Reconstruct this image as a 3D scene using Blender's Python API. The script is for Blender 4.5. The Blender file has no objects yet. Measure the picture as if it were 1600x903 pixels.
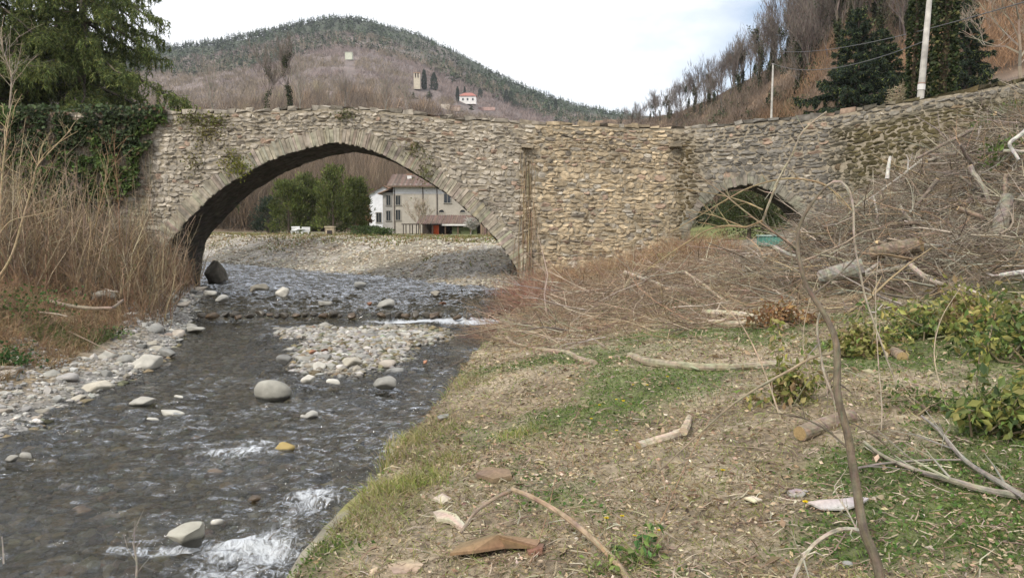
import bpy, math, random
import numpy as np

# ---------------------------------------------------------------- camera, world, sun, exposure
scene = bpy.context.scene
COL = scene.collection
FPX = 1230.0
PITCH = math.atan(101.5 / FPX)
EYE = np.array([0.0, 0.0, 3.0])
cam_data = bpy.data.cameras.new("camera")
cam_data.sensor_width = 36.0
cam_data.lens = FPX / 1600.0 * 36.0
cam_data.clip_start = 0.05
cam_data.clip_end = 8000.0
cam = bpy.data.objects.new("camera", cam_data)
cam.location = EYE
cam.rotation_euler = (math.pi / 2 - PITCH, 0, 0)
COL.objects.link(cam)
scene.camera = cam

SUN_EL, SUN_AZ = math.radians(44), math.radians(215)     # azimuth clockwise from +Y: behind the camera, to its left
world = bpy.data.worlds.new("World")
scene.world = world
world.use_nodes = True
wn, wl = world.node_tree.nodes, world.node_tree.links
wn.clear()
w_out = wn.new("ShaderNodeOutputWorld")
w_bg = wn.new("ShaderNodeBackground")
w_bg.inputs["Strength"].default_value = 0.072
w_sky = wn.new("ShaderNodeTexSky")
w_sky.sky_type = 'NISHITA'
w_sky.sun_disc = False
w_sky.sun_elevation = SUN_EL
w_sky.sun_rotation = SUN_AZ
w_sky.dust_density = 2.0
w_tc = wn.new("ShaderNodeTexCoord")
w_map = wn.new("ShaderNodeMapping")
w_map.inputs["Scale"].default_value = (1.6, 1.6, 4.0)
w_map.inputs["Location"].default_value = (0.55, 0.1, 0.2)
w_noise = wn.new("ShaderNodeTexNoise")
w_noise.inputs["Scale"].default_value = 1.3
w_noise.inputs["Detail"].default_value = 7
w_noise.inputs["Roughness"].default_value = 0.55
w_ramp = wn.new("ShaderNodeValToRGB")
w_ramp.color_ramp.elements[0].position = 0.34
w_ramp.color_ramp.elements[0].color = (0.12, 0.12, 0.12, 1)
w_ramp.color_ramp.elements[1].position = 0.52
w_ramp.color_ramp.elements[1].color = (1, 1, 1, 1)
w_mix = wn.new("ShaderNodeMix")
w_mix.data_type = 'RGBA'
w_mix.inputs[7].default_value = (8.6, 8.8, 9.2, 1)          # bright thin cloud
wl.new(w_tc.outputs["Generated"], w_map.inputs["Vector"])
wl.new(w_map.outputs["Vector"], w_noise.inputs["Vector"])
wl.new(w_noise.outputs["Fac"], w_ramp.inputs["Fac"])
wl.new(w_ramp.outputs["Color"], w_mix.inputs[0])
wl.new(w_sky.outputs["Color"], w_mix.inputs[6])
wl.new(w_mix.outputs[2], w_bg.inputs["Color"])
wl.new(w_bg.outputs["Background"], w_out.inputs["Surface"])

sun_data = bpy.data.lights.new("sun", 'SUN')
sun_data.energy = 1.5
sun_data.angle = math.radians(10)
sun_data.color = (1.0, 0.94, 0.85)
sun = bpy.data.objects.new("sun", sun_data)
sun.rotation_euler = (math.pi / 2 - SUN_EL, 0, math.pi - SUN_AZ)
COL.objects.link(sun)

vs = scene.view_settings
vs.view_transform = 'Standard'
vs.look = 'None'
vs.exposure = 1.13
vs.gamma = 1.0
vs.use_curve_mapping = False
scene.cycles.max_bounces = 6
scene.cycles.diffuse_bounces = 2
scene.cycles.glossy_bounces = 3
scene.cycles.transparent_max_bounces = 8
scene.cycles.caustics_reflective = False
scene.cycles.caustics_refractive = False

# ---------------------------------------------------------------- maths helpers
RNG = np.random.default_rng(7)
random.seed(7)
CP, SP = math.cos(PITCH), math.sin(PITCH)

def ray(px, py):
    u = (np.asarray(px, float) - 800) / FPX
    v = (451.5 - np.asarray(py, float)) / FPX
    u, v = np.broadcast_arrays(u, v)
    return np.stack([u, CP + v * SP, -SP + v * CP], -1)

def pix(px, py, Y):
    d = ray(px, py)
    return EYE + d * (np.asarray(Y, float) / d[..., 1])[..., None]

def gp(px, py, z=0.0):
    d = ray(px, py)
    return EYE + d * ((z - 3.0) / d[..., 2])[..., None]

def _hash(ix, iy, iz, seed):
    h = (ix * 374761393 + iy * 668265263 + iz * 2147483647 + seed * 974634777) & 0xffffffff
    h = ((h ^ (h >> 13)) * 1274126177) & 0xffffffff
    h = ((h ^ (h >> 15)) * 2246822519) & 0xffffffff
    return ((h ^ (h >> 16)) & 0xffffff) / float(0xffffff)

def vnoise(p, seed=0):
    p = np.asarray(p, float)
    if p.shape[-1] == 2:
        p = np.concatenate([p, np.zeros(p.shape[:-1] + (1,))], -1)
    i = np.floor(p).astype(np.int64)
    f = p - i
    f = f * f * f * (f * (f * 6 - 15) + 10)
    out = 0
    for dx in (0, 1):
        wx = f[..., 0] if dx else 1 - f[..., 0]
        for dy in (0, 1):
            wy = f[..., 1] if dy else 1 - f[..., 1]
            for dz in (0, 1):
                wz = f[..., 2] if dz else 1 - f[..., 2]
                out = out + wx * wy * wz * _hash(i[..., 0] + dx, i[..., 1] + dy, i[..., 2] + dz, seed)
    return out

def fbm(p, octaves=4, seed=0, gain=0.5):
    p = np.asarray(p, float)
    a, s, t = 1.0, 0.0, 0.0
    for o in range(octaves):
        s = s + a * vnoise(p * (2.03 ** o) + 17.3 * o, seed + o)
        t += a
        a *= gain
    return s / t

def sstep(a, b, x):
    t = np.clip((np.asarray(x, float) - a) / (b - a), 0, 1)
    return t * t * (3 - 2 * t)

def unit(v):
    v = np.asarray(v, float)
    return v / np.maximum(np.linalg.norm(v, axis=-1, keepdims=True), 1e-9)

def rdir(n, up=0.0, spread=1.0):
    v = RNG.normal(size=(n, 3)) * spread
    v[:, 2] += up
    return unit(v)

def jcol(base, n, amt=0.25, hue=0.06):
    base = np.asarray(base, float)
    c = np.broadcast_to(base, (n, 3)) * (1 + amt * RNG.normal(size=(n, 1))) * (1 + hue * RNG.normal(size=(n, 3)))
    return np.clip(c, 0.005, 0.9)

def pick(cols, n, amt=0.2, hue=0.05, p=None):
    cols = np.asarray(cols, float)
    idx = RNG.choice(len(cols), n, p=p)
    return jcol(cols[idx], n, amt, hue)

# ---------------------------------------------------------------- mesh collector
class MB:
    def __init__(self):
        self.v, self.c, self.q, self.t, self.e = [], [], [], [], []
        self.n = 0
    def add(self, verts, quads=None, tris=None, col=(0.5, 0.5, 0.5), extra=None):
        verts = np.asarray(verts, float).reshape(-1, 3)
        col = np.asarray(col, float)
        if col.ndim == 1:
            col = np.broadcast_to(col, (len(verts), 3))
        self.v.append(verts)
        self.c.append(col)
        self.e.append(np.zeros(len(verts)) if extra is None else np.asarray(extra, float))
        if quads is not None and len(quads):
            self.q.append(np.asarray(quads, np.int64).reshape(-1, 4) + self.n)
        if tris is not None and len(tris):
            self.t.append(np.asarray(tris, np.int64).reshape(-1, 3) + self.n)
        self.n += len(verts)
        return self
    def sticks(self, p0, p1, r0, r1, col, sides=3):
        p0 = np.atleast_2d(np.asarray(p0, float)); p1 = np.atleast_2d(np.asarray(p1, float))
        n = len(p0)
        if n == 0:
            return self
        r0 = np.broadcast_to(np.asarray(r0, float), (n,)); r1 = np.broadcast_to(np.asarray(r1, float), (n,))
        d = unit(p1 - p0)
        ref = np.where(np.abs(d[:, 2:3]) > 0.85, np.array([[1.0, 0.2, 0]]), np.array([[0, 0, 1.0]]))
        a = unit(np.cross(d, ref)); b = np.cross(d, a)
        ang = np.arange(sides) / sides * 2 * math.pi
        off = a[:, None] * np.cos(ang)[None, :, None] + b[:, None] * np.sin(ang)[None, :, None]
        v = np.concatenate([p0[:, None] + off * r0[:, None, None], p1[:, None] + off * r1[:, None, None]], 1)
        base = np.arange(n)[:, None, None] * (2 * sides)
        k = np.arange(sides)
        f = np.stack([k, (k + 1) % sides, (k + 1) % sides + sides, k + sides], -1)[None]
        col = np.asarray(col, float)
        cc = np.broadcast_to(col, (n, 3)) if col.ndim == 1 else col
        return self.add(v.reshape(-1, 3), quads=(base + f).reshape(-1, 4), col=np.repeat(cc, 2 * sides, 0))
    def tube(self, pts, radii, col=(0.2, 0.2, 0.2), sides=7, wob=0.0, cap=True):
        pts = np.asarray(pts, float); m = len(pts)
        radii = np.broadcast_to(np.asarray(radii, float), (m,))
        d = unit(np.gradient(pts, axis=0))
        a = np.cross(d[0], [0, 0, 1.0] if abs(d[0][2]) < 0.8 else [1.0, 0, 0]); a = unit(a)
        v = []
        for i in range(m):
            a = unit(a - d[i] * np.dot(a, d[i])); b = np.cross(d[i], a)
            ang = np.arange(sides) / sides * 2 * math.pi
            rr = radii[i] * (1 + wob * RNG.normal(size=sides))
            v.append(pts[i] + a[None] * (np.cos(ang) * rr)[:, None] + b[None] * (np.sin(ang) * rr)[:, None])
        v = np.concatenate(v)
        k = np.arange(sides)
        q = np.concatenate([np.stack([i * sides + k, i * sides + (k + 1) % sides, (i + 1) * sides + (k + 1) % sides, (i + 1) * sides + k], -1) for i in range(m - 1)])
        t = None
        if cap:
            v = np.concatenate([v, pts[:1], pts[-1:]])
            t = np.concatenate([np.stack([(k + 1) % sides, k, np.full(sides, m * sides)], -1),
                                np.stack([(m - 1) * sides + k, (m - 1) * sides + (k + 1) % sides, np.full(sides, m * sides + 1)], -1)])
        return self.add(v, quads=q, tris=t, col=col)
    def leaves(self, p, size, col, n_dir=None, aspect=0.55, flat=0.0):
        """one folded diamond leaf per point"""
        p = np.atleast_2d(p); n = len(p)
        if n == 0:
            return self
        size = np.broadcast_to(np.asarray(size, float), (n,))
        d = rdir(n) if n_dir is None else unit(n_dir)
        s = unit(np.cross(d, rdir(n)))
        nn = np.cross(d, s)
        L = size[:, None]
        mid = p + d * L * 0.5
        v = np.stack([p, mid + s * L * aspect * 0.5 + nn * L * 0.08, p + d * L, mid - s * L * aspect * 0.5 + nn * L * 0.08], 1)
        q = np.arange(n * 4).reshape(n, 4)
        t = np.concatenate([q[:, [0, 1, 2]], q[:, [0, 2, 3]]])
        col = np.asarray(col, float)
        cc = np.broadcast_to(col, (n, 3)) if col.ndim == 1 else col
        return self.add(v.reshape(-1, 3), tris=t, col=np.repeat(cc, 4, 0))
    def blades(self, p, d, length, width, col, bend=0.3):
        """thin bent grass blades or needle sprays: two tapering segments"""
        p = np.atleast_2d(p); n = len(p)
        if n == 0:
            return self
        length = np.broadcast_to(np.asarray(length, float), (n,))[:, None]
        width = np.broadcast_to(np.asarray(width, float), (n,))[:, None]
        d = unit(d)
        s = unit(np.cross(d, rdir(n)))
        bd = rdir(n); bd[:, 2] = -np.abs(bd[:, 2]) * 0.5
        m = p + d * length * 0.55
        e = p + d * length + bd * length * bend
        v = np.stack([p - s * width * .5, p + s * width * .5, m + s * width * .4, m - s * width * .4, e], 1)
        base = np.arange(n)[:, None] * 5
        q = base + np.array([[0, 1, 2, 3]])
        t = base + np.array([[3, 2, 4]])
        col = np.asarray(col, float)
        cc = np.broadcast_to(col, (n, 3)) if col.ndim == 1 else col
        return self.add(v.reshape(-1, 3), quads=q, tris=t, col=np.repeat(cc, 5, 0))
    def box(self, c, s, col=(0.5, 0.5, 0.5), rz=0.0, rx=0.0):
        c = np.asarray(c, float); s = np.asarray(s, float) / 2
        u = np.array([[x, y, z] for x in (-1, 1) for y in (-1, 1) for z in (-1, 1)], float) * s
        if rx:
            u = u @ np.array([[1, 0, 0], [0, math.cos(rx), math.sin(rx)], [0, -math.sin(rx), math.cos(rx)]])
        u = u @ np.array([[math.cos(rz), math.sin(rz), 0], [-math.sin(rz), math.cos(rz), 0], [0, 0, 1]])
        f = [[0, 1, 3, 2], [4, 6, 7, 5], [0, 4, 5, 1], [2, 3, 7, 6], [0, 2, 6, 4], [1, 5, 7, 3]]
        return self.add(u + c, quads=f, col=col)
    def grid(self, P, col=(0.5, 0.5, 0.5), extra=None):
        h, w = P.shape[:2]
        i = np.arange(h * w).reshape(h, w)
        q = np.stack([i[:-1, :-1], i[:-1, 1:], i[1:, 1:], i[1:, :-1]], -1).reshape(-1, 4)
        c = np.asarray(col, float)
        return self.add(P.reshape(-1, 3), quads=q, col=c if c.ndim == 1 else c.reshape(-1, 3), extra=None if extra is None else np.asarray(extra).ravel())
    def mesh(self, name, mat, smooth=False, origin=(0, 0, 0)):
        v = np.concatenate(self.v) - np.asarray(origin, float)
        c = np.concatenate(self.c); e = np.concatenate(self.e)
        q = np.concatenate(self.q) if self.q else np.zeros((0, 4), np.int64)
        t = np.concatenate(self.t) if self.t else np.zeros((0, 3), np.int64)
        me = bpy.data.meshes.new(name)
        me.vertices.add(len(v)); me.vertices.foreach_set("co", v.astype(np.float32).ravel())
        me.loops.add(q.size + t.size)
        me.loops.foreach_set("vertex_index", np.concatenate([q.ravel(), t.ravel()]).astype(np.int32))
        me.polygons.add(len(q) + len(t))
        ls = np.concatenate([np.arange(len(q)) * 4, q.size + np.arange(len(t)) * 3]).astype(np.int32)
        me.polygons.foreach_set("loop_start", ls)
        me.update(calc_edges=True)
        at = me.attributes.new("Col", 'FLOAT_COLOR', 'POINT')
        at.data.foreach_set("color", np.concatenate([c, np.ones((len(c), 1))], 1).astype(np.float32).ravel())
        if np.any(e):
            ex = me.attributes.new("Fac", 'FLOAT', 'POINT')
            ex.data.foreach_set("value", e.astype(np.float32))
        me.materials.append(mat)
        me.polygons.foreach_set("use_smooth", np.full(len(me.polygons), smooth))
        me.validate()
        return me
    def build(self, name, mat, parent=None, smooth=False, origin=None):
        """links the collected shapes as one mesh object; a child is stored relative to its parent's place"""
        if origin is None:
            origin = np.array(parent.location) if parent is not None and parent.type == 'EMPTY' else (0, 0, 0)
            if parent is not None and parent.parent is not None:
                origin = np.array(parent.parent.location)
            elif parent is not None and parent.type == 'MESH' and parent.parent is None:
                origin = np.array(parent.location)
        me = self.mesh(name, mat, smooth, origin)
        o = bpy.data.objects.new(name, me)
        COL.objects.link(o)
        if parent is not None:
            o.parent = parent
        else:
            o.location = origin
        return o

def tag(o, label, cat, group=None):
    o["label"] = label; o["category"] = cat
    if group: o["group"] = group
    return o
def struct(o):
    o["kind"] = "structure"; return o
def stuff(o, label, cat):
    o["label"] = label; o["category"] = cat; o["kind"] = "stuff"; return o
def empty(name, loc, label, cat, group=None, rz=0.0):
    o = bpy.data.objects.new(name, None)
    o.empty_display_size = 0.2
    COL.objects.link(o)
    o.location = [float(a) for a in loc]
    o.rotation_euler = (0, 0, rz)
    return tag(o, label, cat, group)
def copy_thing(src, loc, rz=0.0, sc=1.0, label=None, group=None, cat=None):
    r = src.copy(); COL.objects.link(r)
    r.location = [float(a) for a in loc]; r.rotation_euler = (0, 0, rz)
    r.scale = (sc, sc, sc) if np.isscalar(sc) else sc
    if label: r["label"] = label
    if group: r["group"] = group
    if cat: r["category"] = cat
    for ch in list(src.children):
        c = ch.copy(); COL.objects.link(c); c.parent = r
        for g in list(ch.children):
            d = g.copy(); COL.objects.link(d); d.parent = c
    return r
def spline(pts, n):
    """smooth resample of a polyline"""
    pts = np.asarray(pts, float)
    d = np.concatenate([[0], np.cumsum(np.linalg.norm(np.diff(pts, axis=0), axis=1))])
    t = np.linspace(0, d[-1], n)
    P = np.concatenate([2 * pts[:1] - pts[1:2], pts, 2 * pts[-1:] - pts[-2:-1]])
    out = []
    for x in t:
        i = min(max(np.searchsorted(d, x, 'right') - 1, 0), len(pts) - 2)
        u = (x - d[i]) / max(d[i + 1] - d[i], 1e-9)
        a, b, c, e = P[i], P[i + 1], P[i + 2], P[i + 3]
        out.append(0.5 * (2 * b + (c - a) * u + (2 * a - 5 * b + 4 * c - e) * u * u + (3 * b - a - 3 * c + e) * u ** 3))
    return np.array(out)
# ---------------------------------------------------------------- procedural materials
def mat_col(name, rough=0.9, ns=8.0, amt=0.35, bump=0.0, bs=40.0, leaf=0.0, spec=0.3, objrand=0.0, wet=None, detail=6, ns2=None, amt2=0.0, bdist=0.02):
    """albedo from the mesh's own colour attribute, broken up by noise in object space"""
    m = bpy.data.materials.new(name); m.use_nodes = True
    N, L = m.node_tree.nodes, m.node_tree.links
    N.clear()
    out = N.new("ShaderNodeOutputMaterial")
    at = N.new("ShaderNodeAttribute"); at.attribute_name = "Col"
    geo = N.new("ShaderNodeNewGeometry")
    nz = N.new("ShaderNodeTexNoise"); nz.inputs["Scale"].default_value = ns; nz.inputs["Detail"].default_value = detail
    L.new(geo.outputs["Position"], nz.inputs["Vector"])
    mr = N.new("ShaderNodeMapRange"); mr.inputs["From Min"].default_value = 0.25; mr.inputs["From Max"].default_value = 0.75
    mr.inputs["To Min"].default_value = 1 - amt; mr.inputs["To Max"].default_value = 1 + amt
    L.new(nz.outputs["Fac"], mr.inputs["Value"])
    mul = N.new("ShaderNodeMix"); mul.data_type = 'RGBA'; mul.blend_type = 'MULTIPLY'; mul.inputs[0].default_value = 1
    L.new(at.outputs["Color"], mul.inputs[6]); L.new(mr.outputs["Result"], mul.inputs[7])
    c = mul.outputs[2]
    if ns2:
        n2 = N.new("ShaderNodeTexNoise"); n2.inputs["Scale"].default_value = ns2; n2.inputs["Detail"].default_value = 4
        L.new(geo.outputs["Position"], n2.inputs["Vector"])
        m2 = N.new("ShaderNodeMapRange"); m2.inputs["From Min"].default_value = 0.3; m2.inputs["From Max"].default_value = 0.7
        m2.inputs["To Min"].default_value = 1 - amt2; m2.inputs["To Max"].default_value = 1 + amt2
        L.new(n2.outputs["Fac"], m2.inputs["Value"])
        x = N.new("ShaderNodeMix"); x.data_type = 'RGBA'; x.blend_type = 'MULTIPLY'; x.inputs[0].default_value = 1
        L.new(c, x.inputs[6]); L.new(m2.outputs["Result"], x.inputs[7]); c = x.outputs[2]
    if objrand:
        oi = N.new("ShaderNodeObjectInfo")
        m3 = N.new("ShaderNodeMapRange"); m3.inputs["To Min"].default_value = 1 - objrand; m3.inputs["To Max"].default_value = 1 + objrand
        L.new(oi.outputs["Random"], m3.inputs["Value"])
        x = N.new("ShaderNodeMix"); x.data_type = 'RGBA'; x.blend_type = 'MULTIPLY'; x.inputs[0].default_value = 1
        L.new(c, x.inputs[6]); L.new(m3.outputs["Result"], x.inputs[7]); c = x.outputs[2]
    rough_sock = None
    if wet is not None:                                     # the soaked band of a river stone just above the water
        sx = N.new("ShaderNodeSeparateXYZ"); L.new(geo.outputs["Position"], sx.inputs[0])
        add = N.new("ShaderNodeMath"); add.operation = 'MULTIPLY_ADD'; add.inputs[1].default_value = 0.10
        L.new(nz.outputs["Fac"], add.inputs[0]); L.new(sx.outputs["Z"], add.inputs[2])
        m4 = N.new("ShaderNodeMapRange"); m4.inputs["From Min"].default_value = wet + 0.05; m4.inputs["From Max"].default_value = wet + 0.085
        m4.inputs["To Min"].default_value = 0.28; m4.inputs["To Max"].default_value = 1.0
        L.new(add.outputs[0], m4.inputs["Value"])
        x = N.new("ShaderNodeMix"); x.data_type = 'RGBA'; x.blend_type = 'MULTIPLY'; x.inputs[0].default_value = 1
        L.new(c, x.inputs[6]); L.new(m4.outputs["Result"], x.inputs[7]); c = x.outputs[2]
        m5 = N.new("ShaderNodeMapRange"); m5.inputs["From Min"].default_value = 0.28
        m5.inputs["To Min"].default_value = 0.25; m5.inputs["To Max"].default_value = rough
        L.new(m4.outputs["Result"], m5.inputs["Value"]); rough_sock = m5.outputs["Result"]
    b = N.new("ShaderNodeBsdfPrincipled")
    b.inputs["Roughness"].default_value = rough
    b.inputs["Specular IOR Level"].default_value = spec
    L.new(c, b.inputs["Base Color"])
    if rough_sock: L.new(rough_sock, b.inputs["Roughness"])
    nrm = None
    if bump:
        bz = N.new("ShaderNodeTexNoise"); bz.inputs["Scale"].default_value = bs; bz.inputs["Detail"].default_value = 8; bz.inputs["Roughness"].default_value = 0.65
        L.new(geo.outputs["Position"], bz.inputs["Vector"])
        bp = N.new("ShaderNodeBump"); bp.inputs["Strength"].default_value = bump; bp.inputs["Distance"].default_value = bdist
        L.new(bz.outputs["Fac"], bp.inputs["Height"]); L.new(bp.outputs["Normal"], b.inputs["Normal"])
    sh = b.outputs[0]
    if leaf:
        tr = N.new("ShaderNodeBsdfTranslucent"); L.new(c, tr.inputs["Color"])
        mx = N.new("ShaderNodeMixShader"); mx.inputs[0].default_value = leaf
        L.new(sh, mx.inputs[1]); L.new(tr.outputs[0], mx.inputs[2]); sh = mx.outputs[0]
    L.new(sh, out.inputs["Surface"])
    return m

M_STONE = mat_col("rubble_stone", 0.92, 5.0, 0.45, 0.6, 22, ns2=1.1, amt2=0.28)
M_MORTAR = mat_col("old_mortar", 0.95, 9.0, 0.4, 0.7, 30)
M_BARK = mat_col("bark", 0.9, 14.0, 0.4, 0.5, 60)
M_TWIG = mat_col("twig", 0.85, 3.0, 0.3)
M_LEAF = mat_col("leaf", 0.6, 2.0, 0.3, leaf=0.35)
M_NEEDLE = mat_col("needles", 0.75, 0.9, 0.4, leaf=0.35)
M_FAR = mat_col("far_foliage", 0.95, 0.05, 0.4)
M_GRASS = mat_col("grass_blade", 0.7, 1.2, 0.3, leaf=0.35)
M_LITTER = mat_col("litter", 0.85, 30.0, 0.25)
M_ROCK = mat_col("river_stone", 0.85, 6.0, 0.22, 0.35, 18, objrand=0.28, wet=0.0, ns2=1.7, amt2=0.2)
M_WETROCK = mat_col("wet_stone", 0.3, 6.0, 0.4, 0.5, 14, spec=0.5)
M_PEBBLE = mat_col("pebbles", 0.9, 12.0, 0.2, 0.3, 40)
M_GROUND = mat_col("ground_soil", 0.95, 1.7, 0.40, 1.0, 16, ns2=14.0, amt2=0.45, detail=9, bdist=0.05)
M_HILL = mat_col("hill_soil", 0.95, 0.06, 0.35, 0.0, ns2=0.6, amt2=0.35, detail=9)
M_CONCRETE = mat_col("concrete", 0.9, 3.0, 0.3, 0.5, 25, ns2=0.8, amt2=0.25)
M_PLASTER = mat_col("plaster", 0.9, 0.8, 0.14, 0.1, 20, ns2=3.0, amt2=0.08)
M_TILE = mat_col("roof_tile", 0.9, 3.0, 0.3, 0.3, 10)
M_PAINT = mat_col("painted_wood", 0.6, 6.0, 0.12)
M_PLASTIC = mat_col("green_plastic", 0.45, 8.0, 0.15, spec=0.5)
M_WIRE = mat_col("cable", 0.6, 5.0, 0.1)
M_WOODCUT = mat_col("cut_wood", 0.8, 60.0, 0.25)

def glass_mat():
    m = bpy.data.materials.new("window_glass"); m.use_nodes = True
    b = m.node_tree.nodes["Principled BSDF"]
    b.inputs["Base Color"].default_value = (0.03, 0.035, 0.04, 1); b.inputs["Roughness"].default_value = 0.15
    return m
M_GLASS = glass_mat()

def water_mat():
    m = bpy.data.materials.new("river_water"); m.use_nodes = True
    N, L = m.node_tree.nodes, m.node_tree.links
    N.clear()
    out = N.new("ShaderNodeOutputMaterial")
    geo = N.new("ShaderNodeNewGeometry")
    mp = N.new("ShaderNodeMapping"); mp.inputs["Scale"].default_value = (1.0, 1.9, 1.0); mp.inputs["Rotation"].default_value = (0, 0, 0.15)
    L.new(geo.outputs["Position"], mp.inputs["Vector"])
    n1 = N.new("ShaderNodeTexNoise"); n1.inputs["Scale"].default_value = 3.2; n1.inputs["Detail"].default_value = 6; n1.inputs["Roughness"].default_value = 0.6
    n1.inputs["Distortion"].default_value = 0.6
    L.new(mp.outputs[0], n1.inputs["Vector"])
    bp = N.new("ShaderNodeBump"); bp.inputs["Strength"].default_value = 1.0; bp.inputs["Distance"].default_value = 0.16
    L.new(n1.outputs["Fac"], bp.inputs["Height"])
    nl = N.new("ShaderNodeTexNoise"); nl.inputs["Scale"].default_value = 0.55; nl.inputs["Detail"].default_value = 3      # smooth and broken reaches
    L.new(geo.outputs["Position"], nl.inputs["Vector"])
    ml = N.new("ShaderNodeMapRange"); ml.inputs["From Min"].default_value = 0.35; ml.inputs["From Max"].default_value = 0.65; ml.inputs["To Min"].default_value = 0.35
    L.new(nl.outputs["Fac"], ml.inputs["Value"]); L.new(ml.outputs[0], bp.inputs["Strength"])
    gl = N.new("ShaderNodeBsdfGlossy"); gl.inputs["Roughness"].default_value = 0.06; gl.inputs["Color"].default_value = (0.95, 0.97, 1.0, 1)
    L.new(bp.outputs[0], gl.inputs["Normal"])
    tr = N.new("ShaderNodeBsdfTransparent"); tr.inputs["Color"].default_value = (0.80, 0.785, 0.72, 1)
    silt = N.new("ShaderNodeBsdfDiffuse"); silt.inputs["Color"].default_value = (0.055, 0.055, 0.045, 1)   # silt carried by the stream
    m0 = N.new("ShaderNodeMixShader"); m0.inputs[0].default_value = 0.17
    L.new(tr.outputs[0], m0.inputs[1]); L.new(silt.outputs[0], m0.inputs[2])
    fr = N.new("ShaderNodeFresnel"); fr.inputs["IOR"].default_value = 1.42
    L.new(bp.outputs[0], fr.inputs["Normal"])
    m1 = N.new("ShaderNodeMixShader")
    L.new(fr.outputs[0], m1.inputs[0]); L.new(m0.outputs[0], m1.inputs[1]); L.new(gl.outputs[0], m1.inputs[2])
    # foam where the mesh says the current breaks
    at = N.new("ShaderNodeAttribute"); at.attribute_name = "Fac"
    mp2 = N.new("ShaderNodeMapping"); mp2.inputs["Scale"].default_value = (1.5, 0.85, 1.0); mp2.inputs["Rotation"].default_value = (0, 0, 0.2)
    L.new(geo.outputs["Position"], mp2.inputs["Vector"])
    n2 = N.new("ShaderNodeTexNoise"); n2.inputs["Scale"].default_value = 9.0; n2.inputs["Detail"].default_value = 9; n2.inputs["Roughness"].default_value = 0.72; n2.inputs["Distortion"].default_value = 1.2
    L.new(mp2.outputs[0], n2.inputs["Vector"])
    sub = N.new("ShaderNodeMath"); sub.operation = 'ADD'
    L.new(at.outputs["Fac"], sub.inputs[0]); L.new(n2.outputs["Fac"], sub.inputs[1])
    mr = N.new("ShaderNodeMapRange"); mr.inputs["From Min"].default_value = 0.84; mr.inputs["From Max"].default_value = 1.06; mr.inputs["To Max"].default_value = 0.72
    L.new(sub.outputs[0], mr.inputs["Value"])
    df = N.new("ShaderNodeBsdfDiffuse"); df.inputs["Color"].default_value = (0.72, 0.75, 0.78, 1)
    L.new(bp.outputs[0], df.inputs["Normal"])
    m2 = N.new("ShaderNodeMixShader")
    L.new(mr.outputs[0], m2.inputs[0]); L.new(m1.outputs[0], m2.inputs[1]); L.new(df.outputs[0], m2.inputs[2])
    L.new(m2.outputs[0], out.inputs["Surface"])
    return m
M_WATER = water_mat()
# ---------------------------------------------------------------- terrain and water
XR_Y = [-40, 32, 34, 38, 41.5, 53, 70, 100, 160, 400]
XR_X = [-2.07 - 3.5, 0.75, -1.7, -4.9, -8.1, -19, -38, -75, -150, -500]
XL_Y = [-40, 10.5, 13.4, 16, 21, 26, 29, 33, 36, 45, 53, 70, 100, 160, 400]
XL_X = [-7.0, -7.0, -7.1, -7.3, -8.7, -10.4, -10.9, -13.6, -15.5, -22, -31, -52, -92, -170, -520]
def xR(y): return np.interp(y, XR_Y, XR_X)
def xL(y): return np.interp(y, XL_Y, XL_X)
def zw(y): return 0.30 * sstep(24.1, 24.7, y) + 0.02 * np.clip(np.asarray(y, float) - 25, 0, 30) / 30 - 0.10 * sstep(9.0, 6.8, y)

_ctl = [(0, 3, .95), (2, 3, 1.1), (4, 4, 1.2), (0.5, 8, .85), (3, 8, 1.1), (5.5, 8, 1.25), (1.5, 14, .9), (4, 14, 1.15), (8, 10, 1.5),
        (2, 20, .95), (5, 20, 1.4), (3, 28, 1.0), (5, 30, 1.5), (8, 29, 2.1), (9.3, 29.5, 2.15), (8, 34, 2.05), (10, 36, 2.1), (6.5, 16, 1.3), (9.1, 14, 1.75),
        (11.7, 18, 3.3), (14.3, 22, 5.7), (10.6, 20, 3.3), (13.7, 25, 4.9), (11.9, 26.5, 3.2), (10.6, 28.0, 2.1), (15.5, 27.5, 5.6),
        (18, 26, 7.2), (16, 16, 4.8), (20, 20, 7), (13, 10, 2.5), (16, 6, 2.6), (22, 12, 5.0), (3, -6, 1.2), (12, -6, 2.2)]
for _y in (-6, 2, 6, 10, 15, 20, 26, 31):
    _ctl.append((float(xR(_y)), _y, 0.52 + 0.004 * max(_y, 0)))
_ctl = np.array(_ctl, float)
def _tps(r2): return 0.5 * r2 * np.log(np.maximum(r2, 1e-9))
_n = len(_ctl)
_K = _tps(((_ctl[:, None, :2] - _ctl[None, :, :2]) ** 2).sum(-1)) + np.eye(_n) * 0.4
_P = np.concatenate([np.ones((_n, 1)), _ctl[:, :2]], 1)
_A = np.block([[_K, _P], [_P.T, np.zeros((3, 3))]])
_W = np.linalg.solve(_A, np.concatenate([_ctl[:, 2], np.zeros(3)]))
def tps(x, y):
    sh = np.shape(x)
    x = np.clip(np.ravel(x), -8, 24); y = np.clip(np.ravel(y), -8, 37)
    out = np.empty(len(x))
    for s in range(0, len(x), 20000):
        xs, ys = x[s:s + 20000], y[s:s + 20000]
        r2 = (xs[:, None] - _ctl[None, :, 0]) ** 2 + (ys[:, None] - _ctl[None, :, 1]) ** 2
        out[s:s + 20000] = _tps(r2) @ _W[:_n] + _W[_n] + _W[_n + 1] * xs + _W[_n + 2] * ys
    return out.reshape(sh)

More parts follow.
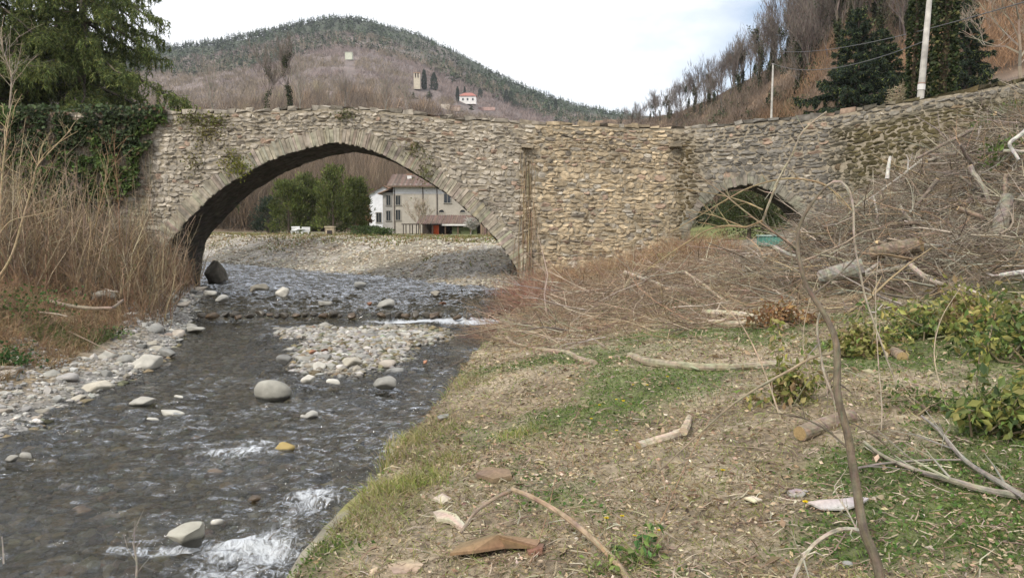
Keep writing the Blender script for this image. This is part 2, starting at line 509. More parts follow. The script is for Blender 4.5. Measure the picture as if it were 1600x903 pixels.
BAR = [(-4.1, 19.6, 2.3, 3.6, 0.42), (-3.3, 16.6, 1.5, 1.8, 0.36), (-2.6, 21.5, 1.6, 2.2, .40), (-6.0, 22.0, 1.3, 1.5, .34)]
def T(x, y, detail=True):
    x = np.asarray(x, float); y = np.asarray(y, float)
    x, y = np.broadcast_arrays(x, y)
    dR = x - xR(y) - (fbm(np.stack([y * .9, x * .3], -1), 3, 611) - .5) * .45 * (y < 31) * (y > 4); dL = xL(y) - x
    w = zw(y)
    # bed
    dep = np.minimum(-dR, -dL)
    bed = w - 0.12 - 0.28 * sstep(0, 1.6, dep)
    for bx, by, rx, ry, h in BAR:
        bed = bed + h * np.exp(-(((x - bx) / rx) ** 2 + ((y - by) / ry) ** 2) ** 1.6)
    bed = np.minimum(bed, w + 0.05)
    # right bank
    near = np.clip(tps(x, y), 0.45, 8.5)
    far = w - 0.02 + np.interp(dR, [0, 1.5, 4, 8, 15, 40, 200, 600], [0, .25, 0.95, 1.55, 1.6, 1.4, 1.4, 2.0])
    f = sstep(30.5, 35.5, y + np.clip(x - 3.0, 0, 12) * -0.6)
    right = near * (1 - f) + far * f
    # left bank
    nearL = w - 0.02 + np.interp(dL, [0, 1.2, 2.4, 4.4, 7, 14, 60], [0, .18, .42, 1.25, 1.75, 2.3, 3.0])
    farL = w - 0.02 + np.interp(dL, [0, .6, 1.5, 3, 8, 14, 60], [0, .3, .7, 1.1, 1.8, 2.4, 3.2])
    fl = sstep(17, 24, y)
    left = nearL * (1 - fl) + farL * fl
    wall = sstep(-0.06, 0.12, dR) * (y < 31.5) + sstep(-0.3, 0.3, dR) * (y >= 31.5)
    wl_ = sstep(-0.3, 0.3, dL)
    z = bed * (1 - wall) + right * wall
    z = np.where(dL > -0.3, bed * (1 - wl_) + left * wl_, z)
    if detail:
        p = np.stack([x, y], -1)
        land = np.clip(np.maximum(dR - .2, dL), 0, 1)
        z = z + (fbm(p * 0.5, 4, 3) - .5) * 0.22 * land + (fbm(p * .45 + 4, 4, 13) - .5) * 0.55 * sstep(35, 40, y) * np.clip(dR * .25, 0, 1) * (y < 75) + (fbm(p * 2.2, 3, 9) - .5) * 0.09 * np.clip(land + .5, 0, 1)
    return z

def axis(lo, hi, step, far, grow=1.18):
    a = list(np.arange(lo, hi, step)); s = step; v = hi
    b = []
    while v < far: b.append(v); s *= grow; v += s
    b.append(far)
    s = step; v = lo; c = []
    while v > -far:
        s *= grow; v -= s; c.append(max(v, -far))
    return np.array(c[::-1] + a + b)
gx, gy = axis(-15, 17, 0.15, 1500), axis(3, 44, 0.15, 1500)
GX, GY = np.meshgrid(gx, gy)
GZ = T(GX, GY)
P2 = np.stack([GX, GY], -1)
dRg, dLg = GX - xR(GY), xL(GY) - GX
n1, n2, n3 = fbm(P2 * 0.35, 4, 21), fbm(P2 * 1.3, 4, 33), fbm(P2 * 4.0, 3, 44)
def lerp3(a, b, t): return a * (1 - t[..., None]) + np.asarray(b) * t[..., None]
soil = lerp3(np.broadcast_to([.25, .195, .13], GX.shape + (3,)), [.345, .28, .195], sstep(.35, .65, n2))
GREENS = []
for _px, _py, _rx, _ry in ((925, 752, .45, .6), (1150, 752, .6, .5), (1300, 737, .5, .5), (1510, 822, .6, .5), (1425, 772, .5, .5), (1500, 652, .9, 1.2), (1520, 560, 1.2, 1.2), (925, 642, .5, .9), (850, 617, .5, .9), (1025, 852, .35, .4), (1100, 887, .4, .4), (1250, 827, .5, .4), (1330, 872, .6, .3), (840, 690, .5, .6), (1590, 720, .6, .8), (1060, 600, .8, .8), (860, 770, .4, .4)):
    _g = gp(_px, _py, 1.0); GREENS.append((_g[0], _g[1], _rx, _ry, .095))
BARES = []
for _px, _py, _rx, _ry in ((1040, 735, .5, .6), (1180, 665, .8, .8), (1360, 640, .6, .9), (720, 840, .7, .6), (640, 850, .5, .5), (800, 575, 1.0, 1.2), (1100, 800, .3, .25)):
    _g = gp(_px, _py, 1.0); BARES.append((_g[0], _g[1], _rx, _ry))
def green_mask(x, y):
    p = np.stack([x, y], -1)
    n = fbm(p * 0.55 + 3.1, 4, 71)
    dr = x - xR(y)
    bias = 0.045 + 0.07 * sstep(1.5, 5, x) * sstep(16, 8, y) + 0.06 * sstep(11, 5, y) - 0.10 * sstep(11, 17, y) - 0.07 * sstep(0.9, 0.2, dr)
    for bx, by, rx, ry, a in GREENS:
        bias = bias + a * np.exp(-(((x - bx) / rx) ** 2 + ((y - by) / ry) ** 2))
    for bx, by, rx, ry in BARES:
        bias = bias - .16 * np.exp(-(((x - bx) / rx) ** 2 + ((y - by) / ry) ** 2))
    return sstep(.43, .70, n + bias + (fbm(p * 3.0, 2, 72) - .5) * .12)
gm = green_mask(GX, GY) * (dRg > .1) * (GY < 31)
c = lerp3(soil, [.085, .125, .03], gm * .75)
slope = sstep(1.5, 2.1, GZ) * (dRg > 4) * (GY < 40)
c = lerp3(c, [.075, .058, .042], slope * .9)  # dark soil under the brush heap, with the shade among its branches painted in
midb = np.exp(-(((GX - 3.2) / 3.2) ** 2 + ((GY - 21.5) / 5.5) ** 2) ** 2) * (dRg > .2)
c = lerp3(c, [.11, .08, .055], midb * .85)  # ground darkened here as painted shade in the gaps of the brushwood
under = (dRg > 5) * sstep(27, 31, GY) * (GY < 60)
c = lerp3(c, lerp3(np.broadcast_to([.26, .23, .18], GX.shape + (3,)), [.12, .18, .05], sstep(.45, .6, n1)), under * 1.0)
lb = lerp3(lerp3(np.broadcast_to([.24, .23, .21], GX.shape + (3,)), [.30, .225, .13], sstep(.9, 2.6, dLg + n2)), [.13, .14, .05], sstep(.55, .66, n1) * sstep(2, 4, dLg) * .7)
c = np.where((dLg > -.2)[..., None], lb, c)
gravel = lerp3(np.broadcast_to([.36, .33, .29], GX.shape + (3,)), [.24, .21, .16], sstep(.45, .62, n1))
gravel = lerp3(gravel, [.20, .15, .10], sstep(.5, .62, fbm(P2 * .4, 3, 6)) * sstep(2, 6, dRg))
gravel = lerp3(gravel, [.22, .20, .09], sstep(.52, .66, fbm(P2 * .22, 3, 5)) * sstep(6, 14, dRg))
gravel = lerp3(gravel, [.17, .19, .07], sstep(9, 16, dRg) * .6)
c = np.where(((GY > 33.5) & (dRg > -.3) & (GX < 6))[..., None], gravel, c)
c = lerp3(c, [.17, .15, .085], sstep(70, 140, np.hypot(GX, GY)))
bedc = lerp3(np.broadcast_to([.10, .088, .055], GX.shape + (3,)), [.19, .15, .085], sstep(.4, .6, n3))
inr = (dRg < 0) & (dLg < 0)
bedc = lerp3(bedc, [.28, .26, .22], sstep(-.06, .02, GZ - zw(GY)))
c = np.where(inr[..., None], bedc, c)
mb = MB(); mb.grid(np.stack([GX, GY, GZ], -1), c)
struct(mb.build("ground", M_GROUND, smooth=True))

# water: one sheet that follows the channel, with the little fall at the weir
wy = np.concatenate([np.arange(-6, 4, .5), np.arange(4, 16, .055), np.arange(16, 30, .09), np.arange(30, 62, .14), np.arange(62, 140, 2.0)])
wu = np.linspace(0, 1, 190)
WY, WU = np.meshgrid(wy, wu, indexing='ij')
WX = (xL(WY) - 0.9) * (1 - WU) + (xR(WY) + 0.12 + 0.8 * sstep(31, 34, WY)) * WU
WP = np.stack([WX + 0.1 * WY, WY * 1.9 - 0.25 * WX], -1)
wn_ = fbm(WP * 0.8, 5, 101, 0.55) - .5
wn2 = fbm(WP * 2.6 + 5, 3, 115) - .5
def blob(px, py, rx, ry, z=0.0):
    g = gp(px, py, z)
    return np.exp(-(((WX - g[0]) / rx) ** 2 + ((WY - g[1]) / ry) ** 2))
FO = np.zeros_like(WX)
for px, py, rx, ry, a in [(466, 795, .5, .9, .25), (420, 848, .65, .8, .21), (497, 766, .35, .45, .34), (380, 880, .6, .4, .2), (392, 708, .7, .5, .30), (330, 730, .6, .25, .2), (640, 690, .5, .3, .24), (300, 840, .8, .18, .22), (120, 760, .5, .2, .22), (560, 640, .6, .25, .2), (410, 690, .5, .35, .3), (250, 715, 1.0, .35, .24),
                          (75, 745, .8, .3, .28), (215, 845, 1.3, .25, .28), (40, 885, .5, .25, .24), (300, 885, .7, .2, .10), (590, 672, .8, .5, .2),
                          (725, 545, .8, 1.2, .30), (700, 575, .8, .8, .2), (760, 510, .7, .9, .28), (350, 497, 1.2, .8, .32), (345, 555, 1.3, .8, .25), (320, 590, 1.6, .9, .18), (360, 525, 1.5, .7, .2),
                          (480, 620, 2.2, .8, .12), (620, 720, .8, .8, .15), (150, 790, 1.6, .6, .14), (330, 650, 1.6, .7, .16)]:
    FO = FO + a * .95 * blob(px, py, rx, ry)
weirx = np.abs(WY - 24.05)
FO = FO + 0.46 * np.exp(-(weirx / .28) ** 2) * sstep(-4.8, -3.6, WX) * (0.55 + 0.8 * (fbm(np.stack([WX * 1.1, WX * 0], -1), 3, 77))) + 0.30 * np.exp(-(weirx / .35) ** 2) * sstep(-10.5, -9, WX)
FO = FO + 0.22 * np.exp(-(np.abs(WY - 23.6) / .35) ** 2) * sstep(-3.2, -2.4, WX) * sstep(.2, -.8, WX)
low_ = .45 + 1.1 * sstep(.35, .65, fbm(np.stack([WX, WY], -1) * .45, 3, 131))
rough_ = 0.6 * low_ + 1.3 * np.clip(FO, 0, .7) + 0.35 * sstep(17, 8, WY)
FO = FO + 0.10 * sstep(.05, .22, wn_) * sstep(26, 20, WY)
WZ = zw(WY) + (wn_ * 0.22 + wn2 * 0.11) * rough_ * sstep(45, 14, WY) ** .5 + (wn_ * .16 + wn2 * .14) * (WY > 24.3)
mb = MB(); mb.grid(np.stack([WX, WY, WZ], -1), (0.1, 0.1, 0.1), np.clip(FO, 0.001, 1))
struct(mb.build("water", M_WATER, smooth=True))

# low concrete retaining wall along the right bank
yy = np.arange(2.0, 31.2, .25)
jit = (fbm(np.stack([yy * .55, yy * 0], -1), 4, 61) - .5) * .5
xw = xR(yy) + .10 + jit * .7 + .12 * sstep(7, 10, yy)
prof = [(-.52, -.75), (-.34, -.05), (-.20, .40), (-.14, .47), (-.04, .50), (.22, .49), (.28, .2)]
G = np.stack([np.stack([xw + a + (fbm(np.stack([yy * 1.5, yy * 0 + k], -1), 3, 8) - .5) * .08, yy, np.full_like(yy, b) + .03 * jit + (fbm(np.stack([yy * 1.1, yy * 0 + 9 + k * .2], -1), 3, 18) - .5) * .12 - .04], -1) for k, (a, b) in enumerate(prof)], 1)
G[..., 2] -= .12 * sstep(6.5, 9, G[..., 1])
mb = MB(); mb.grid(G, lerp3(np.broadcast_to([.29, .265, .20], G.shape), [.20, .19, .07], sstep(.45, .6, fbm(G[..., :2] * 1.4, 3, 6))))
tag(mb.build("retaining_wall", M_CONCRETE, smooth=True), "low grey concrete wall edging the grassy bank beside the river", "wall")
# ---------------------------------------------------------------- hills (each a real slope at its own distance)
class Slope:
    def __init__(self, pxs, Ys, pys):
        self.px, self.Y, self.py = np.asarray(pxs, float), np.asarray(Ys, float), np.asarray(pys, float)   # (n,), (n,k), (n,k)
        self.k = self.Y.shape[1]
    def at(self, px, v):
        """px, v in 0..k-1 -> world points"""
        px = np.asarray(px, float); v = np.clip(np.asarray(v, float), 0, self.k - 1.001)
        i = np.clip(np.searchsorted(self.px, px) - 1, 0, len(self.px) - 2)
        a = np.clip((px - self.px[i]) / (self.px[i + 1] - self.px[i]), 0, 1)
        j = v.astype(int); b = v - j
        def bl(A): return (A[i, j] * (1 - a) + A[i + 1, j] * a) * (1 - b) + (A[i, j + 1] * (1 - a) + A[i + 1, j + 1] * a) * b
        return pix(px, bl(self.py), bl(self.Y))
    def find(self, px, py):
        v = np.linspace(0, self.k - 2, 400)
        P = self.at(np.full(400, px), v)
        i = np.clip(np.searchsorted(self.px, px) - 1, 0, len(self.px) - 2)
        a = (px - self.px[i]) / (self.px[i + 1] - self.px[i])
        pys = self.py[i] * (1 - a) + self.py[i + 1] * a
        vv = np.interp(-py, -pys, np.arange(self.k))
        return self.at(px, vv)
pxc = np.array([-500, -300, -100, 100, 200, 320, 400, 435, 470, 500, 540, 570, 600, 650, 700, 740, 780, 820, 850, 900, 960, 1030, 1100, 1300, 1700])
rpy = np.array([120, 110, 100, 92, 84, 70, 55, 47, 39, 33, 31, 35, 44, 58, 80, 102, 121, 140, 152, 168, 180, 186, 190, 195, 200])
w = np.array([0, .1, .42, .62, .8, 1.0])
pyk = 367 + (rpy[:, None] - 367) * w[None]
Yk = np.tile(np.array([125., 170, 260, 420, 650, 950]), (len(pxc), 1))
FARH = Slope(pxc, np.concatenate([Yk, Yk[:, -1:] + 160], 1), np.concatenate([pyk, rpy[:, None] + 14], 1))
U, V = np.meshgrid(np.linspace(-500, 1700, 200), np.linspace(0, 5.99, 120))
Pf = FARH.at(U, V)
Pf[..., 2] += (fbm(Pf[..., :2] * .02, 4, 5) - .5) * 10 * np.clip(V, 0, 1)
cn = fbm(Pf[..., :2] * .012, 4, 8)
cf = lerp3(np.broadcast_to([.17, .125, .085], U.shape + (3,)), [.17, .135, .12], sstep(2.0, 3.0, V))
cf = lerp3(cf, [.22, .20, .12], sstep(.55, .65, cn) * sstep(3.2, 2.2, V))
cf = lerp3(cf, [.055, .065, .04], sstep(4.4, 4.8, V + (cn - .5)))
mb = MB(); mb.grid(Pf, cf)
struct(mb.build("far_hill", M_HILL, smooth=True))

pxr = np.array([930, 1000, 1060, 1110, 1150, 1200, 1250, 1275, 1300, 1400, 1600, 2000, 2600])
rr = np.array([189, 186, 174, 154, 136, 106, 66, 45, 15, -80, -250, -450, -600])
Yr = np.array([270, 250, 225, 200, 180, 165, 155, 150, 145, 135, 125, 120, 120])
bp_ = np.array([368, 370, 372, 373, 374, 375, 374, 260, 188, 166, 132, 60, 0])
Yb = np.array([72, 70, 66, 64, 62, 60, 58, 44, 37, 36, 35, 35, 35])
_h = np.clip((pxr - 1260) / 40.0, 0, 1)[:, None]
wk = np.array([[0, .25, .5, .76, 1.0]]) * (1 - _h) + np.array([[0, .02, .36, .70, 1.0]]) * _h
yk = np.array([[0, .13, .32, .58, 1.0]]) * (1 - _h) + np.array([[0, .27, .44, .68, 1.0]]) * _h
RIGHT = Slope(pxr, np.concatenate([Yb[:, None] + (Yr - Yb)[:, None] * yk, Yr[:, None] + 40], 1),
              np.concatenate([bp_[:, None] + (rr - bp_)[:, None] * wk, rr[:, None] + 30], 1))
def hill_z(px, Y):
    P = RIGHT.at(np.full(300, float(px)), np.linspace(0, 4, 300))
    return float(np.interp(Y, P[:, 1], P[:, 2]))
U, V = np.meshgrid(np.linspace(930, 2600, 220), np.linspace(0, 4.99, 100))
Pr = RIGHT.at(U, V)
Pr[..., 2] += (fbm(Pr[..., :2] * .06, 4, 15) - .5) * 3.5 * np.clip((V - .6) * 1.5, 0, 1) * np.clip(4.4 - V, .15, 1)
cn = fbm(Pr[..., :2] * .05, 4, 28)
cr = lerp3(np.broadcast_to([.19, .125, .075], U.shape + (3,)), [.13, .095, .07], sstep(.45, .6, cn))
cr = lerp3(cr, lerp3(np.broadcast_to([.13, .15, .05], U.shape + (3,)), [.10, .085, .05], sstep(.4, .6, cn)), (sstep(.9, .5, V) * (U < 1285)))
cr = lerp3(cr, [.07, .085, .03], sstep(.56, .66, fbm(Pr[..., :2] * .09, 3, 31)) * .7)
mb = MB(); mb.grid(Pr, cr)
struct(mb.build("right_hill", M_HILL, smooth=True))
# ---------------------------------------------------------------- the stone bridge
A0 = pix(525, 400, 32.0); A0[2] = 0
AM, AW = math.radians(2.6), math.radians(-12.0)
eM = np.array([math.cos(AM), math.sin(AM)]); eW = np.array([math.cos(AW), math.sin(AW)])
def plane_hit(px, py, o, e):
    d = ray(px, py)
    n = np.array([-e[1], e[0]])
    t = ((o - EYE[:2]) @ n) / (d[..., :2] @ n)
    return EYE + d * t[..., None]
_c = plane_hit(np.array(1067.0), np.array(300.0), A0[:2], eM)
SC = float((_c[:2] - A0[:2]) @ eM)                     # where the wing wall turns
C0 = A0[:2] + eM * SC
def face(px, py):
    px, py = np.asarray(px, float), np.asarray(py, float)
    px, py = np.broadcast_arrays(px, py)
    a = plane_hit(px, py, A0[:2], eM); b = plane_hit(px, py, C0, eW)
    sa = (a[..., :2] - A0[:2]) @ eM; sb = SC + (b[..., :2] - C0) @ eW
    return np.where(px <= 1067, sa, sb), np.where(px <= 1067, a[..., 2], b[..., 2])
def plan(s, off=0.0):
    """front face point at s; off > 0 goes into the wall"""
    s = np.asarray(s, float); off = np.asarray(off, float)
    m = (s <= SC)[..., None]
    p = np.where(m, A0[:2] + eM * s[..., None], C0 + eW * (s - SC)[..., None])
    nM, nW = np.array([-eM[1], eM[0]]), np.array([-eW[1], eW[0]])
    k = sstep(SC - .3, SC + .3, s)[..., None]
    n = unit(nM * (1 - k) + nW * k)
    return p + n * off[..., None]
def F3(s, z, off=0.0):
    s, z, off = np.broadcast_arrays(np.asarray(s, float), np.asarray(z, float), np.asarray(off, float))
    return np.concatenate([plan(s, off), z[..., None]], -1)

tp = np.array([(-260, 172), (-150, 172), (0, 171), (120, 173), (235, 177), (300, 175), (350, 174), (450, 170), (500, 168), (540, 167), (600, 172), (650, 177), (700, 183), (800, 189), (900, 194), (1000, 198), (1066, 199),
               (1068, 199), (1110, 197), (1150, 193), (1210, 186), (1300, 178), (1400, 160), (1500, 143), (1600, 125), (1700, 108), (1800, 92)], float)
ts, tz = face(tp[:, 0], tp[:, 1])
def top(s): return np.interp(s, ts, tz) 
A1 = np.array([(250, 470), (256, 420), (260, 395), (267, 374), (297, 340), (327, 310), (350, 291), (375, 276), (399, 261), (425, 249), (450, 240), (487, 229), (525, 223), (562, 229), (600, 242), (637, 263), (662, 278), (700, 303), (737, 334), (762, 358), (782, 381), (799, 404), (810, 425), (816, 450), (819, 490)], float)
A2 = np.array([(1076, 420), (1077, 380), (1079, 358), (1086, 340), (1100, 320), (1120, 303), (1145, 292), (1168, 288), (1192, 292), (1215, 303), (1235, 318), (1250, 334), (1259, 350), (1263, 370), (1264, 420)], float)
arches = []
for A, ring in ((A1, .80), (A2, .52)):
    s, z = face(A[:, 0], A[:, 1])
    pl = spline(np.stack([s, z], -1), 260)
    d = unit(np.gradient(pl, axis=0)); nrm = np.stack([-d[:, 1], d[:, 0]], -1)      # outward (above the arch)
    arches.append(dict(pl=pl, n=nrm, ring=ring * .78))
def in_arch(s, z, grow=0.0):
    r = np.zeros(np.shape(s), bool)
    for a in arches:
        pl = a["pl"] + a["n"] * grow
        lo, hi = pl[:, 0].min(), pl[:, 0].max()
        zi = np.interp(s, np.maximum.accumulate(pl[:, 0]), pl[:, 1])
        r |= (s > lo) & (s < hi) & (z < zi)
    return r
WID = 4.4
bridge = empty("stone_bridge", (A0[0], A0[1], 0), "old humpbacked rubble stone bridge with one wide and one small arch", "bridge")
# core: mortar faces, deck, parapet tops
S0, S1 = float(ts[0]), float(ts[-1])
ss = np.arange(S0, S1, .25)
for a in arches: ss = np.concatenate([ss, a["pl"][::3, 0], [a["pl"][:, 0].min() - .001, a["pl"][:, 0].max() + .001]])
ss = np.unique(np.round(ss, 4))
zb = np.full_like(ss, -1.0)
for a in arches:
    pl = a["pl"]; xs = np.maximum.accumulate(pl[:, 0])
    m = (ss >= pl[:, 0].min()) & (ss <= pl[:, 0].max())
    zb[m] = np.interp(ss[m], xs, pl[:, 1])
zt = top(ss) - .07
mcol = (.31, .265, .195)
mb = MB()
for off in (0.0, WID):
    G = np.stack([F3(ss, zb, off), F3(ss, zb * .5 + zt * .5, off), F3(ss, zt, off)], 0)
    mb.grid(G, mcol)
for o0, o1, dz in ((0, .42, 0), (.42, WID - .42, -.95), (WID - .42, WID, 0)):
    mb.grid(np.stack([F3(ss, zt + dz, o0), F3(ss, zt + dz, o1)], 0), mcol)
for off in (.42, WID - .42):
    mb.grid(np.stack([F3(ss, zt - .95, off), F3(ss, zt, off)], 0), mcol)
mb.build("wall_core", M_MORTAR, bridge)
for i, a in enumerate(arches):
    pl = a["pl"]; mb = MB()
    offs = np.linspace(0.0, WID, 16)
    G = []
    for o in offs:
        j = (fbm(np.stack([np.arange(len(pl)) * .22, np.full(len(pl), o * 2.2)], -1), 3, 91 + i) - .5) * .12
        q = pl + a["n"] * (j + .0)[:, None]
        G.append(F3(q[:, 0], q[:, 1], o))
    mb.grid(np.array(G), jcol((.085, .074, .058), len(pl) * 16, .25).reshape(16, len(pl), 3))  # damp soffit stone, darkened further to carry the vault's shade in its colour
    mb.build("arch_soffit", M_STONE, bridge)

# facing stones: rough courses that follow the hump of the parapet
def stone_col(s, z, n):
    px_like = s
    tan = np.array([.39, .31, .205]); grey = np.array([.29, .265, .225]); light = np.array([.43, .385, .315]); dark = np.array([.17, .145, .115]); pink = np.array([.34, .245, .18])
    ctr = sstep(7.0, 8.6, s) * sstep(SC + .6, SC - 1.0, s)           # the tan buttress beside the recess
    wing = sstep(SC, SC + .8, s)
    nz = fbm(np.stack([s * .35, z * .5], -1), 3, 12)
    r = RNG.random(n)
    base = tan * ctr[:, None] + (1 - ctr - wing)[:, None] * (grey * .85 + tan * .22) * 1.06 + wing[:, None] * grey * .68
    c = base * (1 + .15 * RNG.normal(size=(n, 1))) * (.78 + .44 * nz[:, None]) 
    c = np.where((r < .08)[:, None], light * (.75 + .3 * RNG.random((n, 1))), c)
    c = np.where((r > .93)[:, None], dark * (.9 + .6 * RNG.random((n, 1))), c)
    c = np.where(((r > .80) & (r < .86))[:, None], pink * (.7 + .5 * RNG.random((n, 1))), c)
    # moss and damp: the dark corner where the wing starts, and the mossy high end of the wing
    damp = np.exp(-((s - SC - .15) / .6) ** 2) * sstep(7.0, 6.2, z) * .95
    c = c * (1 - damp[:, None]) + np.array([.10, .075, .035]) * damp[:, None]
    moss = sstep(SC + 5.2, SC + 8.0, s + (fbm(np.stack([s, z], -1) * .8, 3, 3) - .5) * 4) * sstep(.02, .10, (top(s) - z) / 8 + .0) * .85
    c = c * (1 - moss[:, None]) + np.array([.085, .068, .022]) * moss[:, None]
    lich = sstep(.60, .72, fbm(np.stack([s * .9, z * .9], -1), 3, 55)) * sstep(-6, -9, s) * .5
    c = c * (1 - lich[:, None]) + np.array([.16, .16, .05]) * lich[:, None]
    return np.clip(c * 1.0, .02, .7)
rows_z = [-0.5]
tref = 7.6
while rows_z[-1] < tref - .28:
    rows_z.append(rows_z[-1] + float(RNG.choice([.14, .16, .18, .21, .24])))
rows_z[-1] = tref - .14
cells = []
for k in range(len(rows_z) - 1):
    v0, v1 = rows_z[k], rows_z[k + 1]
    s = S0 + RNG.random() * .3
    while s < S1:
        ln = float(np.clip(RNG.lognormal(math.log(.25), .36), .14, .55)) * (0.75 + .25 * (v1 - v0) / .16)
        if RNG.random() < .10 and v1 - v0 > .15:
            m = v0 + (v1 - v0) * RNG.uniform(.4, .6)
            cells.append((s, s + ln, v0, m)); cells.append((s, s + ln, m, v1))
        else:
            cells.append((s, s + ln, v0 + RNG.normal() * .020, v1 + RNG.normal() * .020))
        s += ln
cells = np.array(cells)
# wander of the courses, so that no bed joint runs dead straight
def wave(s, z): return (fbm(np.stack([s * .55, z * .9], -1), 3, 66) - .5) * .17
def warp(s, v):
    z = v * 1.0
    z = -0.5 + (v + .5) * (top(s) + .5) / (tref + .5)
    return z + wave(s, z) * np.clip((tref - .2 - v) / .8, 0, 1)
def add_stones(mb, cells, colf, proud=.06, gap=.020, keep=None, warpf=warp, ring8=8):
    sc, vc = cells[:, :2].mean(1), cells[:, 2:].mean(1)
    hs, hv = (cells[:, 1] - cells[:, 0]) / 2 - gap * .5, (cells[:, 3] - cells[:, 2]) / 2 - gap * .42
    n = len(cells)
    ang = (np.arange(8) + .5) / 8 * 2 * math.pi
    # rounded rectangle outline
    cx, cy = np.cos(ang), np.sin(ang)
    m = np.maximum(np.abs(cx), np.abs(cy))
    ux, uy = cx / m, cy / m
    P = []
    jx, jy = RNG.normal(size=(n, 8)) * .10, RNG.normal(size=(n, 8)) * .14
    dep = proud * (0.55 + .75 * RNG.random(n))
    tilt = RNG.normal(size=(n, 2)) * .020
    for scale, off in ((1.06, -.5), (.98, .55), (.84, 1.0), (.40, 1.08)):
        a = sc[:, None] + hs[:, None] * (ux[None] * scale + jx * scale)
        b = vc[:, None] + hv[:, None] * (uy[None] * scale + jy * scale)
        o = dep[:, None] * off + (tilt[:, :1] * ux[None] + tilt[:, 1:] * uy[None]) * (off > 0) + RNG.normal(size=(n, 8)) * .006 * (off > 0)
        P.append((a, b, -o))
    P.append((sc[:, None], vc[:, None], -(dep * 1.1)[:, None]))
    a = np.concatenate([p[0] for p in P], 1); b = np.concatenate([p[1] for p in P], 1); o = np.concatenate([p[2] for p in P], 1)
    z = warpf(a, b) if warpf else b
    v = F3(a, z, o)                                   # (n, 33, 3)
    k = np.arange(8)
    q = np.concatenate([np.stack([r * 8 + k, r * 8 + (k + 1) % 8, (r + 1) * 8 + (k + 1) % 8, (r + 1) * 8 + k], -1) for r in range(3)])
    t = np.stack([24 + k, 24 + (k + 1) % 8, np.full(8, 32)], -1)
    base = np.arange(n)[:, None, None] * 33
    col = colf(sc, warpf(sc, vc) if warpf else vc, n)
    mb.add(v.reshape(-1, 3), quads=(base + q[None]).reshape(-1, 4), tris=(base + t[None]).reshape(-1, 3), col=np.repeat(col, 33, 0))
sc_, zc_ = cells[:, :2].mean(1), warp(cells[:, :2].mean(1), cells[:, 2:].mean(1))
keep = np.ones(len(cells), bool)
for a in arches:
    pl = a["pl"] + a["n"] * (a["ring"] * .86)
    zi = np.interp(sc_, np.maximum.accumulate(pl[:, 0]), pl[:, 1])
    keep &= ~((sc_ > pl[:, 0].min()) & (sc_ < pl[:, 0].max()) & (zc_ < zi))
    pl = a["pl"]
    for f in (0, 1):                                  # nothing may stick out into the opening
        keep &= ~in_arch(cells[:, f], zc_, .15)
# the recess beside the wide arch
sr, zr_ = face(np.array([815., 832.]), np.array([232., 430.]))
recess = (sc_ > sr[0]) & (sc_ < sr[1]) & (zc_ < zr_[0]); keep &= ~(recess & (RNG.random(len(sc_)) < .08))
core_m = in_arch(sc_, zc_, 0)
cells_f = cells[keep]
mb = MB(); add_stones(mb, cells_f, stone_col, .027, .010)
mb.build("stone_facing", M_STONE, bridge)
# coping: flat capping stones along both parapets
def coping(off0, sgn):
    s = S0; mb = MB()
    while s < S1 - .9:
        ln = float(RNG.uniform(.2, .6)); h = float(RNG.uniform(.07, .16))
        if off0 < 1 and s < ts[4] - .2:
            s += ln; continue
        sm = s + ln / 2; p = F3(sm, 0, off0 + .2)
        e = eM if sm <= SC else eW
        rz = math.atan2(e[1], e[0])
        sl = (top(s + ln) - top(s)) / ln
        B = MB(); B.box((0, 0, 0), (ln - .02, .44 + RNG.uniform(-.04, .04), h))
        v = B.v[0] + RNG.normal(size=(8, 3)) * .028
        v[:, 2] += v[:, 0] * sl
        v = v @ np.array([[math.cos(rz), math.sin(rz), 0], [-math.sin(rz), math.cos(rz), 0], [0, 0, 1]])
        col = stone_col(np.array([sm]), np.array([7.0]), 1)[0] * RNG.uniform(.6, 1.05)
        mb.add(v + [p[0], p[1], top(sm) - .07 + h / 2 + RNG.uniform(-.02, .02)], quads=B.q[0], col=np.clip(col, .03, .6))
        s += ln
    return mb
coping(-.01, 1).build("coping", M_STONE, bridge)
coping(WID - .34, 1).build("coping", M_STONE, bridge)
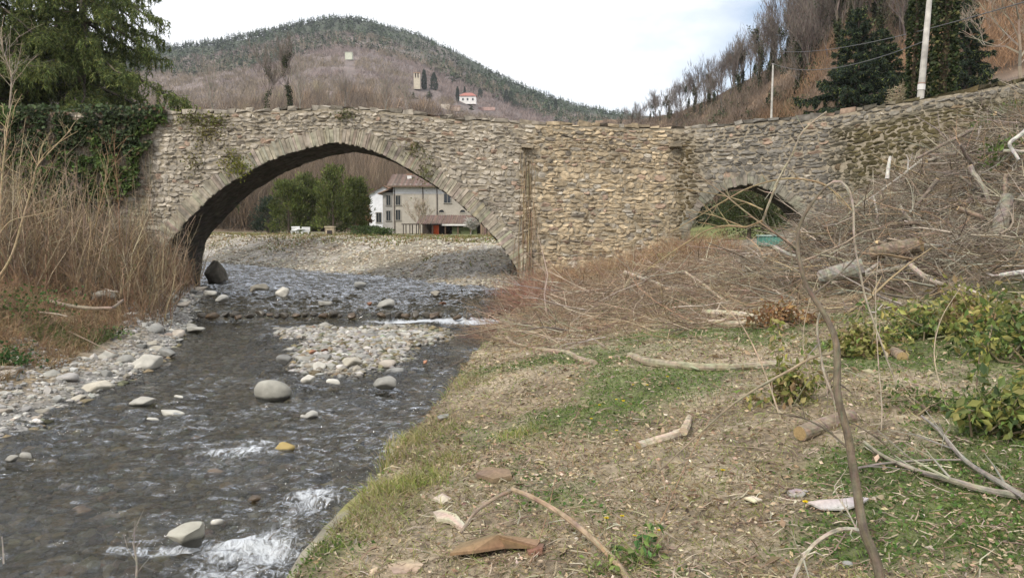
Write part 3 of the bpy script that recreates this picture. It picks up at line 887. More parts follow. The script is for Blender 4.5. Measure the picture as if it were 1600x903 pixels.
# arch rings of thin voussoirs
for i, a in enumerate(arches):
    pl, nn, ring = a["pl"], a["n"], a["ring"]
    L = np.concatenate([[0], np.cumsum(np.linalg.norm(np.diff(pl, axis=0), axis=1))])
    pos, mb = 0.02, MB()
    while pos < L[-1] - .1:
        wv = float(RNG.uniform(.07, .17))
        def at(l): return np.array([np.interp(l, L, pl[:, 0]), np.interp(l, L, pl[:, 1])]), unit(np.array([np.interp(l, L, nn[:, 0]), np.interp(l, L, nn[:, 1])]))
        (p0, n0), (p1, n1_) = at(pos + .004), at(pos + wv - .004)
        rlen = ring * RNG.uniform(.80, 1.08)
        pr = RNG.uniform(.030, .045)
        lo = -.02 + RNG.normal() * .022
        c4 = [p0 + n0 * lo, p1 + n1_ * lo, p1 + n1_ * (rlen + RNG.normal() * .03), p0 + n0 * (rlen + RNG.normal() * .03)]
        m = np.mean(c4, 0)
        V = []
        for sc2, off in ((1, .05), (1, -pr * .75), (.86, -pr)):
            for q in c4:
                q2 = m + (q - m) * sc2 + RNG.normal(size=2) * .006
                V.append(F3(q2[0], q2[1], off + RNG.normal() * .006))
        f = [[0, 1, 5, 4], [1, 2, 6, 5], [2, 3, 7, 6], [3, 0, 4, 7], [4, 5, 9, 8], [5, 6, 10, 9], [6, 7, 11, 10], [7, 4, 8, 11], [8, 9, 10, 11]]
        base = np.array([.335, .295, .225]) if i == 0 else np.array([.235, .215, .17])
        mb.add(np.array(V).reshape(-1, 3), quads=f, col=np.clip(base * RNG.choice([.85, .95, 1, 1, 1.08]) * (1 + .07 * RNG.normal()) * (1 + .03 * RNG.normal(size=3)), .1, .6))
        pos += wv
    mb.build("arch_ring", M_STONE, bridge)
# recess lining and the two stone drain spouts
for px, py in ((823, 229), (1053, 228)):
    s, z = face(px, py); p = F3(s, z, -.16)
    mb = MB(); mb.box(p, (.42, .36, .13), (.30, .25, .18), rz=AM)
    mb.v[0] = mb.v[0] + RNG.normal(size=(8, 3)) * .02
    mb.build("drain_spout", M_STONE, bridge)
# ---------------------------------------------------------------- houses and small far buildings
def window(parent, c, w, h, face_y=-1, frame=(.55, .53, .5), arch=False):
    f = MB(); t = .09
    x, y, z = c
    f.box((x - w / 2, y - .04, z), (t, .10, h + t), frame); f.box((x + w / 2, y - .04, z), (t, .10, h + t), frame)
    f.box((x, y - .042, z + h / 2), (w - t, .10, t), frame); f.box((x, y - .06, z - h / 2 - .03), (w + .2, .16, t), frame)
    f.box((x, y - .03, z), (.05, .06, h - t), frame)
    o = f.build("window", M_PAINT, parent)
    g = MB(); g.box((x, y - .012, z), (w - .06, .03, h - .06), (.08, .08, .085)); g.build("pane", M_GLASS, o)
    return o
def gable_roof(x0, x1, y0, y1, ze, zr, over=.5, th=.16, axis='x', col=(.24, .13, .085)):
    mb = MB()
    if axis == 'x':
        ym = (y0 + y1) / 2
        for a, b in ((y0 - over, ym), (y1 + over, ym)):
            n = 26
            xs_ = np.linspace(x0 - over, x1 + over, n * 4)
            rip = .035 * np.cos(np.arange(n * 4) * math.pi / 2)
            k = (zr - ze) / (ym - y0) * over
            P = np.stack([np.stack([xs_, np.full_like(xs_, a), ze - k + rip], -1), np.stack([xs_, np.full_like(xs_, b), zr + rip], -1)])
            mb.grid(P, jcol(col, 2 * n * 4, .2).reshape(2, n * 4, 3)); mb.grid(P - [0, 0, th], (.14, .10, .07))
            for e in (x0 - over, x1 + over):
                mb.add([[e, a, ze - k - th], [e, b, zr - th], [e, b, zr], [e, a, ze - k]], quads=[[0, 1, 2, 3]], col=(.14, .10, .07))
            mb.add([[x0 - over, a, ze - k - th], [x1 + over, a, ze - k - th], [x1 + over, a, ze - k + .02], [x0 - over, a, ze - k + .02]], quads=[[0, 1, 2, 3]], col=(.14, .10, .07))
    else:
        xm = (x0 + x1) / 2
        for a, b in ((x0 - over, xm), (x1 + over, xm)):
            n = 80; ys_ = np.linspace(y0 - over, y1 + over, n); rip = .035 * np.cos(np.arange(n) * math.pi / 2)
            k = (zr - ze) / (xm - x0) * over
            P = np.stack([np.stack([np.full(n, a), ys_, ze - k + rip], -1), np.stack([np.full(n, b), ys_, zr + rip], -1)])
            mb.grid(P, jcol(col, 2 * n, .2).reshape(2, n, 3)); mb.grid(P - [0, 0, th], (.14, .10, .07))
            for e in (y0 - over, y1 + over):
                mb.add([[a, e, ze - k - th], [b, e, zr - th], [b, e, zr], [a, e, ze - k]], quads=[[0, 1, 2, 3]], col=(.14, .10, .07))
    return mb
def W(px, py, Y): return pix(np.array(float(px)), np.array(float(py)), Y)
YH = 110.0
# the big grey house behind the wide arch
gl = W(615, 367, YH); zg = 1.3
xl, xr = W(615, 360, YH)[0], W(806, 360, YH)[0]
ze = W(640, 288, YH)[2]; zband = W(640, 303, YH)[2]
house = empty("farmhouse", (xl, YH, zg), "long grey plastered farmhouse with a white band under its eaves and a red tile roof", "house")
mb = MB(); mb.box(((xl + xr) / 2, YH + 5, (zg + zband) / 2 - .4), (xr - xl, 10, zband - zg + .8), (.41, .375, .32)); mb.build("wall", M_PLASTER, house)
mb = MB(); mb.box(((xl + xr) / 2, YH + 5, (zband + ze) / 2), (xr - xl + .04, 10.04, ze - zband), (.66, .66, .67)); mb.build("upper_wall", M_PLASTER, house)
rf = gable_roof(xl, xr, YH, YH + 10, ze, ze + 1.7, .8, .16, 'x', (.13, .09, .072)).build("roof", M_TILE, house)
ch = W(640, 279, YH + 3); mb = MB(); mb.box((ch[0], YH + 3, ze + .95), (.6, .6, 1.0), (.7, .69, .66)); mb.box((ch[0], YH + 3, ze + 1.5), (.8, .8, .12), (.35, .2, .14)); mb.build("chimney", M_PLASTER, rf)
for px, py, ww, hh in ((622, 313, .7, 1.35), (622, 336, .7, 1.45), (699, 310, 1.0, 1.3)):
    p = W(px, py, YH); window(house, (p[0], YH, p[2]), ww, hh, frame=(.33, .305, .265))
for px, py in ((690, 331), (723, 331)):
    p = W(px, py, YH); mb = MB()
    a = np.linspace(0, math.pi, 13); r = .42
    pts = np.stack([p[0] + r * np.cos(a), np.full(13, YH - .05), p[2] - .1 + r * np.sin(a)], -1)
    mb.tube(pts, .06, (.42, .38, .32), 5); mb.box((p[0], YH - .03, p[2] - .14), (1.0, .1, .1), (.42, .38, .32))
    o = mb.build("arched_window", M_PLASTER, house)
    g = MB(); g.add(np.concatenate([pts + [0, .03, 0], [[p[0], YH - .02, p[2] - .1]]]), tris=[[i, i + 1, 13] for i in range(12)], col=(.05, .05, .05)); g.build("pane", M_GLASS, o)
for px in (616.5, 661, 683):
    x = W(px, 340, YH)[0]; mb = MB(); mb.sticks([[x, YH - .09, zg - .2]], [[x, YH - .09, ze - .1]], .07, .07, (.10, .08, .07), 6); mb.build("drainpipe", M_PAINT, house)
# its lower, darker lean-to at the left
x0, x1 = W(598, 360, YH)[0], xl - .05
z1 = W(606, 301, YH)[2]
lt = empty("house_extension", (x0, YH, zg), "narrow grey two storey extension with a sloping lean-to roof at the farmhouse corner", "house")
mb = MB(); mb.box(((x0 + x1) / 2, YH + 3.3, (zg + z1) / 2 - .4), (x1 - x0, 6, z1 - zg + .8), (.34, .325, .30)); mb.build("wall", M_PLASTER, lt)
mb = MB()
mb.add([[x0 - .6, YH - .3, z1 - .1], [x1, YH - .3, z1 + .75], [x1, YH + 6.3, z1 + .75], [x0 - .6, YH + 6.3, z1 - .1],
        [x0 - .6, YH - .3, z1 - .25], [x1, YH - .3, z1 + .55], [x1, YH + 6.3, z1 + .55], [x0 - .6, YH + 6.3, z1 - .25]],
       quads=[[0, 1, 2, 3], [4, 7, 6, 5], [0, 4, 5, 1], [0, 3, 7, 4]], col=(.22, .15, .11)); mb.build("roof", M_TILE, lt)
for py in (313, 337):
    p = W(606.5, py, YH); window(lt, (p[0], YH + .3, p[2]), .65, 1.4, frame=(.27, .255, .23))
# white gabled house behind
Y2 = 118.0
x0, x1 = W(577.5, 360, Y2)[0], W(622, 360, Y2)[0]
zl, zt2 = W(580, 303, Y2)[2], W(600, 290, Y2)[2]
wh = empty("white_house", (x0, Y2, zg), "white gabled house standing behind the grey farmhouse extension", "house")
xm = (x0 + x1) / 2
mb = MB(); y0, y1 = Y2, Y2 + 9
v = [[x0, y0, zg - .6], [x1, y0, zg - .6], [x1, y0, zl], [xm, y0, zt2], [x0, y0, zl]]
v += [[a, y1, b] for a, _, b in v]
mb.add(v, quads=[[0, 1, 2, 4], [5, 9, 7, 6], [1, 6, 7, 2], [0, 4, 9, 5]], tris=[[2, 3, 4], [7, 9, 8]], col=(.72, .73, .76)); mb.build("wall", M_PLASTER, wh)
gable_roof(x0, x1, y0, y1, zl, zt2, .35, .12, 'y', (.26, .15, .10)).build("roof", M_TILE, wh)
p = W(592, 340, Y2); window(wh, (p[0], Y2, p[2]), .8, 1.5, frame=(.35, .33, .3))

# open terrace shelter with a red lean-to roof in front of the house
YS = 98.0
zs = 1.55
xa, xb = W(655, 360, YS)[0], W(764, 360, YS)[0]
zf, zbk = W(690, 350, YS)[2], W(690, 336, YS + 4)[2]
sh = empty("terrace_shelter", (xa, YS, zs), "open timber shelter with a low red tiled roof and orange curtain beside the farmhouse", "shelter")
mb = MB(); n = 120; xs_ = np.linspace(xa - .3, xb - .5, n); rip = .03 * np.cos(np.arange(n) * math.pi / 2)
P = np.stack([np.stack([xs_, np.full(n, YS - .3), np.full(n, zf) + rip], -1), np.stack([xs_, np.full(n, YS + 4.5), np.full(n, zbk) + rip], -1)])
mb.grid(P, jcol((.145, .10, .078), 2 * n, .2).reshape(2, n, 3)); mb.grid(P - [0, 0, .1], (.12, .09, .07)); mb.build("roof", M_TILE, sh)
mb = MB(); mb.box(((xa * .55 + xb * .45) + .9, YS - .36, zf - .12), ((xb - xa) * .45, .1, .2), (.7, .69, .66)); mb.build("fascia", M_PAINT, sh)
for x in np.linspace(xa + .1, xb - .7, 6):
    mb = MB(); mb.box((x, YS - .1, (zs + zf) / 2 - .1), (.16, .16, zf - zs), (.13, .085, .055)); mb.build("post", M_PAINT, sh)
mb = MB(); mb.box(((xa + xb) / 2 - .3, YS + 4.3, (zs + zbk) / 2 - .1), (xb - xa - .4, .12, zbk - zs), (.06, .045, .035)); mb.build("back_wall", M_PAINT, sh)
xo = W(680, 357, YS)[0]
mb = MB(); k = np.linspace(0, 1, 26); xs_ = xo - .45 + .9 * k; yy_ = YS + .12 + .06 * np.sin(k * 40)
mb.grid(np.stack([np.stack([xs_, yy_, np.full(26, zs)], -1), np.stack([xs_, yy_, np.full(26, zf - .15)], -1)]), (.50, .10, .03)); mb.build("curtain", M_PAINT, sh)
xg0, xg1 = W(706, 360, YS)[0], W(745, 360, YS)[0]
mb = MB(); mb.box(((xg0 + xg1) / 2, YS + .25, zs + .55), (xg1 - xg0, .06, 1.1), (.10, .12, .05)); mb.build("side_screen", M_PAINT, sh)
# little pergola left of it
xa2, xb2 = W(629, 360, 96)[0], W(652, 360, 96)[0]
zp = W(640, 350.5, 96)[2]
pg = empty("pergola", (xa2, 96, 1.5), "small dark flat roofed pergola on posts beside the shelter", "pergola")
mb = MB(); mb.box(((xa2 + xb2) / 2, 97.2, zp), (xb2 - xa2 + .2, 2.8, .14), (.07, .055, .045)); mb.build("roof", M_PAINT, pg)
for x in (xa2 + .1, (xa2 + xb2) / 2, xb2 - .1):
    for y in (96.0, 98.4):
        mb = MB(); mb.box((x, y, (1.3 + zp) / 2 - .06), (.11, .11, zp - 1.3), (.07, .055, .045)); mb.build("post", M_PAINT, pg)
mb = MB(); mb.box(((xa2 + xb2) / 2, 97.2, 1.62), (xb2 - xa2 + .8, 3.4, .16), (.45, .42, .38)); mb.build("deck", M_CONCRETE, pg)
# timber fence at the far right of the arch
xf0, xf1 = W(752, 360, 92)[0], W(800, 360, 92)[0]
mb = MB()
for x in np.arange(xf0, xf1, .22): mb.box((x, 92 + RNG.normal() * .02, 2.1 + RNG.normal() * .05), (.19, .05, 1.9), jcol((.20, .135, .10), 1)[0])
tag(mb.build("timber_fence", M_PAINT, origin=(xf0, 92, 1.4)), "brown vertical board fence beside the red roofed shelter", "fence")
# white garden furniture by the conifers
for i, (px, kind) in enumerate(((461, "bench"), (468, "table"), (477, "bench"))):
    p = W(px, 357, 84); z0 = float(T(p[0], 84.0)) 
    t = empty("garden_" + kind, (p[0], 84, z0), {461: "white slatted garden bench by the conifers, first from the arch pier", 468: "white garden table between two white benches", 477: "white slatted garden bench nearer the farmhouse"}[px], kind)
    if kind == "bench":
        mb = MB()
        for y in (-.15, 0, .15): mb.box((p[0], 84 + y, z0 + .45), (.9, .12, .05), (.75, .75, .74))
        mb.build("seat", M_PAINT, t)
        mb = MB()
        for zz in (.6, .75, .9): mb.box((p[0], 84.25, z0 + zz), (.9, .04, .1), (.75, .75, .74))
        mb.build("backrest", M_PAINT, t)
    else:
        mb = MB(); mb.box((p[0], 84, z0 + .72), (.8, .8, .06), (.75, .75, .74)); mb.build("table_top", M_PAINT, t)
    for x in (-.36, .36):
        for y in (-.2, .2):
            mb = MB(); mb.box((p[0] + x, 84 + y, z0 + .2), (.06, .06, .5), (.72, .72, .7)); mb.build("leg", M_PAINT, t)
p = W(516, 353, 80); z0 = float(T(p[0], 80.0)); mb = MB()
mb.box((p[0], 80, z0 + .45), (.85, .7, .9), (.42, .34, .24)); mb.box((p[0], 80, z0 + .95), (1.0, .85, .12), (.5, .42, .3)); mb.box((p[0], 79.63, z0 + .4), (.5, .05, .4), (.05, .04, .04))
tag(mb.build("garden_barbecue", M_CONCRETE, origin=(p[0], 80, z0)), "squat tan masonry barbecue under the conifers beyond the river", "barbecue")

# bell tower, villa, ruin and square building on the far hill
p = FARH.find(652, 139); h = 8.2 * p[1] / 420.0; wd = 3.3 * p[1] / 420
bt = empty("bell_tower", p, "slender pale bell tower on the far hillside beside two cypresses", "tower")
mb = MB(); mb.box(p + [0, 0, h * .3], (wd, wd, h * .7), (.50, .44, .34))
for sx in (-1, 0, 1): mb.box(p + [sx * wd * .41, 0, h * .8], (wd * .19, wd, h * .3), (.50, .44, .34))
mb.build("shaft", M_PLASTER, bt)
mb = MB(); mb.box(p + [0, 0, h * .965], (wd * 1.12, wd * 1.12, h * .05), (.33, .22, .15)); mb.build("roof", M_TILE, bt)
mb = MB(); mb.box(p + [0, 0, h * .79], (wd * .3, wd * .3, h * .2), (.05, .045, .04)); mb.build("bell", M_PAINT, bt)
p = FARH.find(731, 163); k = p[1] / FPX
vl = empty("villa", p, "white villa with a hipped red roof on the far hillside", "house")
mb = MB(); mb.box(p + [0, 0, 5.0 * k], (26 * k, 16 * k, 12 * k), (.74, .71, .68)); mb.build("wall", M_PLASTER, vl)
mb = MB(); a, b, zz = 14.2 * k, 9.5 * k, 11 * k
mb.add([p + [-a, -b, zz], p + [a, -b, zz], p + [a, b, zz], p + [-a, b, zz], p + [-a * .35, 0, zz + 6 * k], p + [a * .45, 0, zz + 6 * k]], quads=[[0, 1, 5, 4], [2, 3, 4, 5], [3, 2, 1, 0]], tris=[[1, 2, 5], [3, 0, 4]], col=(.36, .15, .12)); mb.build("roof", M_TILE, vl)
for dx in (-7, 0, 8):
    mb = MB(); mb.box(p + [dx * k, -8.05 * k, 6 * k], (2.4 * k, .3, 3.4 * k), (.16, .13, .12)); mb.build("window", M_GLASS, vl)
p = FARH.find(702, 172); k = p[1] / FPX
ru = empty("stone_barn", p, "tumbledown pale stone barn below the white villa on the hillside", "barn")
mb = MB(); mb.box(p + [-6 * k, 0, 3 * k], (14 * k, 10 * k, 10 * k), (.50, .44, .36)); mb.box(p + [9 * k, 1, 1.5 * k], (16 * k, 9 * k, 7 * k), (.40, .31, .25)); mb.build("wall", M_PLASTER, ru)
mb = MB(); mb.box(p + [9 * k, 1, 5.3 * k], (17 * k, 10 * k, .9 * k), (.33, .21, .17)); mb.build("roof", M_TILE, ru)
p = FARH.find(760, 172); k = p[1] / FPX
mb = MB(); mb.box(p + [0, 0, 1.5 * k], (26 * k, 1.2, 5 * k), (.42, .28, .24)); mb.box(p + [-20 * k, .4, 0], (18 * k, 1.2, 4 * k), (.42, .32, .26))
tag(mb.build("terrace_wall", M_STONE, origin=p), "low pinkish terrace wall below the white villa", "wall")
p = FARH.find(545.5, 95); k = p[1] / FPX
sq = empty("block_house", p, "small pale square flat roofed building alone on the wooded hillside", "house")
mb = MB(); mb.box(p + [0, 0, 6 * k], (11 * k, 8 * k, 11 * k), (.52, .53, .42)); mb.build("wall", M_PLASTER, sq)
mb = MB(); mb.box(p + [0, 0, 11.7 * k], (12 * k, 9 * k, .8 * k), (.40, .40, .33)); mb.build("roof", M_CONCRETE, sq)
# ---------------------------------------------------------------- trees
def bare_tree(seed, h=10.0, lean=0.0, spread=.55, depth=5, rmin=.012, r0=None, kids=(3, 5), upright=.35, trunk_len=.32):
    """segments of a leafless tree: returns (trunk segs, branch segs) as arrays p0 p1 r0 r1"""
    rg = np.random.default_rng(seed)
    tr, br = [], []
    r0 = r0 or h * .014
    def grow(p, d, ln, r, lev):
        n = 4 if lev == 0 else 3
        pts = [p]
        for i in range(n):
            d = unit(d + rg.normal(size=3) * (.10 if lev == 0 else .20) + np.array([0, 0, upright * .35 if lev else .05]))
            q = pts[-1] + d * ln / n
            (tr if lev == 0 else br).append((pts[-1], q, r * (1 - .5 * i / n), r * (1 - .5 * (i + 1) / n)))
            pts.append(q)
        if lev >= depth: return
        nk = rg.integers(kids[0], kids[1] + 1) + (2 if lev == 0 else 0)
        for k in range(nk):
            t = rg.uniform(.35, 1.0) if lev else rg.uniform(.5, 1.0)
            j = min(int(t * n), n - 1)
            b = pts[j] + (pts[j + 1] - pts[j]) * (t * n - j)
            a = rg.normal(size=3); a[2] = abs(a[2]) * .3
            nd = unit(d * (1 - spread) + unit(a) * spread + np.array([0, 0, upright]))
            grow(b, nd, ln * rg.uniform(.5, .78) * (1.1 if lev == 0 else 1), max(r * .5 * rg.uniform(.6, 1), rmin), lev + 1)
        if lev < 2:
            grow(pts[-1], unit(d + rg.normal(size=3) * .15), ln * .7, max(r * .5, rmin), lev + 1)
    grow(np.zeros(3), unit(np.array([lean, 0, 1.0])), h * trunk_len, r0, 0)
    z = lambda L: tuple(np.array([s[i] for s in L], float) for i in range(4))
    return z(tr), z(br)
def tree_meshes(seed, col, mat=M_TWIG, sides=3, ivy=0, **kw):
    tr, br = bare_tree(seed, **kw)
    a = MB(); a.sticks(*tr, jcol(col, len(tr[0]), .1), 6)
    if ivy:
        i = RNG.integers(0, len(tr[0]), ivy); t = RNG.random((ivy, 1))
        P = tr[0][i] * (1 - t) + tr[1][i] * t + rdir(ivy) * (.22 + .25 * RNG.random((ivy, 1)))
        j = RNG.integers(0, min(len(br[0]), 40), ivy // 2); t = RNG.random((ivy // 2, 1)) * .8
        P = np.concatenate([P, br[0][j] * (1 - t) + br[1][j] * t + rdir(ivy // 2) * .25])
        a.leaves(P, .26, jcol((.045, .055, .022), len(P), .3), aspect=.9)
    b = MB(); b.sticks(*br, jcol(col, len(br[0]), .18), sides)
    return a.mesh("trunk", mat), b.mesh("crown", mat)
def plant_tree(name, meshes, loc, label, cat, group=None, rz=0.0, sc=1.0):
    e = empty(name, loc, label, cat, group, rz); e.scale = (sc, sc, sc) if np.isscalar(sc) else sc
    for me, nm in zip(meshes, ("trunk", "crown")):
        o = bpy.data.objects.new(nm, me); COL.objects.link(o); o.parent = e
    return e
GREYB, BROWNB = (.15, .125, .105), (.20, .135, .09)
protos = [tree_meshes(100 + i, GREYB if i % 2 else (.13, .105, .09), h=11, spread=.42 + .06 * (i % 3), depth=4, rmin=.022, kids=(3, 4), upright=.5, ivy=(0, 600, 0, 900, 0, 350)[i], trunk_len=.42) for i in range(6)]

# trees along the ridge of the right hill, seen against the sky
rg = np.random.default_rng(5)
ridge_px = np.concatenate([np.linspace(968, 1150, 34), np.linspace(1152, 1300, 30)]) + rg.normal(size=64) * 2.5
first = {}
for px in ridge_px:
    v = 3.95 - abs(rg.normal()) * .28
    p = RIGHT.at(px, v)
    hpx = np.interp(px, [968, 1040, 1080, 1150, 1230, 1300], [22, 50, 62, 80, 95, 110]) * rg.uniform(.75, 1.15)
    k = int(rg.integers(0, 6)); sc = hpx * p[1] / FPX / 10.2
    lab = "bare tree with an ivy clad trunk on the ridge of the steep hillside" if k in (1, 3, 5) else "leafless grey tree on the ridge of the steep hillside"
    grp = "ivy clad trees on the ridge" if k in (1, 3, 5) else "bare trees on the ridge"
    key = k
    if key not in first:
        first[key] = plant_tree("bare_tree", protos[k], p - [0, 0, .4], lab, "tree", grp, rg.uniform(0, 6.28), sc)
    else:
        copy_thing(first[key], p - [0, 0, .4], rg.uniform(0, 6.28), sc, lab, grp)
# woodland on the slope below it: grey trunks standing one behind another
for i in range(85):
    px = rg.uniform(1235, 1640); v = rg.uniform(1.7, 3.6)
    if px < 1330 and v < 2.4: v += 1.0
    p = RIGHT.at(px, v)
    if p[2] < 4: continue
    k = int(rg.integers(0, 6))
    copy_thing(first[k] if k in first else first[list(first)[0]], p - [0, 0, .4], rg.uniform(0, 6.28), rg.uniform(.75, 1.25),
               "bare tree with ivy on its trunk in the woodland on the slope above the road" if k in (1, 3, 5) else "slim bare grey tree in the woodland on the slope above the road",
               "ivy clad trees in the slope woodland" if k in (1, 3, 5) else "bare trees in the slope woodland")

def tufts(mb, P, h, wid, n, col, thin, amt=.2):
    """leafless crowns seen from far off: a spray of thin upright twigs at each point"""
    m = len(P); h = np.broadcast_to(h, (m,)); wid = np.broadcast_to(wid, (m,)); thin = np.broadcast_to(thin, (m,))
    idx = np.repeat(np.arange(m), n); N_ = len(idx)
    d = RNG.normal(size=(N_, 3)) * [.42, .42, .25]; d[:, 2] = 1
    H = h[idx] * (.45 + .6 * RNG.random(N_))
    b = P[idx] + np.stack([RNG.normal(size=N_) * wid[idx] * .25, RNG.normal(size=N_) * wid[idx] * .25, h[idx] * RNG.uniform(0, .45, N_)], -1)
    e = b + unit(d) * (H * .6)[:, None]
    s = unit(np.cross(d, rdir(N_))) * (thin[idx] * .5)[:, None]
    v = np.stack([b - s, b + s, e], 1).reshape(-1, 3)
    c = np.asarray(col, float)
    c = (c[idx] if c.ndim == 2 else np.broadcast_to(c, (N_, 3))) * (1 + amt * RNG.normal(size=(N_, 1)))
    mb.add(v, tris=np.arange(N_ * 3).reshape(-1, 3), col=np.repeat(np.clip(c, .01, .8), 3, 0))
def cones(mb, P, h, r, col, n=26):
    """far conifers: short drooping sprays stacked round a stem"""
    m = len(P); h = np.broadcast_to(h, (m,)); r = np.broadcast_to(r, (m,))
    idx = np.repeat(np.arange(m), n); N_ = len(idx)
    t = RNG.random(N_) ** .8; a = RNG.random(N_) * 6.283
    rr = r[idx] * (1.05 - t) * (.6 + .6 * RNG.random(N_))
    c0 = P[idx] + np.stack([np.zeros(N_), np.zeros(N_), h[idx] * (t * .95 + .08)], -1)
    tip = c0 + np.stack([np.cos(a) * rr, np.sin(a) * rr, -h[idx] * .10 * (1 - t)], -1)
    s = np.stack([-np.sin(a), np.cos(a), np.zeros(N_)], -1) * (rr * .45)[:, None]
    v = np.stack([c0 + [0, 0, .01] * np.ones((N_, 1)) * h[idx][:, None] * 8, tip - s, tip + s], 1).reshape(-1, 3)
    cc = jcol(col, N_, .28)
    mb.add(v, tris=np.arange(N_ * 3).reshape(-1, 3), col=np.repeat(cc, 3, 0))
# far hill woods (kept clear of the fields in front of the hillside buildings)
def in_view_of_buildings(px, Y):
    r = np.zeros(len(px), bool)
    for bx, by, hw, back in ((545.5, 95, 10, 160), (652, 139, 9, 110), (731, 163, 20, 90), (702, 172, 20, 60), (760, 172, 24, 50), (664, 143, 8, 90), (679, 146, 9, 90)):
        q = FARH.find(bx, by)
        r |= (np.abs(px - bx) < hw) & (Y > q[1] - back) & (Y < q[1] + 4)
    return r
mb = MB(); n = 9500
px = RNG.uniform(-450, 1000, n); v = RNG.uniform(3.9, 5.35, n)
P = FARH.at(px, v); keep_ = fbm(P[:, :2] * .008, 4, 4) + (v - 4.4) * 1.2 > .36
P = P[keep_]; cones(mb, P, RNG.uniform(5, 10, len(P)), RNG.uniform(2.2, 3.8, len(P)), (.055, .080, .036), 18)
stuff(mb.build("conifer_forest", M_FAR), "dark green conifer forest capping the distant round hill", "forest")
mb = MB(); n = 11000
px = RNG.uniform(-450, 1080, n); v = RNG.uniform(2.7, 4.7, n)
P = FARH.at(px, v)
colr = np.where((fbm(P[:, :2] * .01, 3, 14) > .55)[:, None], np.array([[.215, .17, .12]]), np.array([[.22, .17, .15]]))
mv = fbm(P[:, :2] * .012, 4, 8)
open_ = (mv > .56) & (v < 3.3)
open_ |= in_view_of_buildings(px, P[:, 1])
P, colr = P[~open_], colr[~open_]
tufts(mb, P, RNG.uniform(3.5, 7.5, len(P)), 6.5, 24, colr, P[:, 1] / FPX * .7, .25)
stuff(mb.build("bare_forest", M_FAR), "purplish leafless woods on the lower slopes of the distant hill", "forest")
mb = MB(); n = 3300
px = RNG.uniform(-420, 1085, n); v = RNG.uniform(.15, 3.05, n) 
P = FARH.at(px, v)
ok = np.ones(n, bool)
ok &= ~((px > 565) & (px < 830) & (P[:, 1] < 134)) & ~in_view_of_buildings(px, P[:, 1])
P, v = P[ok], v[ok]
cb = np.where((RNG.random(len(P)) < .4)[:, None], np.array([[.225, .16, .105]]), np.array([[.18, .135, .095]]))
cb = np.where((RNG.random(len(P)) < .08)[:, None], np.array([[.25, .21, .13]]), cb)
cb = cb * (.62 + .38 * sstep(.3, 1.1, v))[:, None]
tufts(mb, P, RNG.uniform(8, 15.5, len(P)), 4.6, 120, cb, np.clip(P[:, 1] / FPX * .5, .06, .3), .42)
k = RNG.choice(len(P), 1500); tufts(mb, P[k], RNG.uniform(8, 14, 1500), .5, 5, np.where(RNG.random((1500, 1)) < .3, [[.34, .28, .22]], [[.11, .085, .065]]), np.clip(P[k, 1] / FPX * 1.1, .1, .4), .3)
stuff(mb.build("bare_wood", M_FAR), "brown leafless wood rising behind the bridge at the foot of the hill", "forest")
# scattered evergreen shrubs in that wood
mb = MB(); n = 130
px = np.where(np.arange(n) < 45, RNG.uniform(380, 760, n), RNG.uniform(-100, 1000, n)); P = FARH.at(px, np.where(np.arange(n) < 45, RNG.uniform(.12, .8, n), RNG.uniform(.5, 3.6, n)))
P = P + [0, 0, .5]
cones(mb, P, RNG.uniform(3, 5, n), RNG.uniform(2.2, 3.6, n), (.07, .085, .035), 60)
stuff(mb.build("evergreen_scrub", M_FAR), "scattered evergreen scrub among the leafless woods of the hill", "bushes")
# orange brown brush on the right hill
mb = MB(); n = 5200
px = RNG.uniform(935, 1700, n); v = RNG.uniform(.05, 3.9, n)
P = RIGHT.at(px, v)
ok = (P[:, 2] > 1.0) & ~((px > 1262) & (v < 1.15)) & ~((px > 1040) & (px <= 1275) & (v < .75))
P, v = P[ok], v[ok]
cb = np.where((fbm(P[:, :2] * .08, 3, 19) > .5)[:, None], np.array([[.27, .165, .095]]), np.array([[.17, .12, .085]]))
up_ = sstep(2.4, 3.3, v)[:, None]
cb = cb * (1 - up_) + np.array([.165, .125, .095]) * up_
tufts(mb, P, RNG.uniform(1.0, 3.2, len(P)), 2.8, 46, cb, np.clip(P[:, 1] / FPX * .6, .02, .09), .28)
stuff(mb.build("hillside_brush", M_FAR), "orange brown leafless brush covering the steep hillside by the road", "brush")
def shrubs(mb, P, r, n, col, leaf):
    """rounded evergreen bushes: leaves through an uneven ellipsoid"""
    m = len(P); i = np.repeat(np.arange(m), n); d = rdir(len(i)); d[:, 2] = np.abs(d[:, 2])
    k = (.55 + .6 * fbm(d * 1.6 + P[i] * .37, 2, 37))[:, None] * RNG.random((len(i), 1)) ** .4
    Q = P[i] + d * k * (r[i])[:, None] * [1, 1, .85]
    mb.leaves(Q, leaf * RNG.uniform(.5, 1.3, len(i)), jcol(col, len(i), .3) * RNG.uniform(.7, 1.35, m)[i][:, None], aspect=.7)
mb = MB(); n = 190
px = RNG.uniform(1060, 1640, n); P = RIGHT.at(px, np.where((np.arange(n) < 60) & (px < 1280), RNG.uniform(.2, .9, n), RNG.uniform(2.2, 3.9, n)))
shrubs(mb, P, RNG.uniform(1.0, 2.4, n), 170, (.06, .072, .034), .42)
stuff(mb.build("ivy_scrub", M_FAR), "dark ivy and evergreen scrub under the ridge trees of the steep hill", "bushes")

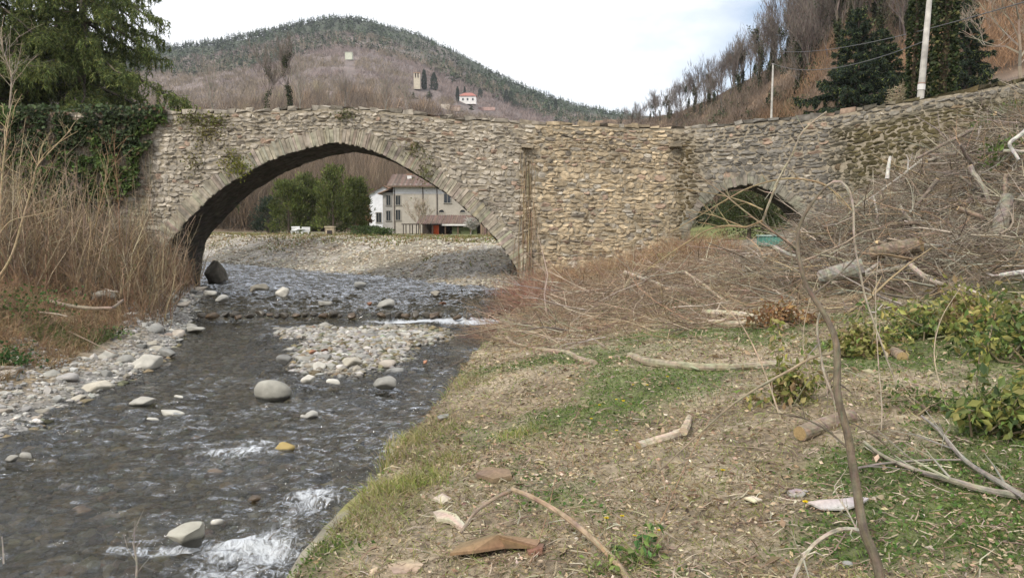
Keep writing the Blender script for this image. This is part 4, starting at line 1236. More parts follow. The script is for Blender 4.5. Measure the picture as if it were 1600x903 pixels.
# recognisable single trees on the far hill
def far_cypress(px, py, hpx, wpx, label):
    p = FARH.find(px, py); k = p[1] / FPX
    t = empty("cypress_tree", p, label, "tree")
    mb = MB(); mb.sticks([p - [0, 0, 1]], [p + [0, 0, hpx * k * .5]], .25, .1, (.10, .08, .06), 5); mb.build("trunk", M_TWIG, t)
    mb = MB(); n = 420
    u = RNG.random(n); a = RNG.random(n) * 6.28; rr = wpx * k * .5 * np.sin(np.clip(u * .92 + .08, 0, 1) ** .7 * math.pi) ** .7 * RNG.uniform(.5, 1.05, n)
    P = p + np.stack([np.cos(a) * rr, np.sin(a) * rr, u * hpx * k], -1)
    mb.leaves(P, hpx * k * .12, jcol((.030, .040, .024), n, .3), n_dir=np.stack([np.cos(a) * .4, np.sin(a) * .4, np.ones(n)], -1), aspect=.5); mb.build("crown", M_FAR, t)
for px, py, h, w_, lab in [(663, 141, 29, 7, "tall thin dark cypress right beside the bell tower"), (678, 144, 27, 11, "plump dark cypress downhill from the bell tower"), (715, 160, 22, 4.5, "slim dark cypress against the white villa's wall"),
                           (726, 152, 15, 3, "thin cypress tip behind the white villa's roof"), (750, 155, 15, 7, "short dark cypress just past the villa's far end"), (791, 163, 21, 8, "dark evergreen, first of a pair beyond the villa"),
                           (798, 163, 19, 8, "dark evergreen, second of a pair beyond the villa"), (868, 175, 19, 5, "lone slim cypress low on the distant slope near the valley gap"), (857, 176, 12, 4, "small dark evergreen beside the lone slim cypress"), (806, 172, 12, 18, "broad dark bush like evergreen below the villa's terrace")]:
    far_cypress(px, py, h, w_, lab)
# ivy clad tree and pale birches in front of the hill
def ivy_tree(px, py, Y, hpx, label, seed, dense=900, col=GREYB):
    p = pix(np.array(float(px)), np.array(float(py)), Y); h = hpx * Y / FPX
    m = tree_meshes(seed, col, h=h, depth=4, rmin=.02, ivy=dense, spread=.45, upright=.4, trunk_len=.5)
    return plant_tree("bare_tree", m, p, label, "tree")
ivy_tree(455, 185, 120, 98, "ivy topped dark tree standing above the leafless wood behind the bridge", 301, 520)
ivy_tree(418, 185, 125, 82, "twiggy tree with a green tuft beside the ivy topped tree", 302, 160)
m_birch = tree_meshes(303, (.27, .235, .20), h=11, depth=3, rmin=.03, spread=.35, upright=.6, trunk_len=.6)
ft = None
for px, hpx, lab in ((336, 68, "pale slim tree trunk just behind the parapet near the great spruce"), (469, 70, "pale slim trunk below the ivy topped tree"), (541, 55, "leaning pale trunk over the crown of the wide arch"), (600, 62, "pale slim trunk uphill from the arch, below the bell tower slope"), (640, 52, "short pale trunk in the wood under the bell tower")):
    p = pix(np.array(float(px)), np.array(196.), 118.0); sc = hpx * 118 / FPX / 10
    if ft is None: ft = plant_tree("bare_tree", m_birch, p, lab, "tree", None, 0, sc)
    else: copy_thing(ft, p, px * 1.0, sc, lab)

# ---- conifers: drooping spruces behind the ivied end of the bridge
def needle_branch(mbT, mbN, p, d, ln, r, colb, droop, hang, dens, yellow=.25, w=.028, nl=.20):
    n = 9
    pts = [p]; dd = d.copy()
    for i in range(n):
        f = i / n
        dd = unit(dd + np.array([0, 0, -droop * (1 - f) * .5 + (.20 if f > .7 else 0)]) + RNG.normal(size=3) * .05)
        pts.append(pts[-1] + dd * ln / n)
    pts = np.array(pts)
    mbT.sticks(pts[:-1], pts[1:], np.linspace(r, r * .3, n), np.linspace(r * .9, .008, n), jcol((.075, .06, .045), n, .15), 4)
    m = int(dens * ln)
    t = RNG.uniform(.12, 1.0, m); x = t * n; j = np.minimum(x.astype(int), n - 1)
    b = pts[j] + (pts[j + 1] - pts[j]) * (x - j)[:, None]
    side = unit(np.cross(d, [0, 0, 1.0]))
    sg = RNG.choice([-1.0, 1.0], m)
    od = unit(side * sg[:, None] * RNG.uniform(.2, 1, (m, 1)) + d * RNG.uniform(.1, .8, (m, 1)) + RNG.normal(size=(m, 3)) * .15)
    L1 = ln * .20 * (1.15 - .6 * t) * RNG.uniform(.5, 1.2, m)
    q = b + od * L1[:, None] + np.array([0, 0, -1.0]) * (L1 * .3)[:, None]
    hl = hang * RNG.uniform(.3, 1.1, m) * (1.1 - .5 * t)
    e = q + np.array([0, 0, -1.0]) * hl[:, None] + RNG.normal(size=(m, 3)) * .06
    mbT.sticks(b, q, .009, .006, (.07, .06, .04)); mbT.sticks(q, e, .006, .003, (.07, .06, .04))
    for A, B, k, dn in ((b, q, 16, od), (q, e, 26, None)):
        kk = k
        tt = RNG.random((m, kk, 1)); P = (A[:, None] * (1 - tt) + B[:, None] * tt).reshape(-1, 3)
        ax = np.repeat(unit(B - A), kk, 0)
        nd = unit(ax * .7 + rdir(len(P)) * .8 + np.array([0, 0, -.25]))
        lite = (RNG.random(len(P)) < yellow)[:, None]
        cc = np.where(lite, jcol((.18, .21, .060), len(P), .25), jcol(colb, len(P), .3))
        mbN.blades(P, nd, nl * RNG.uniform(.5, 1.2, len(P)), w, cc, .15)
def spruce(base, h, rad, seed, label, z_from=.18, whorls=26, droop=.25, hang=.9, dens=7, colb=(.034, .052, .020), yellow=.25, zmax=1.0, keep=None, rt=.32, name="spruce_tree", w=.028, nl=.2):
    t = empty(name, base, label, "tree")
    T_, N_ = MB(), MB()
    zz = np.linspace(0, h, 14)
    pts = np.stack([.12 * np.sin(zz * .5 + seed), .1 * np.cos(zz * .4 + seed), zz], -1) + base
    T_.tube(pts, np.linspace(rt, .03, 14), jcol((.10, .08, .065), 14 * 9 + 2, .15), 9, .05)
    T_.build("trunk", M_BARK, t); B_ = MB()
    for k in range(whorls):
        f = z_from + (zmax - z_from) * (k + RNG.random() * .6) / whorls
        z = f * h
        L = rad * (1.02 - f) ** .75 * RNG.uniform(.75, 1.12)
        if L < .25: continue
        nb = RNG.integers(3, 6) if rad > 5 else RNG.integers(4, 7)
        a0 = RNG.random() * 6.28
        for i in range(nb):
            a = a0 + i / nb * 6.28 + RNG.normal() * .2
            d = np.array([math.cos(a), math.sin(a), .22 - .25 * (1 - f)])
            if keep is not None and not keep(a, f): continue
            p = np.array([np.interp(z, zz, pts[:, 0]), np.interp(z, zz, pts[:, 1]), base[2] + z])
            needle_branch(B_, N_, p, unit(d), L * RNG.uniform(.75, 1.1), .05 * L / 3 + .02, colb, droop, hang * (.5 + .5 * min(L / 3, 1)), dens, yellow, w, nl)
    B_.build("branch_wood", M_TWIG, t); N_.build("crown", M_NEEDLE, t)
    return t
def at_px(px, Y, z): 
    p = pix(np.array(float(px)), np.array(300.), Y); return np.array([p[0], Y, z])
spruce(at_px(138, 42.5, 2.0), 27, 8.4, 1, "huge drooping dark green spruce behind the ivied end of the bridge, nearest the arch", .17, 14, .26, .95, 12, zmax=.62, colb=(.080, .110, .036), yellow=.50, nl=.24, w=.034)
spruce(at_px(76, 45.0, 2.0), 28, 7.6, 2, "second drooping dark spruce with a bare reddish trunk, between two others behind the ivied wall", .19, 13, .28, .9, 11, zmax=.62, rt=.38, colb=(.074, .102, .035), yellow=.45, nl=.24, w=.034)
spruce(at_px(-10, 41.0, 2.0), 26, 7.6, 3, "drooping spruce at the far edge of the group behind the ivied wall", .17, 13, .28, .9, 11, zmax=.62, colb=(.078, .108, .036), yellow=.50, nl=.24, w=.034)
# mid green conifers seen through the wide arch
def round_conifer(base, h, rad, n, label, col, leaf=.5, name="conifer_tree"):
    t = empty(name, base, label, "tree")
    mb = MB(); zz = np.linspace(0, h * .9, 8)
    mb.tube(np.stack([zz * 0, zz * 0, zz], -1) + base, np.linspace(.16, .03, 8), (.12, .09, .07), 6); mb.build("trunk", M_BARK, t)
    m = 60
    cz = RNG.random(m) ** .8; ca = RNG.random(m) * 6.28
    cr = rad * np.sqrt(np.clip(1 - cz * .85, 0, 1)) * RNG.uniform(.35, 1.0, m)
    C = np.stack([np.cos(ca) * cr, np.sin(ca) * cr, h * (.10 + .86 * cz)], -1)
    mb = MB()
    mb.sticks(np.stack([C[:, 0] * 0, C[:, 1] * 0, C[:, 2] - cr * .15], -1) + base, C + base, .04, .015, (.11, .09, .06))
    mb.build("branch_wood", M_TWIG, t)
    i = RNG.integers(0, m, n); cs = RNG.uniform(.35, .75, m) * rad * .55
    P = C[i] + RNG.normal(size=(n, 3)) * cs[i][:, None] * [.5, .5, .42]
    P[:, 2] = np.clip(P[:, 2], h * .04, h)
    tone = RNG.uniform(.65, 1.5, m)[i][:, None]
    mb = MB(); mb.leaves(P + base, leaf * RNG.uniform(.5, 1.2, n), jcol(col, n, .25) * tone, n_dir=unit(P * [1, 1, .2] + RNG.normal(size=(n, 3)) * [1, 1, .6] + [0, 0, 1.0]), aspect=.35)
    mb.build("crown", M_LEAF, t)
    return t
for px, Y, h, r, lab in ((450, 92, 6.6, 2.6, "olive green conifer seen through the wide arch, first from the pier"), (482, 95, 7.6, 2.5, "tall olive green conifer through the arch, second of four"), (520, 90, 8.2, 2.5, "tallest olive green conifer under the crown of the arch"), (553, 96, 7.2, 2.2, "olive green conifer under the arch next to the white gabled house")):
    round_conifer(at_px(px, Y, 1.3), h, r, 5200, lab, (.105, .125, .034), .42)
for px, Y, h, r, lab in ((418, 105, 5.2, 2.2, "dark blue green conifer in the shade beside the arch pier"), (566, 102, 5.0, 1.3, "small brown leaved tree against the white gabled house")):
    round_conifer(at_px(px, Y, 1.3), h, r, 2600, lab, (.035, .05, .03) if px < 500 else (.20, .13, .07), .4)
round_conifer(at_px(575, 74, 1.45), 1.2, 1.9, 2200, "low dark juniper bush spreading in front of the white gabled house", (.06, .085, .03), .3, "juniper_bush")
round_conifer(at_px(594, 72, 1.45), 1.0, 1.5, 1600, "low bright green juniper bush at the farmhouse foot", (.075, .11, .035), .3, "juniper_bush")
# bare garden trees before the house
m = tree_meshes(310, (.36, .30, .23), h=5.0, depth=4, rmin=.02, spread=.6, upright=.25, trunk_len=.38)
plant_tree("garden_tree", m, at_px(655, 95.5, 1.4), "bare pale garden tree in front of the farmhouse wall and pergola", "tree")
m = tree_meshes(311, (.40, .38, .34), h=3.4, depth=4, rmin=.03, spread=.75, upright=.05, trunk_len=.34)
plant_tree("garden_tree", m, at_px(735, 94, 1.4), "whitish branching shrub tree in front of the shelter's green screen", "tree")
# dark conifers and ivied trunks above the wing wall
def zroad(px, Y):
    return float(RIGHT.at(px, 0.0)[2])
spruce(np.array([at_px(1330, 58, 0)[0], 58.0, hill_z(1330, 58) - .4]), 7.9, 3.9, 5, "broad dark blue green cedar behind the wing wall, left of the ivied trunks", .06, 17, .10, .35, 10, (.034, .054, .032), .10, 1.0, w=.05, nl=.26, name="cedar_tree")
spruce(np.array([at_px(1372, 60, 0)[0], 60.0, hill_z(1372, 60) - .4]), 6.2, 3.0, 6, "second dark cedar merging with the broad one above the wing wall", .05, 14, .10, .3, 10, (.042, .062, .032), .12, 1.0, w=.05, nl=.26, name="cedar_tree")
spruce(np.array([at_px(1500, 52, 0)[0], 52.0, hill_z(1500, 52) - .4]), 6.5, 2.6, 8, "dark cedar behind the thick ivied trunk near the pole", .05, 13, .10, .3, 9, (.036, .056, .034), .10, 1.0, w=.05, nl=.26, name="cedar_tree")
def ivied_trunk(px, Y, zb_, h, r, n, label, lean=0.0, yellow=.1):
    b = at_px(px, Y, zb_)
    t = empty("ivied_tree", b, label, "tree")
    zz = np.linspace(0, h, 10); pts = np.stack([lean * zz, .1 * np.sin(zz), zz], -1) + b
    mb = MB(); mb.tube(pts, np.linspace(r * .5, r * .25, 10), (.12, .09, .06), 8, .05); mb.build("trunk", M_BARK, t)
    u = RNG.random(n); a = RNG.random(n) * 6.28
    rr = r * (.75 + .5 * fbm(np.stack([u * h * .9, np.cos(a) * 1.2 + 5], -1), 3, int(px))) * RNG.uniform(.7, 1.15, n)
    P = b + np.stack([lean * u * h + np.cos(a) * rr, np.sin(a) * rr, u * h], -1)
    cc = np.where((RNG.random(n) < yellow)[:, None], jcol((.13, .13, .05), n, .3), jcol((.040, .058, .020), n, .35))
    mb = MB(); mb.leaves(P, .17 * RNG.uniform(.6, 1.3, n), cc, n_dir=np.stack([np.cos(a), np.sin(a), -.5 + 0 * a], -1) + rdir(n) * .5, aspect=.9); mb.build("ivy", M_LEAF, t)
ivied_trunk(1421, 40, 7.8, 7.5, .27, 2400, "slim tree trunk wrapped in green ivy, left of the concrete pole", .0)
ivied_trunk(1438, 41, 8.3, 7.5, .24, 1800, "brownish ivied trunk right behind the concrete pole", -.01, .02)
ivied_trunk(1467, 38, 8.6, 8.0, .40, 4400, "thick trunk wrapped in dark glossy ivy with pale berries, right of the pole", .01, .16)
m = tree_meshes(320, (.34, .29, .19), h=4.2, depth=4, rmin=.012, spread=.75, upright=.05, trunk_len=.30)
plant_tree("bare_shrub", m, np.array([at_px(1392, 42, 0)[0], 42, 7.8]), "pale spreading leafless shrub in front of the dark cedars above the wing wall", "shrub")
m = tree_meshes(321, (.30, .25, .19), h=6.8, depth=5, rmin=.010, spread=.6, upright=.2, trunk_len=.45, r0=.11, kids=(2, 4))
plant_tree("bare_tree", m, np.array([at_px(1588, 40, 0)[0], 40, 9.3]), "pale barked leafless tree with crooked limbs above the top of the wing wall", "tree", None, .5)
m = tree_meshes(322, (.30, .24, .17), h=3.2, depth=4, rmin=.012, spread=.5, upright=.3)
plant_tree("bare_shrub", m, np.array([at_px(1218, 60, 0)[0], 50, 5.5]), "thin leafless sapling beside the slender pole beyond the wall", "shrub")
round_conifer(np.array([at_px(1172, 52, 0)[0], 52, 1.9]), 3.1, 2.6, 5200, "dark green holly like bush seen through the small arch", (.05, .062, .02), .22, "evergreen_bush")

# poles and wires
def pole(name, px0, py0, px1, py1, Y0, Y1, r0, r1, label, col):
    a, b = pix(np.array(float(px0)), np.array(float(py0)), Y0), pix(np.array(float(px1)), np.array(float(py1)), Y1)
    t = empty(name, a, label, "pole")
    mb = MB(); mb.tube(np.linspace(a - (b - a) * .08, b, 8), np.linspace(r0, r1, 8), col, 12); mb.build("shaft", M_CONCRETE, t)
    return t, a, b
t, a, b = pole("utility_pole", 1438.5, 150, 1455, -30, 34.5, 34.5, .145, .10, "leaning pale concrete utility pole rising above the wing wall", (.46, .44, .40))
q = a + (b - a) * .075; d = unit(b - a)
mb = MB(); mb.tube([q - d * .12, q, q + d * .12], .158, (.62, .60, .58), 12); mb.build("number_band", M_PAINT, t)
mb = MB(); mb.tube([q + d * .15, q + d * .18], .157, (.34, .20, .16), 12); mb.build("red_band", M_PAINT, t)
top_big = b
t, a, b2 = pole("utility_pole", 1205, 192, 1208, 100, 75, 75, .11, .08, "slender pale pole standing behind the low part of the wing wall", (.46, .44, .40))
mb = MB(); mb.tube([b2 + [0, 0, -.08], b2 + [0, 0, .03]], .12, (.30, .29, .28), 10); mb.build("cap", M_PAINT, t)
def wire(p, q, sag, label):
    k = np.linspace(0, 1, 30)[:, None]
    P = p * (1 - k) + q * k; P[:, 2] -= sag * 4 * (k * (1 - k))[:, 0]
    mb = MB(); mb.tube(P, .022, (.10, .10, .10), 5)
    tag(mb.build("overhead_wire", M_WIRE, origin=p), label, "wire")
wire(b2, pix(np.array(1452.), np.array(62.), 34.5), .9, "lower overhead wire from the slender pole across the dark cedars")
wire(pix(np.array(1215.), np.array(80.), 90.0), pix(np.array(1640.), np.array(-8.), 26.0), .7, "upper overhead wire crossing the hillside above the ivied trunks")
# ---------------------------------------------------------------- river stones
import bmesh
def rock_mesh(seed, flat=.55, sub=3, amp=.30, col=(.36, .345, .31), mat=M_ROCK, name="stone", wedge=0.0, facets=13):
    bm = bmesh.new(); bmesh.ops.create_icosphere(bm, subdivisions=sub, radius=1.0)
    v = np.array([x.co[:] for x in bm.verts]); f = np.array([[x.index for x in p.verts] for p in bm.faces]); bm.free()
    rg = np.random.default_rng(seed)
    for _ in range(facets):                                    # a few broad worn facets
        d = unit(rg.normal(size=3)); o = rg.uniform(.45, .85)
        k = v @ d; v = v - np.maximum(k - o, 0)[:, None] * d * .93
    v = v * (1 + amp * (fbm(v * 1.1 + seed * 7, 3, seed) - .5)[:, None] + .05 * (fbm(v * 4 + seed, 3, seed + 5) - .5)[:, None])
    v = v * [1, rg.uniform(.62, .9), flat * rg.uniform(.8, 1.2)]
    if wedge: v[:, 2] *= 1 + wedge * v[:, 0]; v[:, 1] *= 1 + .4 * wedge * v[:, 0]
    m = MB(); m.add(v, tris=f, col=np.asarray(col) * (1 + .10 * (fbm(v * 2, 3, seed + 9) - .5)[:, None] * np.ones(3)))
    return m.mesh(name, mat, smooth=True)
RC = [(.36, .345, .30), (.29, .28, .25), (.42, .40, .35), (.34, .31, .25), (.24, .235, .215), (.39, .37, .32), (.30, .285, .265), (.36, .315, .26)]
rmesh = [rock_mesh(i + 1, (.42, .5, .38, .55, .45, .6, .34, .5)[i], 3, .34, RC[i]) for i in range(8)]
def put_rock(me, x, y, w_, label, group=None, z=None, rz=None, sc=(1, 1, 1), sink=.35, name="stone", cat="stone", tilt=.15):
    o = bpy.data.objects.new(name, me); COL.objects.link(o)
    zg_ = float(T(x, y)) if z is None else z
    s = w_ / 2
    hz = np.array([v.co.z for v in me.vertices]).max() if me.name not in _hz else _hz[me.name]
    _hz[me.name] = hz
    o.location = (x, y, zg_ + hz * s * sc[2] * (1 - 2 * sink) * .9)
    o.scale = (s * sc[0], s * sc[1], s * sc[2])
    o.rotation_euler = (RNG.normal() * tilt, RNG.normal() * tilt, RNG.random() * 6.28 if rz is None else rz)
    return tag(o, label, cat, group)
_hz = {}
def rock_px(px, py, wpx, label, k, z=0.0, sc=(1, 1, 1), rz=0.0, sink=.25, me=None, name="boulder", tilt=.06):
    p = gp(px, py, z); w_ = wpx * p[1] / FPX
    return put_rock(me or rmesh[k], p[0], p[1] + w_ * .25, w_, label, None, z, rz, sc, sink, name, "rock", tilt)
big1 = rock_mesh(41, .55, 4, .26, (.34, .325, .27), wedge=.34, facets=12); big2 = rock_mesh(52, .5, 4, .14, (.38, .365, .31), facets=2)
rock_px(287, 848, 78, "wedge shaped grey boulder standing in the rushing water near the bank edge", 0, .0, (1, .8, .95), .25, .32, big1)
rock_px(418, 622, 68, "smooth rounded pale boulder alone in the current below the gravel bar", 0, .0, (1, .75, .98), .05, .33, big2)
must = rock_mesh(61, .5, 3, .2, (.27, .205, .085)); brick = rock_mesh(62, .6, 3, .2, (.27, .135, .08)); dark = rock_mesh(63, .5, 3, .35, (.065, .055, .04), M_WETROCK); darkb = rock_mesh(64, .5, 3, .35, (.095, .065, .038), M_WETROCK)
white = rock_mesh(65, .5, 3, .3, (.52, .50, .46))
rock_px(442, 705, 36, "mustard coloured round stone breaking the water beside white foam", 0, 0, (1, .8, .9), 0, .3, must)
rock_px(338, 820, 24, "small pale stone just behind the wedge shaped boulder", 2, 0, (1, .9, 1.4), .3)
rock_px(395, 782, 30, "wet dark brown stone above the white rapid", 0, 0, (1, .8, .9), 0, .3, darkb)
for px, py, w_, lab in ((120, 806, 62, "submerged tan slab stone under the riffles near the frame edge"), (34, 832, 30, "dark wet stone low in the water near a dry twig"), (500, 752, 55, "dark submerged rock at the head of the white rapid"), (440, 722, 55, "flat wet rock just below the mustard stone"), (470, 790, 60, "rounded wet rock inside the white rapid"), (410, 765, 45, "wet brown rock splitting the foam above the rapid"), (330, 745, 50, "drowned dark rock under the ripples in midstream")):
    rock_px(px, py, w_, lab, 0, -.10, (1, .8, .8), RNG.random(), .35, dark if px > 420 else darkb)
for px, py, w_, sc, lab, k in ((262, 651, 56, (1, .7, .7), "long flat stone near the cobble bank in quiet water", 0), (217, 633, 48, (1, .6, .6), "thin flat stone nearer the cobbles", 5), (486, 653, 26, (1, .9, 1.2), "pair of rounded stones alone in midstream", 1), (474, 653, 14, (1, 1, 1.3), "little stone touching a rounded midstream stone", 2),
                               (237, 657, 22, (1, .7, .7), "small stone off the end of the long flat one", 2), (278, 622, 20, (1, .8, .8), "small rounded pale stone in the current by the cobble bank", 2), (38, 716, 26, (1, .8, 1.3), "pale rounded stone at the frame edge in still brown water", 2), (14, 720, 26, (1, .7, .8), "low pale stone beside a rounder one in still brown water", 5),
                               (138, 614, 62, (1, .75, .9), "large tilted olive grey slab at the water's edge", 3), (222, 578, 58, (1, .8, 1.0), "whitish blunt boulder on a shelf of pale gravel", 5), (92, 580, 50, (1, .8, 1.1), "greenish grey block among the cobbles of the bank", 4), (55, 556, 30, (.6, .5, 2.4), "white pointed stone standing upright at the grass edge", 2),
                               (20, 580, 40, (1, .8, .9), "blue grey cobble mound near the frame edge", 6), (50, 612, 50, (1, .8, .9), "rounded grey boulder low on the cobble bank", 1), (300, 519, 40, (1, .8, .8), "tan oblong stone at the water's edge by the riffle", 0), (255, 558, 42, (1, .7, .8), "dark topped grey stone half in the water", 4)):
    rock_px(px, py, w_, lab, k, .02, sc, RNG.normal() * .3, .25, white if "white" in lab else None, tilt=.12)
for px, py, w_, lab in ((488, 552, 18, "orange brick lump on the gravel bar"), (506, 549, 16, "second orange brick lump beside the first on the gravel bar"), (664, 568, 18, "rust coloured stone at the tail of the gravel bar"), (576, 477, 20, "reddish stone in the smooth water above the weir"), (690, 477, 20, "brownish red stone showing above the weir near the twigs")):
    rock_px(px, py, w_, lab, 0, .10 if py > 480 else .3, (1, .7, .8), RNG.random() * 6, .15, brick)
for px, py, w_, lab, k in ((603, 606, 46, "broad grey stone at the lower end of the gravel bar", 1), (545, 571, 42, "wide slab in the middle of the gravel bar", 3), (440, 571, 40, "big grey cobble beside the brick lumps", 4), (505, 478, 34, "pale boulder in the smooth water above the weir", 0), (604, 480, 34, "grey boulder above the weir in smooth water", 1), (520, 600, 28, "smooth rounded pale stone at the bar's downstream rim", 2), (480, 597, 26, "upright blunt stone at the bar's downstream rim", 5), (680, 461, 24, "tan stone far out near the willow twigs", 3), (440, 463, 34, "low pale rock shelf in the shallows above the weir", 5), (560, 452, 30, "dark low rock in the calm water under the arch", 4),
                        (325, 462, 36, "tan boulder at the foot of the brushwood by the arch", 0), (346, 470, 26, "grey boulder between brushwood and riffle", 1), (398, 455, 40, "low rubble rock at the arch pier's foot", 3), (150, 468, 50, "tan rounded boulder in the dry grass of the bank", 3), (120, 462, 34, "half buried boulder next to a tan one in the dry grass", 0)):
    zz = None
    rock_px(px, py, w_, lab, k, .32 if py < 485 and px > 390 else (.12 if px > 380 else (1.0 if px < 200 else .45)), (1, .8, 1.0), RNG.normal() * .4, .2)
# the dark boulder under the arch pier
pr = gp(336, 425, .3); pm = rock_mesh(71, .9, 4, .4, (.13, .115, .09), M_STONE)
pr = pix(np.array(338.), np.array(400.), 36.6)
put_rock(pm, float(pr[0]), 36.6, 1.25, "big dark boulder at the foot of the wide arch's far pier", None, .25, .6, (1, 1.1, 1.5), .12, "boulder", "rock", .05)
# stones of the weir sill
n = 34
for i in range(n):
    x = -9.6 + 9.6 * (i + RNG.random() * .6) / n
    put_rock([dark, darkb, dark][i % 3], x, 24.35 + RNG.normal() * .16 + .1 * math.sin(x), RNG.uniform(.32, .62), "dark wet stone in the low weir across the river", "weir stones", float(zw(24.9)) - .16, None, (1, .8, 1.0), .25, "weir_stone", "stone")
# cobbles one can count: the gravel bar and the near bank
def in_poly(px, py, poly):
    poly = np.asarray(poly, float); r = np.zeros(len(px), bool); j = len(poly) - 1
    for i in range(len(poly)):
        xi, yi, xj, yj = *poly[i], *poly[j]
        r ^= ((yi > py) != (yj > py)) & (px < (xj - xi) * (py - yi) / (yj - yi + 1e-9) + xi); j = i
    return r
bar_poly = [(380, 560), (392, 516), (440, 500), (600, 505), (692, 528), (692, 560), (640, 575), (640, 604), (570, 608), (520, 600), (470, 606), (440, 585), (395, 565)]
bank_poly = [(-30, 585), (40, 560), (160, 566), (195, 515), (240, 490), (330, 462), (348, 472), (305, 500), (275, 530), (258, 562), (245, 586), (185, 604), (150, 626), (70, 668), (-30, 710)]
def scatter(poly, n, z, smin, smax, label, group, mindist=.75, seed=1):
    rg = np.random.default_rng(seed); pl = np.asarray(poly, float)
    W_ = gp(pl[:, 0], pl[:, 1], z)[:, :2]
    lo, hi = W_.min(0), W_.max(0); placed = []
    tries = 0
    while len(placed) < n and tries < 60000:
        tries += 1
        c_ = lo + rg.random(2) * (hi - lo)
        if not in_poly(c_[:1], c_[1:], W_)[0]: continue
        s = smin * (smax / smin) ** (rg.random() ** 1.9) * (0.75 + .25 * c_[1] / 15)
        if any((c_[0] - a) ** 2 + (c_[1] - b) ** 2 < (mindist * (s + q) / 2) ** 2 for a, b, q in placed): continue
        placed.append((c_[0], c_[1], s))
    for a, b, s in placed:
        put_rock(rmesh[int(rg.integers(0, 8))], a, b, s, label, group, None, None, (1, 1, rg.uniform(.6, 1.15)), .30 + .12 * rg.random())
    return np.array(placed)
bar_pl = scatter(bar_poly, 150, .0, .17, .62, "pale grey river stone lying on the gravel bar in midstream", "stones on the gravel bar", .62, 3)
bank_pl = scatter(bank_poly, 125, .15, .15, .62, "pale grey cobble lying on the stony bank at the water's edge", "cobbles on the bank", .60, 4)
# gravel too small to count
def pebbles(mb, x, y, s, cols, lift=.25):
    n = len(x); s = np.minimum(s, .24)
    ico = np.array([[0, 0, 1], [.89, 0, .45], [.28, .85, .45], [-.72, .53, .45], [-.72, -.53, .45], [.28, -.85, .45], [.72, .53, -.45], [-.28, .85, -.45], [-.89, 0, -.45], [-.28, -.85, -.45], [.72, -.53, -.45], [0, 0, -1]])
    f = np.array([[0, 1, 2], [0, 2, 3], [0, 3, 4], [0, 4, 5], [0, 5, 1], [1, 6, 2], [2, 7, 3], [3, 8, 4], [4, 9, 5], [5, 10, 1], [2, 6, 7], [3, 7, 8], [4, 8, 9], [5, 9, 10], [1, 10, 6], [6, 11, 7], [7, 11, 8], [8, 11, 9], [9, 11, 10], [10, 11, 6]])
    a = RNG.random(n) * 6.28
    sx, sy, sz = s * .5, s * .5 * RNG.uniform(.6, 1, n), s * .5 * RNG.uniform(.4, .75, n)
    v = ico[None] * (1 + .16 * RNG.normal(size=(n, 12, 1)))
    X = v[..., 0] * sx[:, None]; Y = v[..., 1] * sy[:, None]
    P = np.stack([x[:, None] + X * np.cos(a)[:, None] - Y * np.sin(a)[:, None], y[:, None] + X * np.sin(a)[:, None] + Y * np.cos(a)[:, None], T(x, y)[:, None] + v[..., 2] * sz[:, None] + (sz * lift)[:, None]], -1)
    mb.add(P.reshape(-1, 3), tris=(np.arange(n)[:, None, None] * 12 + f[None]).reshape(-1, 3), col=np.repeat(cols, 12, 0))
def poly_pts(poly, n, z):
    W_ = gp(np.array(poly, float)[:, 0], np.array(poly, float)[:, 1], z)[:, :2]; lo, hi = W_.min(0) - .15, W_.max(0) + .15
    p = lo + RNG.random((n * 3, 2)) * (hi - lo); p = p[in_poly(p[:, 0], p[:, 1], W_)][:n]
    return p[:, 0], p[:, 1]
grey_p = [(.38, .36, .32), (.30, .285, .26), (.44, .42, .38), (.34, .30, .24)]
mb = MB()
x, y = poly_pts(bar_poly, 4200, 0.0); pebbles(mb, x, y, np.exp(RNG.normal(math.log(.115), .5, len(x))), pick(grey_p, len(x), .2, .018))
x, y = poly_pts(bank_poly, 5200, .12); pebbles(mb, x, y, np.exp(RNG.normal(math.log(.07), .5, len(x))), pick(grey_p, len(x), .2, .018))
stuff(mb.build("gravel", M_ROCK), "pale loose gravel between the larger river stones", "gravel")
mb = MB()
n = 42000; y = 32 + 55 * RNG.random(n) ** 1.5; d = RNG.random(n) ** 1.3 * 24 - .3; x = xR(y) + d
ok = (x < 3.5) & (x > -.46 * y) & (fbm(np.stack([x, y], -1) * .3, 3, 88) > .24)
x, y = x[ok], y[ok]
pebbles(mb, x, y, np.exp(RNG.normal(math.log(.115), .5, len(x))) * np.clip(y / 50, .6, 1.4), pick([(.45, .415, .335), (.37, .335, .265), (.48, .445, .37), (.36, .295, .205)], len(x), .22, .02))
stuff(mb.build("shingle_beach", M_PEBBLE), "pale shingle on the far bank under and beyond the wide arch", "gravel")
n = 22000; y = RNG.uniform(33, 95, n); d = RNG.uniform(3, 46, n); x = xR(y) + d        # dry grass over the top of that bank
m = (x < 3.5) & (x > -.46 * y) & (fbm(np.stack([x, y], -1) * .16, 3, 29) + .012 * np.clip(d, 0, 14) > .60)
x, y = x[m], y[m]; mb = MB()
mb.blades(np.stack([x, y, T(x, y) - .02], -1), np.stack([RNG.normal(size=len(x)) * .5, RNG.normal(size=len(x)) * .5, np.ones(len(x))], -1), RNG.uniform(.15, .45, len(x)), .07, pick([(.30, .235, .12), (.20, .19, .07), (.15, .18, .05), (.26, .17, .09)], len(x), .2), .5)
stuff(mb.build("bank_grass", M_GRASS), "patchy dry and green grass along the top of the far bank", "grass")
mb = MB()                                                   # drowned cobbles of the bed
n = 9000; y = 5 + 26 * RNG.random(n) ** 1.4; u = RNG.random(n); x = xL(y) * u + xR(y) * (1 - u) - .15
